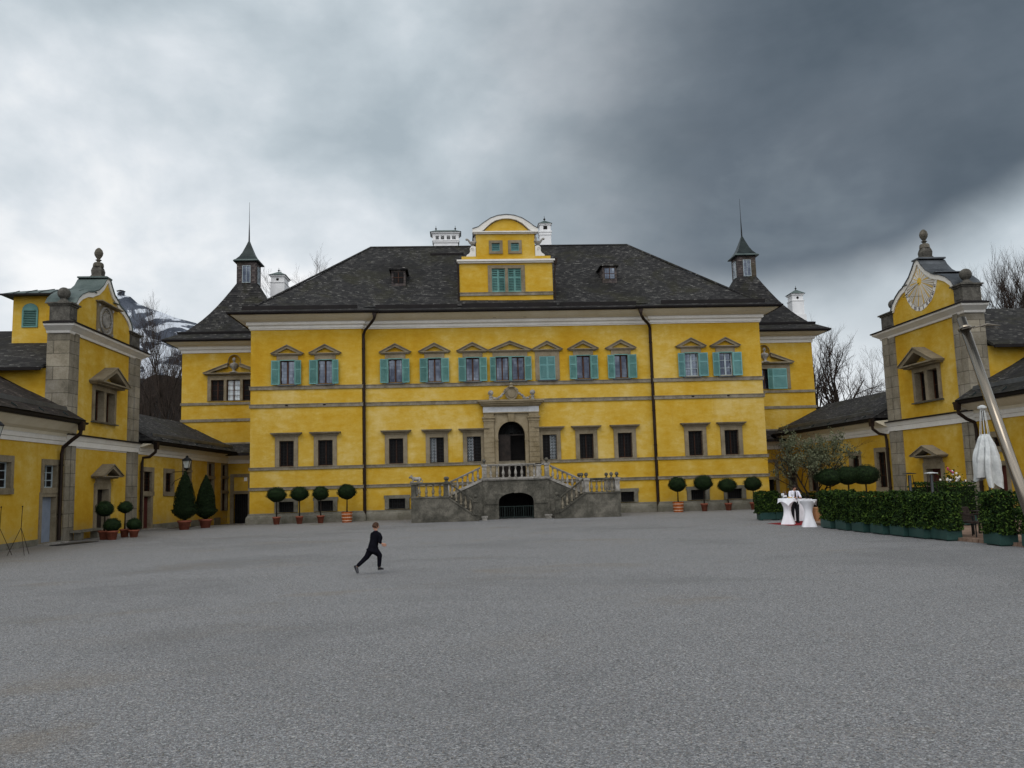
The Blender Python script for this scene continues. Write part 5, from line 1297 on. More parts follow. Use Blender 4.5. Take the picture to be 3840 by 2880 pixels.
mt = mb.build('mountain', 'rock', None, True); tag(mt, 'snow streaked rocky mountain far behind the left pavilion', 'mountain', kind='structure')
def ground_at(o, x, y):
    best = min(o.data.vertices, key=lambda v: (v.co.x-x)**2+(v.co.y-y)**2); return best.co.z
zm = ground_at(mt, -361, 900)
st_ = thing('summit_station', (-361, 897, zm), 'tiny building on the snowy mountain peak, far behind the left pavilion', 'building')
Gs = lambda u, v, z: (-361+u, 897-v, zm+z)
MB(Gs).box(-3.2, 3.2, -2, 2, .8, 4.2).build('wall', 'rock', st_); MB(Gs).prism([(-4, 4.2), (4, 4.2), (3.6, 4.9), (0, 5.6), (-3.6, 4.9)], -2.6, 2.6).build('roof', 'gutter', st_)
for u in (-3, 0, 3): MB(Gs).box(u-.4, u+.4, -.5, .5, -4, .8).build('leg', 'gutter', st_)
MB(Gs).box(-2.2, 2.2, 2, 2.05, 1.6, 3.2).build('window', 'glassdark', st_)
mb = MB(); nx, ny = 50, 30
for j in range(ny+1):
    for i in range(nx+1):
        x = -130+110*i/nx; y = 88+150*j/ny; q = min(1, j/8); e_ = min(1, (nx-i)/8)
        mb.v.append((x, y, (18.5+j*.12)*q*(q*.4+.6)*e_*e_+noise.fractal(Vector((x*.3, y*.3, 1)), 1, 2, 4)*1.4*q))
mb.f = [[j*(nx+1)+i, j*(nx+1)+i+1, (j+1)*(nx+1)+i+1, (j+1)*(nx+1)+i] for j in range(ny) for i in range(nx)]
hl = mb.build('hill', 'wood_hill', None, False); tag(hl, 'dark wooded hillside behind the left wing', 'hill', kind='structure')

# ------------------------------------------------------------------ trees
def grow(mbT, mbB, p, d, L_, r, lvl, maxl, spread, upw, rng, leaves=None, nseg=4, kids=(3, 5)):
    P = [p.copy()]; R = [r]; cur = p.copy(); dd = d.copy()
    for k in range(nseg):
        dd = (dd+Vector((rng.uniform(-1, 1), rng.uniform(-1, 1), rng.uniform(-.6, .8)))*.16*(1+lvl*.3)+Vector((0, 0, upw))).normalized()
        cur = cur+dd*(L_/nseg); P.append(cur.copy()); R.append(r*(1-.68*(k+1)/nseg))
    (mbT if lvl <= 1 else mbB).tube([tuple(q) for q in P], R, 7 if lvl == 0 else 5 if lvl == 1 else 3)
    if leaves is not None and lvl >= maxl-1: leaves += P[1:]
    if lvl >= maxl: return
    n = rng.randint(*kids)+(3 if lvl == 0 else 0)
    for i in range(n):
        q = (.35 if lvl == 0 else .2)+(.65 if lvl == 0 else .8)*(i+rng.random())/n; q = min(q, .99)
        k = int(q*nseg); f = q*nseg-k; b = P[k].lerp(P[min(k+1, nseg)], f)
        ax = (P[min(k+1, nseg)]-P[k]).normalized(); side = ax.cross(Vector((rng.uniform(-1, 1), rng.uniform(-1, 1), rng.uniform(-1, 1)))).normalized()
        an = rng.uniform(.45, 1.0)*spread; nd = (ax*math.cos(an)+side*math.sin(an)+Vector((0, 0, upw*3))).normalized()
        grow(mbT, mbB, b, nd, L_*rng.uniform(.42, .68)*(1.15-q*.4), R[k]*.58+.002, lvl+1, maxl, spread, upw, rng, leaves, max(3, nseg-1), kids)
def bare_tree(loc, h, seed, label, r=.3, spread=.9, upw=.06, maxl=4, lean=(0, 0), kids=(4, 6), mB='bark', mb2='bark2', group='leafless trees behind the buildings'):
    root = thing('bare_tree', loc, label, 'tree', group); rng = random.Random(seed)
    T_, B_ = MB(), MB(); base = Vector(loc)
    grow(T_, B_, base, Vector((lean[0], lean[1], 1)).normalized(), h*.66, r, 0, maxl, spread, upw, rng, None, 7, kids)
    T_.build('trunk', mB, root, True, False, False); B_.build('branches', mb2, root, False, False, False)
    return root
bare_tree((-27.2, 80, 0), 20.5, 3, 'tallest thin leafless tree between the left pavilion and the tower', .20, .55, .10, 4, (0, 0), (6, 8))
bare_tree((-29.2, 78, 0), 15.5, 5, 'leafless tree with a forked crown close beside the left pavilion', .22, .8, .07, 4)
bare_tree((-30.6, 86, 0), 15, 8, 'leafless tree seen over the low roof beside the left pavilion pier', .2, .8, .07, 4)
bare_tree((-25.6, 84, 0), 15.5, 12, 'leafless tree right beside the left tower wall', .2, .7, .08, 4)
bare_tree((-32.5, 95, 4), 14, 21, 'leafless tree in the wood, half hidden by the left pavilion', .2, .8, .07, 4)
bare_tree((-29.0, 92, 3), 13.5, 33, 'short leafless tree in the dark wood edge', .2, .8, .07, 4)
bare_tree((-34.5, 90, 3), 12.5, 41, 'low spreading leafless tree behind the left pavilion', .2, .85, .07, 4)
bare_tree((-16.6, 88, 0), 26.5, 9, 'round crowned leafless tree rising behind the left slope of the palace roof', .30, .60, .07, 5, (0, 0), (5, 5))
bare_tree((35.3, 80, 0), 16.5, 14, 'leafless tree leaning against the right tower wall', .24, .75, .06, 4, (-.02, 0))
bare_tree((38.6, 80, 0), 17, 17, 'leafless tree with thick dark bent trunk over the right low roof', .42, .9, .05, 4, (-.10, 0), (5, 7))
bare_tree((40.6, 80, 0), 13.6, 23, 'slender young leafless tree over the right low roof', .14, .75, .07, 4, (.01, 0))
bare_tree((36.6, 62, 0), 14.0, 29, 'leafless tree reaching out from behind the sundial pavilion', .3, 1.0, .03, 4)
bare_tree((42.0, 60, 0), 18.5, 31, 'dense leafless tree above the right ball finial of the sundial gable', .3, .6, .10, 4, (0, 0), (6, 8))
bare_tree((45.4, 63, 0), 17.5, 37, 'leafless tree at the far right edge above the wing roof', .3, .7, .08, 4, (0, 0), (6, 8))


def leaf_mesh(name, pts, size, m, parent, jitter=.3, rng=None, normals=None):
    """many small leaf quads at given points"""
    n = len(pts); rs = np.random.RandomState(rng or 1); P = np.array(pts, float)
    A = rs.normal(size=(n, 3)); 
    if normals is not None: A = A*.75+np.array(normals)*1.0
    A /= np.linalg.norm(A, axis=1, keepdims=True); B = np.cross(A, rs.normal(size=(n, 3))); B /= np.linalg.norm(B, axis=1, keepdims=True); C = np.cross(A, B)
    s = size*(1+jitter*rs.uniform(-1, 1, (n, 1)))
    Q = np.stack([P-B*s*.5, P-C*s*.28+B*s*.05, P+B*s*.5, P+C*s*.28-B*s*.05], 1).reshape(-1, 3)-np.array(parent_origin(parent))
    me = bpy.data.meshes.new(name); me.from_pydata(Q.tolist(), [], np.arange(4*n).reshape(-1, 4).tolist()); me.materials.append(M[m])
    o = bpy.data.objects.new(name, me); COL.objects.link(o); o.parent = parent; ORG[o.name] = parent_origin(parent)
    return o
def blob(name, c, R, m, parent, seed, prof=None, n=16, bumpy=.06):
    mb = MB(); seg = 10
    for k in range(seg+1):
        th = math.pi*k/seg
        for j in range(n):
            ph = 2*math.pi*j/n; v = Vector((math.sin(th)*math.cos(ph), math.sin(th)*math.sin(ph), math.cos(th)))
            s = 1+bumpy*noise.noise(v*2.5+Vector((seed, 0, 0)))*2
            mb.v.append((c[0]+R[0]*v.x*s, c[1]+R[1]*v.y*s, c[2]+R[2]*v.z*s))
    mb.f = [[k*n+j, k*n+(j+1) % n, (k+1)*n+(j+1) % n, (k+1)*n+j] for k in range(seg) for j in range(n)]
    return mb.build(name, m, parent, True, True, False)
def crown_ball(par, c, R, n, size, m, seed, core='hedge_core', flat=.0):
    """clipped round crown: dense dark inside and thousands of leaves in an uneven shell"""
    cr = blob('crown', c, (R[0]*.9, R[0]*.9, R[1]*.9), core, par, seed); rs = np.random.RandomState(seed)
    V = rs.normal(size=(n, 3)); V /= np.linalg.norm(V, axis=1, keepdims=True)
    s = np.array([1+.085*noise.noise(Vector(v)*2.6+Vector((seed, 1, 0)))*2 for v in V])[:, None]*(rs.uniform(.86, 1.06, (n, 1)))
    P = V*s*np.array([[R[0], R[0], R[1]]]); P[:, 2] = np.where(P[:, 2] < 0, P[:, 2]*(1-flat), P[:, 2]); P += np.array(c)
    leaf_mesh('leaves', P, size, m, cr, .35, seed, V)
    return cr
def pot(par, c, r, h, kind='terracotta'):
    mb = MB(); x, y, z = c
    if kind == 'terracotta':
        mb.lathe(c, [(r*.68, 0), (r*.93, h*.8), (r*1.05, h*.8), (r*1.07, h), (r*.93, h), (r*.9, h*.9)], 16); o = mb.build('pot', 'terracotta', par, True)
    else:
        mb.lathe(c, [(r*.86, 0), (r*1.0, h), (r*.9, h), (r*.9, h*.9)], 18); o = mb.build('tub', 'tub', par, False)
        mb = MB()
        for q in (.18, .48, .8): rr_ = r*(.86+.14*q)+.008; mb.lathe((x, y, z+h*q), [(rr_, -.02), (rr_+.006, 0), (rr_, .02)], 18)
        mb.build('tub_band', 'tubband', o)
    MB().lathe((x, y, z+h*.86), [(r*.88, 0), (r*.88, .01)], 14).build('soil', 'bark', o)
    return o
def lollipop(loc, label, R, zc, potr, poth, kind='terracotta', seed=1, group=None, leaf='box_leaf', cat='potted tree', nleaf=2200):
    root = thing('potted_topiary_tree', loc, label, cat, group); x, y, z = loc
    pot(root, loc, potr, poth, kind)
    if zc-R[1] > poth+.05:
        MB().tube([(x, y, z+poth*.8), (x+.01, y, z+(poth+zc)/2), (x, y, z+zc)], [.045, .035, .03], 7).build('trunk', 'bark', root, True)
    crown_ball(root, (x, y, z+zc), R, nleaf, .075, leaf, seed, flat=.22)
    return root
GP = 'clipped ball trees in pots along the palace front'
YP = 50.9
for i, (x, R, zc, kind, pr, ph, lab) in enumerate([
    (-11.05, (.60, .47), 1.75, 'terracotta', .23, .46, 'leftmost ball tree before the palace, nearest the gateway'),
    (-9.70, (.57, .46), 1.76, 'terracotta', .22, .46, 'second ball tree from the palace gateway, past the first basement window'),
    (-8.45, (.50, .45), 1.75, 'terracotta', .22, .46, 'smallest left ball tree, in a faded terracotta pot before a basement window'),
    (-6.89, (.57, .50), 1.80, 'tub', .33, .62, 'ball tree in an orange banded tub beside the left downpipe'),
    (13.29, (.56, .50), 1.68, 'tub', .34, .62, 'ball tree in an orange banded tub beside the right downpipe'),
    (14.92, (.62, .50), 1.72, 'terracotta', .22, .48, 'largest right ball tree, before the basement window past the orange tub'),
    (16.43, (.60, .46), 1.52, 'terracotta', .22, .46, 'lowest right ball tree, third along from the right downpipe'),
    (18.03, (.57, .47), 1.58, 'terracotta', .23, .46, 'ball tree nearest the right corner of the palace')]):
    lollipop((x, YP-.1, 0), 'dark green '+lab, R, zc, pr, ph, kind, 50+i, GP)
GL_ = 'potted topiary beside the left pavilion door'
lollipop((-16.6, 40.1, 0), 'tall dark ball shrub in a terracotta pot, right beside the stone bench', (.41, .39), 1.40, .25, .42, seed=71, group=GL_)
lollipop((-16.1, 39.75, 0), 'low round shrub in a large terracotta pot, in front of the pavilion door', (.38, .33), .66, .27, .42, seed=72, group=GL_)
lollipop((-16.3, 41.7, 0), 'small ball tree on a thin bare stem in a terracotta pot', (.34, .30), 1.42, .22, .40, seed=73, group=GL_)
lollipop((-15.75, 41.4, 0), 'low round shrub in a terracotta pot, rightmost of the pavilion pots', (.34, .30), .60, .24, .36, seed=74, group=GL_)
def cone_tree(loc, h, r, label, seed, ph=.5):
    root = thing('potted_cone_tree', loc, label, 'potted tree', 'tall cone shaped shrubs in pots'); x, y, z = loc; pot(root, loc, .36, ph)
    def rad_(q): return r*(math.sin(min(1, q/.22)*math.pi/2)**.8 if q < .22 else ((1-(q-.22)/.78)**.95*.84+.16*math.sin(math.pi*(1-(q-.22)/.78))**.9*1.3))
    mb = MB(); mb.lathe((x, y, z+ph+.0), [(max(.02, rad_(k/14)*.86), h*k/14) for k in range(15)], 16); cr = mb.build('crown', 'hedge_core', root, True, True, False)
    rs = np.random.RandomState(seed); P = []; Nn = []
    while len(P) < 5200:
        q = rs.uniform(0, 1); 
        if rs.uniform() > rad_(q)/r+.05: continue
        a = rs.uniform(0, 2*math.pi); rr_ = rad_(q)*(1+.06*noise.noise(Vector((math.cos(a)*2, math.sin(a)*2, q*5+seed))))*rs.uniform(.88, 1.05)+.01
        P.append((x+rr_*math.cos(a), y+rr_*math.sin(a), z+ph+h*q)); Nn.append((math.cos(a), math.sin(a), .3))
    leaf_mesh('leaves', P, .075, 'cone_leaf', cr, .3, seed, Nn)
cone_tree((-15.42, 47.7, 0), 2.75, .68, 'large dark cone shaped shrub in a terracotta pot under the wall lantern', 5, .52)
cone_tree((-14.78, 49.4, 0), 2.55, .63, 'dark cone shaped shrub in a terracotta pot, the one nearer the palace', 6, .50)

# ------------------------------------------------------------------ hedges in planters
def hedge_planter(loc, ang, L_, D_, zt, label, seed, group, ph=.36, n=3600):
    root = thing('hedge_planter', loc, label, 'hedge', group); x0, y0, z0 = loc
    ca, sa = math.cos(ang), math.sin(ang)
    G = lambda u, v, z: (x0+u*ca-v*sa, y0+u*sa+v*ca, z0+z)
    LL = L_; L_ = LL-.14; mb = MB(G); w = .03
    mb.box(-L_/2, L_/2, -D_/2, -D_/2+w, .04, ph).box(-L_/2, L_/2, D_/2-w, D_/2, .04, ph).box(-L_/2, -L_/2+w, -D_/2+w, D_/2-w, .04, ph).box(L_/2-w, L_/2, -D_/2+w, D_/2-w, .04, ph).box(-L_/2+w, L_/2-w, -D_/2+w, D_/2-w, .06, ph-.06)
    mb.box(-L_/2-.01, L_/2+.01, -D_/2-.012, -D_/2, ph-.05, ph-.0)
    for u in (-L_/2+.1, L_/2-.1): mb.box(u-.05, u+.05, -D_/2+.05, D_/2-.05, 0, .04)
    mb.build('planter_box', 'planter', root)
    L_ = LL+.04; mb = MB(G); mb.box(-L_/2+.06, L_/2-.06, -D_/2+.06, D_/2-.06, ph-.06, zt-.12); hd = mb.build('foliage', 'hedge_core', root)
    rs = np.random.RandomState(seed); P = []; Nn = []
    for k in range(n):
        f = rs.choice(4, p=[.37, .37, .13, .13]); u = rs.uniform(-L_/2, L_/2); v = rs.uniform(-D_/2, D_/2); z = rs.uniform(ph-.04, zt)
        if f == 0: v = -D_/2; nn_ = (0, -1)
        elif f == 1: v = D_/2; nn_ = (0, 1)
        elif f == 2: u = -L_/2; nn_ = (-1, 0)
        else: u = L_/2; nn_ = (1, 0)
        if rs.uniform() < .25: z = zt+rs.normal()*.03; u = rs.uniform(-L_/2, L_/2); v = rs.uniform(-D_/2, D_/2); nn_ = (0, 0)
        b = .09*noise.noise(Vector((u*2.3+seed, v*2.3, z*2.3)))+rs.normal()*.03
        u += nn_[0]*b; v += nn_[1]*b; z += (.07*noise.noise(Vector((u*3+seed, v*3, 0))) if nn_ == (0, 0) else 0)
        if f < 2 and nn_ == (0, 0): pass
        q = G(u, v, z); P.append(q); Nn.append((nn_[0]*ca-nn_[1]*sa, nn_[0]*sa+nn_[1]*ca, .5 if nn_ != (0, 0) else 1))
    leaf_mesh('leaves', P, .085, 'hedge_leaf', hd, .4, seed, Nn)
    return root
HG = 'leafy hedge planters round the terrace'
hedge_planter((14.33, 38.65, 0), 0, .98, .45, 1.30, 'hedge planter standing alone beside the white tables, near the palace', 1, HG)
ys2 = [(31.6, 14.22, 'farthest hedge planter of the long row, beside the orange brown box'), (30.35, 14.24, 'second hedge planter of the long row, counted from the tables'), (29.1, 14.27, 'third hedge planter of the long row, counted from the tables'),
       (27.85, 14.33, 'fourth hedge planter of the long row, in the middle'), (26.7, 14.42, 'fifth hedge planter of the long row, counted from the tables'), (25.65, 14.5, 'sixth hedge planter of the long row, next to the last one'), (24.68, 14.66, 'last hedge planter of the row, left of the chairs')]
for i, (y, x, lab) in enumerate(ys2): hedge_planter((x, y, 0), math.pi/2-.04, 1.08, .46, 1.37+.03*math.sin(i*2), 'green boxed '+lab, 10+i, HG)
hedge_planter((14.88, 22.45, 0), math.pi/2-.06, .95, .5, 1.44, 'green boxed hedge planter just right of the gap with the chairs', 31, HG)
hedge_planter((15.12, 21.15, 0), math.pi/2-.06, 1.0, .5, 1.44, 'green boxed hedge planter cut off by the right edge of the photo', 32, HG)
HB = 'hedge planters at the back of the terrace'
for i, (x, y, ang, z_, lab) in enumerate([(16.9, 29.4, 0, 1.64, 'left back hedge planter, before the sundial pavilion doorway'), (18.05, 29.4, 0, 1.62, 'right back hedge planter, before the sundial pavilion pier'), (16.2, 37.8, 0, 1.2, 'low back hedge under the olive tree'), (17.4, 37.8, 0, 1.15, 'low back hedge behind the rounded topiary'), (15.15, 38.6, 0, 1.15, 'low back hedge beside the olive tree stem')]):
    hedge_planter((x, y, .1 if x > 15.2 and y < 36 else 0), ang, 1.1, .5, z_-(.1 if x > 15.2 and y < 36 else 0), 'dark green '+lab, 40+i, HB, n=1500)
# rounded topiary behind the hedge
for i, (x, y, R, zc, lab) in enumerate([(16.35, 36.2, (.62, .42), 1.92, 'left of the three rounded shrubs on stems behind the hedge'), (17.1, 36.0, (.58, .45), 1.98, 'middle rounded shrub on a stem behind the hedge'), (17.85, 35.9, (.64, .47), 1.98, 'largest and rightmost of the rounded shrubs on stems behind the hedge')]):
    lollipop((x, y, 0), 'dark green '+lab, R, zc, .3, .5, seed=90+i, group='rounded shrubs behind the hedge')
# olive tree
root = thing('olive_tree', (15.95, 37.0, 0), 'grey green olive tree with thin twisted stems behind the white tables', 'tree')
rng = random.Random(11); T_, B_ = MB(), MB(); lv = []
pot(root, (15.95, 37.0, 0), .4, .55)
for d in ((-.55, 0, 1), (.30, .1, 1), (-.15, -.2, 1), (.6, 0, 1), (-.9, .1, 1)):
    grow(T_, B_, Vector((16.0, 37, .5)), Vector(d).normalized(), 2.35*(1.1 if abs(d[0]) > .5 else 1), .05, 0, 3, .95, .03, rng, lv, 5, (3, 4))
T_.build('trunk', 'bark', root, True, False, False); cr = B_.build('crown', 'bark', root, False, False, False)
rs = np.random.RandomState(5); lv = [p for p in lv if p.z > 1.55 and abs(p.x-16.05) < 1.5]
P = np.array([tuple(p) for p in lv]); P = np.repeat(P, max(1, int(9500/len(P))), 0); P = P+rs.normal(size=P.shape)*.10
leaf_mesh('leaves', P, .085, 'olive_leaf', cr, .4, 3)

# ------------------------------------------------------------------ terrace
deck = MB(); n = 60
for k in range(n):
    y = 20.2+k*.245; x0 = 14.55+max(0, (26-y))*.10
    deck.box(x0+.0, 21.5, y, y+.235, .0, .10)
dk = deck.build('terrace_deck', 'deck'); tag(dk, 'low wooden terrace floor behind the hedge planters', 'deck')
def chair(loc, ang, label):
    root = thing('armchair', loc, label, 'chair', 'dark woven armchairs on the terrace'); ca, sa = math.cos(ang), math.sin(ang)
    G = lambda u, v, z: (loc[0]+u*ca-v*sa, loc[1]+u*sa+v*ca, loc[2]+z)
    for u in (-.24, .24):
        for v in (-.22, .24): MB(G).tube([(u*1.08, v*1.05, 0), (u, v, .42)], [.016, .02], 6).build('leg', 'iron', root)
    MB(G).hexa([(-.27, -.26, .40), (.27, -.26, .40), (.27, .27, .40), (-.27, .27, .40), (-.26, -.25, .46), (.26, -.25, .46), (.27, .27, .45), (-.27, .27, .45)]).build('seat', 'rattan', root)
    mb = MB(G); mb.hexa([(-.26, .22, .46), (.26, .22, .46), (.26, .26, .46), (-.26, .26, .46), (-.25, .32, .88), (.25, .32, .88), (.25, .36, .88), (-.25, .36, .88)])
    for k in range(6): z = .52+k*.06; mb.box(-.255, .255, .21+(z-.46)*.24, .222+(z-.46)*.24, z, z+.02)
    mb.build('backrest', 'rattan', root)
    for sg in (-1, 1): MB(G).tube([(sg*.27, -.24, .42), (sg*.28, -.22, .64), (sg*.28, .1, .66), (sg*.27, .28, .64)], .022, 6).build('armrest', 'rattan', root)
    return root
chair((15.35, 24.35, .1), .4, 'dark woven armchair showing in the gap between the hedge planters, on the left'); chair((15.55, 23.55, .1), -1.3, 'dark woven armchair showing in the gap, nearest the right hedge planter')
chair((16.6, 25.6, .1), 2.6, 'dark woven armchair behind the small table in the hedge gap'); 
tb = thing('terrace_table', (16.1, 24.8, .1), 'small dark table among the armchairs in the hedge gap', 'table')
MB().box(15.75, 16.45, 24.45, 25.15, .80, .84).build('tabletop', 'rattan', tb)
for a, b in ((15.8, 24.5), (16.4, 24.5), (15.8, 25.1), (16.4, 25.1)): MB().box(a-.02, a+.02, b-.02, b+.02, .10, .80).build('leg', 'iron', tb)
def heater(loc, label, cap):
    root = thing('patio_heater', loc, label, 'heater', 'pyramid patio heaters on the terrace'); x, y, z = loc
    for sx in (-1, 1):
        for sy in (-1, 1): MB().tube([(x+sx*.22, y+sy*.22, z+.1), (x+sx*.07, y+sy*.07, z+1.88)], .012, 5).build('leg', 'pipe', root)
    MB().box(x-.24, x+.24, y-.24, y+.24, z, z+.12).build('base', 'iron', root)
    MB().lathe((x, y, z+.7), [(.035, 0), (.05, .4), (.06, 1.15)], 10).build('flame_tube', 'flash', root)
    MB().lathe((x, y, z+1.9), [(.235, 0), (.24, .02), (.05, .05)], 4).build('cap', cap, root)
    return root
heater((16.05, 29.0, .1), 'pyramid patio heater with dark cap, left of the sundial pavilion doorway', 'iron'); heater((16.8, 28.9, .1), 'pyramid patio heater with pale cap, directly before the sundial pavilion doorway', 'canvas')
# furled parasol
root = thing('parasol', (19.0, 29, .1), 'closed off white parasol hanging in folds beside the leaning steel mast', 'parasol')
x, y = 19.0, 29
MB().lathe((x, y, .1), [(.35, 0), (.35, .06), (.06, .1), (.04, .3)], 14).build('base', 'flash', root); MB().tube([(x, y, .3), (x, y, 4.35)], .035, 8).build('pole', 'flash', root)
MB().lathe((x, y, 4.22), [(.05, 0), (.16, .08), (.16, .14), (.04, .2)], 10).build('top_cap', 'canvas', root)
for k in range(8):
    a = 2*math.pi*k/8+.2; MB().tube([(x+.07*math.cos(a), y+.07*math.sin(a), 4.25), (x+.17*math.cos(a), y+.17*math.sin(a), 3.2)], .012, 5).build('rib', 'canvas', root)
mb = MB(); nn = 64; zs = [3.36+(1.5-3.36)*k/22 for k in range(23)]; nn = 96
rs_ = random.Random(3); dl = [rs_.uniform(-.12, .55) for _ in range(8)]; wd = [rs_.uniform(.75, 1.2) for _ in range(8)]
for kz, z in enumerate(zs):
    q = kz/(len(zs)-1)
    for j in range(nn):
        a = 2*math.pi*j/nn; lob = int((a/(2*math.pi))*8) % 8; w = abs(math.sin(a*4))**.7
        fold = .5+.5*math.sin(a*19+q*3+lob*2)
        r = .13+(.34*wd[lob])*min(1, (q*1.9)**.7)*(.35+.65*w)+.035*fold*min(1, q*3)+.03*noise.noise(Vector((math.cos(a)*3, math.sin(a)*3, q*6)))
        r *= 1-.30*max(0, q-.55)*(1.4-w)
        zz_ = z+dl[lob]*q*q*(.5+.5*w)+.16*(1-w)*q; a2 = a+.22*math.sin(q*4+lob*1.7)*q
        mb.v.append((x+r*math.cos(a2), y+r*math.sin(a2), zz_))
mb.f = [[k*nn+j, k*nn+(j+1) % nn, (k+1)*nn+(j+1) % nn, (k+1)*nn+j] for k in range(len(zs)-1) for j in range(nn)]
mb.build('canopy', 'canvas', root, True)
# leaning steel mast
root = thing('steel_mast', (10.73, 14.77, 0), 'tall leaning polished steel mast at the right edge', 'mast')
b0, b1 = Vector((10.73, 14.77, 0)), Vector((10.86, 17.0, 5.35))
MB().tube([tuple(b0), tuple(b0.lerp(b1, .5)), tuple(b1)], [.110, .101, .092], 24).build('tube', 'steel', root, True)
c = b0.lerp(b1, .955); ax = (b1-b0).normalized()
MB().tube([tuple(c-ax*.02), tuple(c+ax*.02)], .135, 20).build('clamp', 'steel', root)
MB().tube([tuple(c+Vector((-.15, -.12, -.03))), tuple(c+Vector((.15, -.13, 0.03)))], .012, 6).tube([tuple(c+Vector((.12, -.1, 0.0))), tuple(c+Vector((.34, 0, .05)))], .014, 6).tube([tuple(c+Vector((.34, 0, .05))), tuple(c+Vector((.50, 0, .085))), tuple(c+Vector((.80, 0, .06)))], [.012, .035, .008], 8).tube([tuple(c+Vector((.34, 0, .04))), tuple(c+Vector((.8, 0, .0)))], .008, 5).build('tension_rod', 'steel', root)
MB().lathe((10.73, 14.77, 0), [(.24, 0), (.24, .03), (.13, .05)], 16).build('foot_plate', 'steel', root)
# flowering pot by the right wing
root = thing('flower_pot', (20.2, 33.4, 0), 'terracotta pot of white and pink flowers by the right pavilion pier', 'plant')
pot(root, (20.2, 33.4, 0), .3, .5)
MB().tube([(20.2, 33.4, .4), (20.2, 33.4, 1.4)], .03, 6).build('stem', 'bark', root)
rs = np.random.RandomState(8); P = rs.normal(size=(700, 3))*np.array([.22, .22, .26])+np.array([20.2, 33.4, 1.45]); fo = leaf_mesh('foliage', P, .09, 'hedge_leaf', root, .3, 2)
P = rs.normal(size=(26, 3))*np.array([.2, .2, .16])+np.array([20.25, 33.3, 1.75]); mb = MB(); [mb.sphere(tuple(p), .045, 6) for p in P[:20]]; mb.build('white_flower', 'flowerw', root)
mb = MB(); [mb.sphere((20.2+.1*math.cos(k), 33.3+.1*math.sin(k), 2.0+.06*k), .045, 6) for k in range(4)]; mb.build('pink_flower', 'flowerp', root)

# ------------------------------------------------------------------ drinks corner
MB_ = MB(lambda u, v, z: (u, v, z)); MB_.face([(13.25, 35.85, .006), (13.5, 33.9, .006), (15.6, 34.5, .006), (15.2, 36.9, .006)]); rg = MB_.build('carpet', 'rug'); tag(rg, 'flat dark red carpet under the white bar tables', 'carpet')
def bar_table(loc, label, h=1.08, rot=.3):
    root = thing('bar_table', loc, label, 'table', 'white covered bar tables'); x, y, z = loc
    mb = MB(); n = 24; prof = [(.30, 0, .9), (.285, .06, .9), (.24, .2, .6), (.18, .4, .3), (.15, .58, .1), (.165, .72, 0), (.22, .86, 0), (.29, .97, 0), (.34, 1.04, 0), (.35, 1.07, 0), (.35, 1.08, 0), (.05, 1.085, 0)]
    for r, zz, sq in prof:
        for j in range(n):
            a = 2*math.pi*j/n; k = 1+sq*.22*math.cos(4*(a))  # pulled out to four feet
            mb.v.append((x+r*k*math.cos(a+rot), y+r*k*math.sin(a+rot), z+zz/1.08*h))
    m_ = len(prof); mb.f = [[q*n+j, q*n+(j+1) % n, (q+1)*n+(j+1) % n, (q+1)*n+j] for q in range(m_-1) for j in range(n)]+[[(m_-1)*n+j for j in range(n)]]
    mb.build('stretch_cover', 'linen', root, True)
    MB().lathe((x, y, z+h-.012), [(.33, -.02), (.345, 0)], 20).build('tabletop', 'linen', root)
    return root
def draped(loc, h, w, rot, label, seed, pull=(0, 0)):
    n = 24; mb = MB(); x, y, z = loc; ca, sa = math.cos(rot), math.sin(rot)
    for j in range(n+1):
        for i in range(n+1):
            u, v = (i/n-.5)*w, (j/n-.5)*w; uu, vv = u+pull[0], v+pull[1]; r = math.hypot(uu, vv); over = max(0, r-.36)
            k = 1 if r < .36 else (.36+over*.16*(1+.5*math.sin(math.atan2(vv, uu)*7+seed)))/r
            mb.v.append((x+(uu*k)*ca-(vv*k)*sa, y+(uu*k)*sa+(vv*k)*ca, z+h+.012+.006*noise.noise(Vector((u*6, v*6, seed)))-over*.93))
    mb.f = [[j*(n+1)+i, j*(n+1)+i+1, (j+1)*(n+1)+i+1, (j+1)*(n+1)+i] for j in range(n) for i in range(n)]
    o = mb.build('tablecloth', 'linen', None, True); tag(o, label, 'tablecloth', 'square white cloths laid over the bar tables')
    return o
bar_table((13.87, 35.0, 0), 'white bar table on the left of the waiter'); draped((13.87, 35.0, 0), 1.08, .88, .55, 'square white cloth hanging over the left bar table', 2, (-.06, -.05))
bar_table((13.92, 32.95+.0, 0), 'white bar table on the right, nearer the hedge', 1.06, .5); draped((13.95, 33.0, 0), 1.06, .84, .95, 'crumpled white cloth hanging over the right bar table', 5, (.10, .05))
bt = thing('buffet_table', (15.2, 37.2, 0), 'long white clothed table behind the waiter', 'table')
MB().box(14.75, 15.75, 36.9, 37.6, .95, .99).build('tabletop', 'linen', bt)
mb = MB(); k = 60
ring_ = []
for a, b, c_, d_ in ((14.72, 36.87, 15.78, 36.87), (15.78, 36.87, 15.78, 37.63), (15.78, 37.63, 14.72, 37.63), (14.72, 37.63, 14.72, 36.87)):
    for j in range(15): q = j/15; ring_.append((a+(c_-a)*q, b+(d_-b)*q))
def off_(i): return .02*math.sin(i*1.7)
mb.strip([(p[0], p[1], .995) for p in ring_], [(p[0]+off_(i)*1.5, p[1]+off_(i), .02) for i, p in enumerate(ring_)], True); mb.face([(p[0], p[1], .996) for p in ring_]); mb.build('cloth_skirt', 'linen', bt, False)
bx = MB(); bx.box(15.05, 15.55, 34.9, 35.5, 0.012, .66); o_ = thing('storage_box', (15.3, 35.2, 0), 'orange brown box between the right bar table and the hedge', 'box')
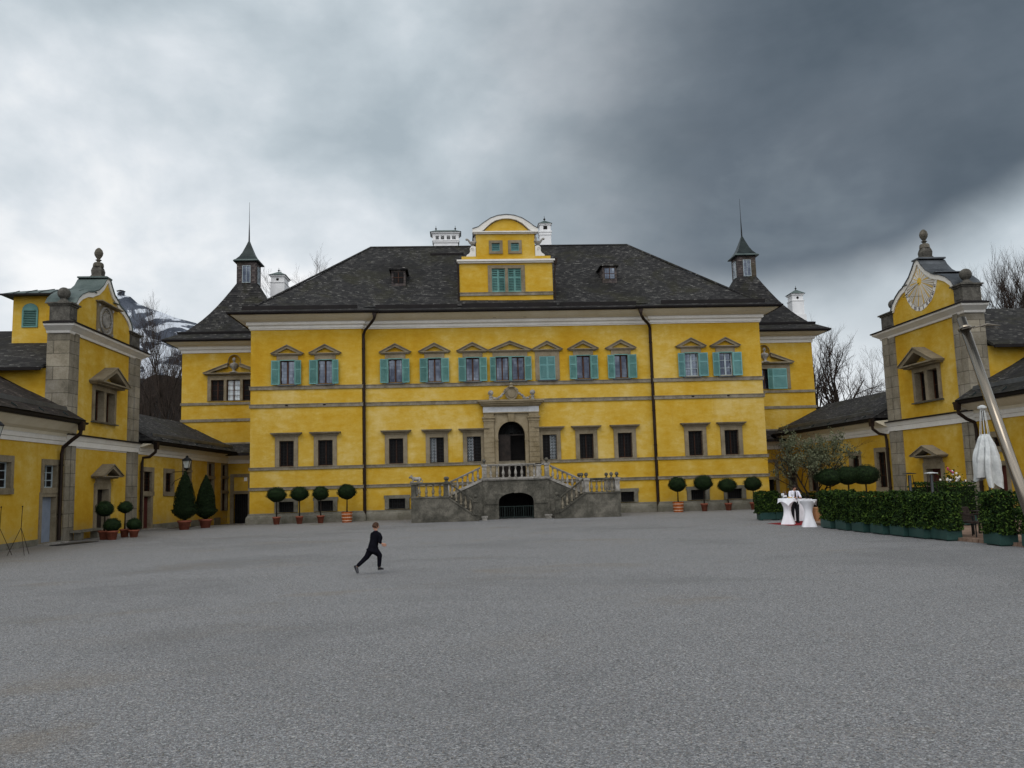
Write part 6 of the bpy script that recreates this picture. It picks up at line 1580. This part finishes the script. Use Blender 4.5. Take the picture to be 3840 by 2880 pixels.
bx.build('body', 'box', o_); MB().box(15.03, 15.57, 34.88, 35.52, .60, .67).build('lid', 'box', o_)
def wineglass(loc, label):
    root = thing('wine_glass', loc, label, 'glass', 'glasses on the left bar table'); MB().lathe(loc, [(.035, 0), (.006, .006), (.005, .09), (.03, .12), (.04, .16), (.033, .21)], 10).build('bowl', 'glassware', root, True)
wineglass((13.62, 34.85, 1.1), 'leftmost wine glass on the left bar table'); wineglass((13.72, 34.95, 1.1), 'wine glass beside the dark bottle'); wineglass((14.05, 34.8, 1.1), 'wine glass nearest the waiter')
def bottle(loc, label):
    root = thing('bottle', loc, label, 'bottle', 'bottles on the left bar table'); MB().lathe(loc, [(.038, 0), (.038, .18), (.015, .24), (.014, .30)], 10).build('body', 'bottle', root, True); MB().lathe((loc[0], loc[1], loc[2]+.05), [(.0385, 0), (.0385, .08)], 10).build('paper_label', 'linen', root)
bottle((13.8, 35.12, 1.1), 'dark red bottle at the back of the left bar table'); bottle((13.9, 35.15, 1.1), 'dark bottle closest to the waiter on the left bar table')
tr = MB(); tr.lathe((14.0, 34.95, 1.1), [(.13, 0), (.15, .015), (.14, .015), (.12, .008)], 16); o_ = tr.build('snack_plate', 'signwhite'); tag(o_, 'round white plate of snacks on the left bar table', 'plate')
mb = MB(); [mb.sphere((14.0+.07*math.cos(k*1.3), 34.95+.07*math.sin(k*1.3), 1.13), .026, 6) for k in range(7)]; o2 = mb.build('snacks', 'dialgold'); tag(o2, 'small golden snacks piled on the white plate', 'food')

# ------------------------------------------------------------------ people
def skin_mesh(name, J, E, m, parent, lat=(1, 0, 0), vox=.0075, sm=4):
    """one continuous surface: tapered limbs between the joints, fused by a voxel remesh and smoothed"""
    lat = Vector(lat).normalized(); mb = MB()
    def rr(i): return J[i][1] if isinstance(J[i][1], tuple) else (J[i][1], J[i][1])
    for a, b in E:
        ra_, rb_ = rr(a), rr(b)
        if max(ra_) > 1.6*max(rb_): k = 1.18; ra_ = (min(ra_[0], rb_[0]*k), min(ra_[1], rb_[1]*k))
        A, B = Vector(J[a][0]), Vector(J[b][0]); t_ = (B-A)
        if t_.length < 1e-5: continue
        t_.normalize(); u = lat-t_*lat.dot(t_)
        if u.length < .2: u = Vector((0, 1, 0))-t_*t_.y
        u.normalize(); v = t_.cross(u); n = 14; i0 = len(mb.v); rings = []
        for q in (-.5, -.35, 0): c = math.sqrt(max(0, 1-(q/.5)**2))*.999+.001; rings.append((A+t_*(q*2*min(ra_)), ra_[0]*max(.15, c), ra_[1]*max(.15, c)))
        for q in (.33, .66): rings.append((A.lerp(B, q), ra_[0]+(rb_[0]-ra_[0])*q, ra_[1]+(rb_[1]-ra_[1])*q))
        for q in (0, .35, .5): c = math.sqrt(max(0, 1-(q/.5)**2)); rings.append((B+t_*(q*2*min(rb_)), rb_[0]*max(.15, c), rb_[1]*max(.15, c)))
        for c, ru, rv in rings:
            for k in range(n): w = 2*math.pi*k/n; mb.v.append(tuple(c+u*(ru*math.cos(w))+v*(rv*math.sin(w))))
        for q in range(len(rings)-1):
            for k in range(n): mb.f.append([i0+q*n+k, i0+q*n+(k+1) % n, i0+(q+1)*n+(k+1) % n, i0+(q+1)*n+k])
        mb.f.append([i0+k for k in range(n)][::-1]); mb.f.append([i0+(len(rings)-1)*n+k for k in range(n)])
    o = mb.build(name, m, parent, True, True, False)
    rm = o.modifiers.new('r', 'REMESH'); rm.mode = 'VOXEL'; rm.voxel_size = vox; rm.use_smooth_shade = True
    s_ = o.modifiers.new('s', 'SMOOTH'); s_.factor = .5; s_.iterations = sm
    dg = bpy.context.evaluated_depsgraph_get(); nm = bpy.data.meshes.new_from_object(o.evaluated_get(dg)); nm.materials.clear(); nm.materials.append(M[m]); nm.name = name
    nm.polygons.foreach_set('use_smooth', [True]*len(nm.polygons))
    o.modifiers.clear(); o.data = nm
    return o
def chain(J, E, start, pts):
    p = start
    for q in pts: J.append(q); E.append((p, len(J)-1)); p = len(J)-1
    return p
def hand(J, E, wrist, W_, dirv, side, palm, s=1., curl=.5):
    """palm and five bent fingers of different lengths, hanging on the wrist joint"""
    d = Vector(dirv).normalized(); sd_ = Vector(side).normalized(); pn_ = Vector(palm).normalized()
    c = Vector(W_)+d*.035*s; J.append((c, (.022*s, .016*s))); E.append((wrist, len(J)-1)); pi_ = len(J)-1
    for k, (o_, ln) in enumerate(((-.026, .050), (-.009, .062), (.009, .058), (.026, .044))):
        b = c+d*.025*s+sd_*o_*s; m1 = b+d*ln*.5*s+pn_*ln*curl*.25*s; m2 = b+d*ln*.85*s+pn_*ln*curl*.75*s
        chain(J, E, pi_, [(b, .0085*s), (m1, .0078*s), (m2, .006*s)])
    tb_ = c-d*.01*s-sd_*.026*s; chain(J, E, pi_, [(tb_, .010*s), (tb_+d*.025*s-sd_*.018*s+pn_*.01*s, .0088*s), (tb_+d*.045*s-sd_*.018*s+pn_*.02*s, .007*s)])
def head_mesh(c, fwd, R, parent, hairm, hairlong=.0, tilt=0.):
    """skull with brow, nose, lips, chin, ears; returns nothing, joined into the body mesh builder"""
    pass
def head_geo(c, fwd, R, up=Vector((0, 0, 1))):
    """vertices of a face bearing head: ellipsoid pushed into forehead, nose, mouth, chin and eye hollows"""
    f = Vector(fwd).normalized(); r_ = f.cross(up).normalized(); u = r_.cross(f); mb = MB(); n, m_ = 24, 18
    for k in range(m_+1):
        th = math.pi*k/m_
        for j in range(n):
            ph = 2*math.pi*j/n; lx, ly, lz = math.sin(th)*math.sin(ph), math.sin(th)*math.cos(ph), math.cos(th)
            sx, sy, sz = .80, .98, 1.18
            if lz < -.1: q = (-lz-.1); sx *= 1-.38*q; sy *= 1-.18*q
            X, Y, Z = lx*sx, ly*sy, lz*sz
            if ly > .6:
                g_ = lambda a, b, wa, wb: math.exp(-((lx-a)/wa)**2-((lz-b)/wb)**2)
                Y += .22*g_(0, -.16, .12, .18)+.05*g_(0, .05, .09, .2)-.10*g_(.3, .06, .15, .1)-.10*g_(-.3, .06, .15, .1)+.06*g_(0, -.46, .22, .07)+.08*g_(0, -.72, .22, .14)+.05*g_(0, .24, .4, .08)
            p = Vector(c)+r_*(X*R)+f*(Y*R)+u*(Z*R); mb.v.append(tuple(p))
    mb.f = [[k*n+j, k*n+(j+1) % n, (k+1)*n+(j+1) % n, (k+1)*n+j] for k in range(m_) for j in range(n)]
    return mb, f, r_, u
def add_head(parent, c, fwd, R, hairm, up=Vector((0, 0, 1)), hair_len=.1):
    mb, f, r_, u = head_geo(c, fwd, R, up); c = Vector(c)
    for sg in (-1, 1):                                             # ears
        e_ = c+r_*(sg*R*.80)-u*(R*.06)-f*(R*.06)
        mb.tube([tuple(e_+u*R*.22), tuple(e_+r_*sg*R*.1+u*R*.12), tuple(e_+r_*sg*R*.08-u*R*.08), tuple(e_-u*R*.22)], [R*.05, R*.08, R*.07, R*.04], 6)
    hd = mb.build('head', 'skin', parent, True)
    m2 = MB()
    for sg in (-1, 1): p = c+f*R*.80+r_*sg*R*.27+u*R*.06; m2.sphere(tuple(p), R*.085, 8)
    m2.build('eye', 'hairdark', hd, True)
    # hair: outer shell over crown, back and sides
    mh = MB(); n, m_ = 28, 14
    for k in range(m_+1):
        for j in range(n):
            ph = 2*math.pi*j/n; fr = math.cos(ph)                  # 1 at the face
            lim = (math.pi*.62+hair_len) if fr < .25 else (math.pi*(.62-.30*(fr-.25)/.75)+hair_len*.5)
            th = lim*k/m_; lx, ly, lz = math.sin(th)*math.sin(ph), math.sin(th)*math.cos(ph), math.cos(th)
            s_ = 1.07+.035*noise.noise(Vector((lx*4, ly*4, lz*5)))+.05*noise.noise(Vector((lx*11, ly*11, lz*3)))+(.04 if k < m_-1 else -.05)
            sx, sy, sz = .84*s_, .99*s_, 1.16*s_
            if lz < -.1: q = (-lz-.1); sx *= 1-.3*q; sy *= 1-.2*q
            mh.v.append(tuple(c+r_*(lx*sx*R)+f*(ly*sy*R)+u*(lz*sz*R)))
    mh.f = [[k*n+j, k*n+(j+1) % n, (k+1)*n+(j+1) % n, (k+1)*n+j] for k in range(m_) for j in range(n)]
    mh.build('hair', hairm, parent, True, True)
def shoe(parent, heel, toe, s, upv=Vector((0, 0, 1)), m='shoe'):
    h, t_ = Vector(heel), Vector(toe); d = (t_-h); L_ = d.length; d.normalize(); sd_ = d.cross(upv).normalized(); up_v = sd_.cross(d)
    mb = MB(); secs = [(-.03, .030, .055), (.02, .036, .075), (.3, .036, .07), (.55, .042, .05), (.8, .040, .036), (1.0, .026, .026), (1.06, .010, .012)]
    n = 10
    for q, w, hh in secs:
        c = h+d*(L_*q)
        for j in range(n):
            a = 2*math.pi*j/n; z_ = max(0, .5+.5*math.sin(a)); mb.v.append(tuple(c+sd_*(w*s*math.cos(a))+up_v*(hh*s*z_*1.0)))
    mb.f = [[k*n+j, k*n+(j+1) % n, (k+1)*n+(j+1) % n, (k+1)*n+j] for k in range(len(secs)-1) for j in range(n)]+[list(range(n)), [(len(secs)-1)*n+j for j in range(n)]]
    o = mb.build('shoe', m, parent, True)
    mb = MB(); mb.v = []; P1 = []
    for q, w, hh in secs: P1.append((h+d*(L_*q), w*1.06*s))
    top = [tuple(c+sd_*w+up_v*.004) for c, w in P1]+[tuple(c-sd_*w+up_v*.004) for c, w in P1[::-1]]; bot = [tuple(Vector(p)-up_v*.016) for p in top]
    mb.strip(top, bot, True); mb.face(top); mb.face(bot[::-1]); mb.build('sole', 'sole', o)
    return o

# running boy
K = .001073
def bp(cx, cy, dy=0.): return Vector((-2.11+(cx-632)*K*(1+dy/20.6), 20.6+dy, 1.24-(cy-352)*K))
boy = thing('person', (-2.1, 20.6, 0), 'boy in a black suit running across the gravel away to the right', 'person')
LAT = (.8, -.6, 0)
J, E = [(bp(565, 950), (.095, .075))], []
sp = chain(J, E, 0, [(bp(592, 820), (.090, .072)), (bp(620, 690), (.10, .08)), (bp(636, 615), (.095, .068))]); nk = chain(J, E, sp, [(bp(642, 550), .036), (bp(645, 500), .036)])
ra = chain(J, E, sp, [(bp(712, 615, -.06), .040), (bp(752, 695, -.09), .035), (bp(735, 780, -.10), .029), (bp(765, 815, -.07), .021)])
hand(J, E, ra, bp(770, 822, -.06), (.85, .05, -.45), (.35, -.3, .88), (.3, .8, .3), 1.15, .3)
la = chain(J, E, sp, [(bp(565, 615, .07), .040), (bp(545, 705, .10), .034), (bp(580, 790, .15), .028), (bp(620, 800, .2), .021)])
hand(J, E, la, bp(628, 800, .21), (.9, .3, .1), (.1, .2, .9), (.3, -.8, 0), .95, .6)
chain(J, E, 0, [(bp(640, 990, -.05), .070), (bp(718, 1085, -.02), .050), (bp(716, 1200, -.02), .042), (bp(712, 1350, -.02), .028)])
chain(J, E, 0, [(bp(505, 990, .05), .068), (bp(432, 1120, .03), .052), (bp(335, 1215, -.02), .042), (bp(228, 1310, -.06), .028)])
skin_mesh('body', J, E, 'skin', boy, LAT, .0055, 2)
# trousers and jacket follow the same pose a little outside the body
J, E = [(bp(562, 950), (.108, .088))], []
chain(J, E, 0, [(bp(578, 880), (.105, .085))])
chain(J, E, 0, [(bp(645, 1000, -.05), .090), (bp(722, 1085, -.02), .064), (bp(718, 1200, -.02), .054), (bp(712, 1316, -.02), .047)])
chain(J, E, 0, [(bp(500, 1000, .05), .088), (bp(430, 1120, .03), .066), (bp(335, 1212, -.02), .053), (bp(248, 1290, -.06), .046)])
skin_mesh('trousers', J, E, 'suit', boy, LAT, .008, 3)
J, E = [(bp(596, 800), (.122, .098))], []
chain(J, E, 0, [(bp(578, 890), (.132, .108)), (bp(572, 955), (.145, .118))])
chain(J, E, 0, [(bp(622, 700), (.125, .10)), (bp(638, 618), (.122, .085)), (bp(641, 572), (.062, .055))])
chain(J, E, 4, [(bp(716, 620, -.06), .054), (bp(757, 695, -.09), .050), (bp(738, 775, -.10), .044), (bp(750, 800, -.08), .038)])
chain(J, E, 4, [(bp(560, 622, .07), .054), (bp(538, 705, .10), .046), (bp(580, 785, .15), .038), (bp(605, 797, .18), .034)])
jk = skin_mesh('jacket', J, E, 'suit', boy, LAT, .008, 3)
hm = MB(); n_ = 28
for q, w_, dp_ in ((0, .125, .10), (.4, .142, .115), (.8, .158, .13), (1, .163, .134)):
    c_ = bp(585-20*q, 900+78*q)
    for k in range(n_):
        a = 2*math.pi*k/n_; f_ = 1+.05*math.sin(a*5+1)*q; X_ = Vector(LAT)*(w_*f_*math.cos(a))+Vector((.6, .8, 0))*(dp_*f_*math.sin(a)); hm.v.append(tuple(c_+X_+Vector((0, 0, -.03*q*math.cos(a)))))
hm.f = [[q*n_+k, q*n_+(k+1) % n_, (q+1)*n_+(k+1) % n_, (q+1)*n_+k] for q in range(3) for k in range(n_)]
hm.build('jacket_hem', 'suit', jk, True)
MB().tube([tuple(bp(612, 565, .02)), tuple(bp(640, 552, -.02)), tuple(bp(668, 560, .0))], [.03, .034, .028], 8).build('collar', 'purple', jk, True)
add_head(boy, bp(638, 442), (.90, .42, -.10), .080, 'hair', Vector((.10, .04, 1)).normalized(), .02)
shoe(boy, bp(690, 1408, -.03), bp(800, 1402, .03), 1.0); shoe(boy, bp(208, 1290, -.05), bp(238, 1460, -.07), 1.0, Vector((-.9, .35, .2)))

# waiter behind the left bar table
wx, wy = 14.5, 35.75
wt = thing('person', (wx, wy, 0), 'waiter in a white shirt and dark tie looking down behind the bar tables', 'person')
def wp_(u, z, d=0.): return Vector((wx+u, wy+d, z))
J, E = [(wp_(0, .90), (.14, .10))], []
sp = chain(J, E, 0, [(wp_(0, 1.04, .01), (.13, .10)), (wp_(0, 1.20, -.01), (.155, .105)), (wp_(0, 1.33, -.04), (.145, .09))]); chain(J, E, sp, [(wp_(0, 1.40, -.07), .055), (wp_(0, 1.45, -.09), .052)])
for sg in (-1, 1):
    e_ = chain(J, E, sp, [(wp_(sg*.17, 1.33, -.04), .055), (wp_(sg*.22, 1.17, -.10), .042), (wp_(sg*.20, 1.08, -.24), .035), (wp_(sg*.13, 1.12, -.36), .026)])
    hand(J, E, e_, wp_(sg*.125, 1.12, -.37), (-sg*.4, -.9, -.1), (sg*.9, -.3, 0), (0, -.2, -1), 1.05, .6)
    chain(J, E, 0, [(wp_(sg*.09, .84), .095), (wp_(sg*.10, .47, -.01), .062), (wp_(sg*.10, .10, .03), .040)])
skin_mesh('body', J, E, 'skin', wt)
J, E = [(wp_(0, 1.02), (.148, .115))], []
chain(J, E, 0, [(wp_(0, .93), (.152, .115))]); s_ = chain(J, E, 0, [(wp_(0, 1.20, -.01), (.172, .12)), (wp_(0, 1.32, -.04), (.165, .10))]); chain(J, E, s_, [(wp_(0, 1.385, -.06), .065)])
for sg in (-1, 1): chain(J, E, s_, [(wp_(sg*.175, 1.325, -.04), .066), (wp_(sg*.228, 1.17, -.10), .055), (wp_(sg*.205, 1.085, -.23), .046), (wp_(sg*.145, 1.115, -.335), .036)])
sh_ = skin_mesh('shirt', J, E, 'shirt', wt)
MB().prism([(wx-.03, 1.365), (wx+.03, 1.365), (wx+.022, 1.31), (wx+.045, 1.06), (wx, .99), (wx-.045, 1.06), (wx-.022, 1.31)], wy-.175, wy-.155).build('tie', 'hairdark', sh_)
J, E = [(wp_(0, .90), (.155, .12))], []
for sg in (-1, 1): chain(J, E, 0, [(wp_(sg*.095, .82), .108), (wp_(sg*.105, .47, -.01), .080), (wp_(sg*.105, .08, .02), .066)])
skin_mesh('trousers', J, E, 'trouser', wt)
for sg in (-1, 1): shoe(wt, wp_(sg*.10, .02, .08), wp_(sg*.115, .02, -.14), 1.2)
add_head(wt, wp_(0, 1.535, -.12), (0, -.8, -.6), .098, 'hairdark', Vector((0, -.5, .85)).normalized(), .05)

# ------------------------------------------------------------------ small things on the left
def lantern(F, s, d, z, label):
    o = F(s, d, z); root = thing('wall_lantern', o, label, 'lantern', 'lanterns on scrolled wall brackets')
    G = lambda u, v, w: (o[0]+u, o[1]+v, o[2]+w); k = 1.0
    mb = MB(G); mb.hexa([(-.11, -.11, 0), (.11, -.11, 0), (.11, .11, 0), (-.11, .11, 0), (-.19, -.19, .42), (.19, -.19, .42), (.19, .19, .42), (-.19, .19, .42)]); mb.build('glass', 'lampglass', root)
    mb = MB(G)
    for a, b in ((-1, -1), (1, -1), (1, 1), (-1, 1)): mb.tube([(a*.115, b*.115, -.01), (a*.195, b*.195, .43)], .013, 4)
    mb.box(-.13, .13, -.13, .13, -.04, 0); mb.lathe((0, 0, 0), [(.03, -.16), (.06, -.1), (.09, -.04)], 8); mb.build('frame', 'iron', root)
    mb = MB(G); mb.lathe((0, 0, .43), [(.31, 0), (.30, .03), (.2, .14), (.1, .2), (.07, .24), (.09, .27), (.02, .33)], 12); mb.build('lantern_roof', 'iron', root)
    mb = MB(F); mb.tube([(s, d, z-.16), (s+.1, d*.75, z-.2), (s+.5, .02, z-.2)], .02, 5)
    mb.tube([(s, d, z-.2), (s+.1, d*.82, z-.45), (s+.3, d*.5, z-.62), (s+.42, d*.2, z-.75), (s+.46, .1, z-.92), (s+.44, .03, z-1.0), (s+.40, .10, z-1.02)], .02, 5); mb.build('bracket', 'iron', root)
lantern(GL, 3.55, 1.2, 3.62, 'black lantern on a scrolled iron bracket above the left cone shrub'); lantern(FL, -8.25, 1.2, 4.25, 'black lantern cut off by the left edge of the photo')
for i, (x, y, lab) in enumerate([(-16.75, 31.55, 'thin rusty iron tripod stand nearer the left edge of the photo'), (-15.95, 31.45, 'thin rusty iron tripod stand nearer the grey blue doorway')]):
    root = thing('tripod_stand', (x, y, 0), lab, 'stand', 'thin iron tripod stands'); mb = MB(); mb.tube([(x, y, .95), (x+.02, y, 1.72)], .012, 5).sphere((x+.02, y, 1.74), .028, 6); mb.build('pole', 'pipe', root)
    for a in (.3, 2.3, 4.5): MB().tube([(x, y, .98), (x+.42*math.cos(a+i), y+.42*math.sin(a+i), .0)], .010, 5).build('leg', 'pipe', root)
root = thing('stone_bench', FL(1.7, .4, 0), 'long low grey stone bench against the left pavilion wall', 'bench')
MB(FL).box(.5, 3.05, .16, .60, .36, .46).build('seat', 'base', root)
for s in (.8, 2.6): MB(FL).box(s, s+.22, .2, .55, 0, .36).build('leg', 'base', root)
for k, (P, lab) in enumerate([([(-17.4, 36.6), (-16.9, 36.3), (-16.2, 38.6), (-16.9, 38.9)], 'black iron door grate lying before the grey blue doorway'), ([(-17.1, 49.9), (-16.4, 49.6), (-16.0, 51.5), (-16.7, 51.8)], 'black iron grate behind the cone shrub pots')]):
    mb = MB(); mb.prism([(a, b) for a, b in P], .002, .02, 'z'); o_ = mb.build('door_grate', 'iron'); tag(o_, lab, 'grate')
mb = MB(); mb.lathe((-8.35, 49.3, 0), [(.42, .001), (.42, .012), (.38, .016)], 20); o_ = mb.build('drain_cover', 'base'); tag(o_, 'round stone drain cover before the left potted trees', 'drain cover')

# ------------------------------------------------------------------ tidy up
for o in bpy.data.objects:
    if '_org' in o: del o['_org']
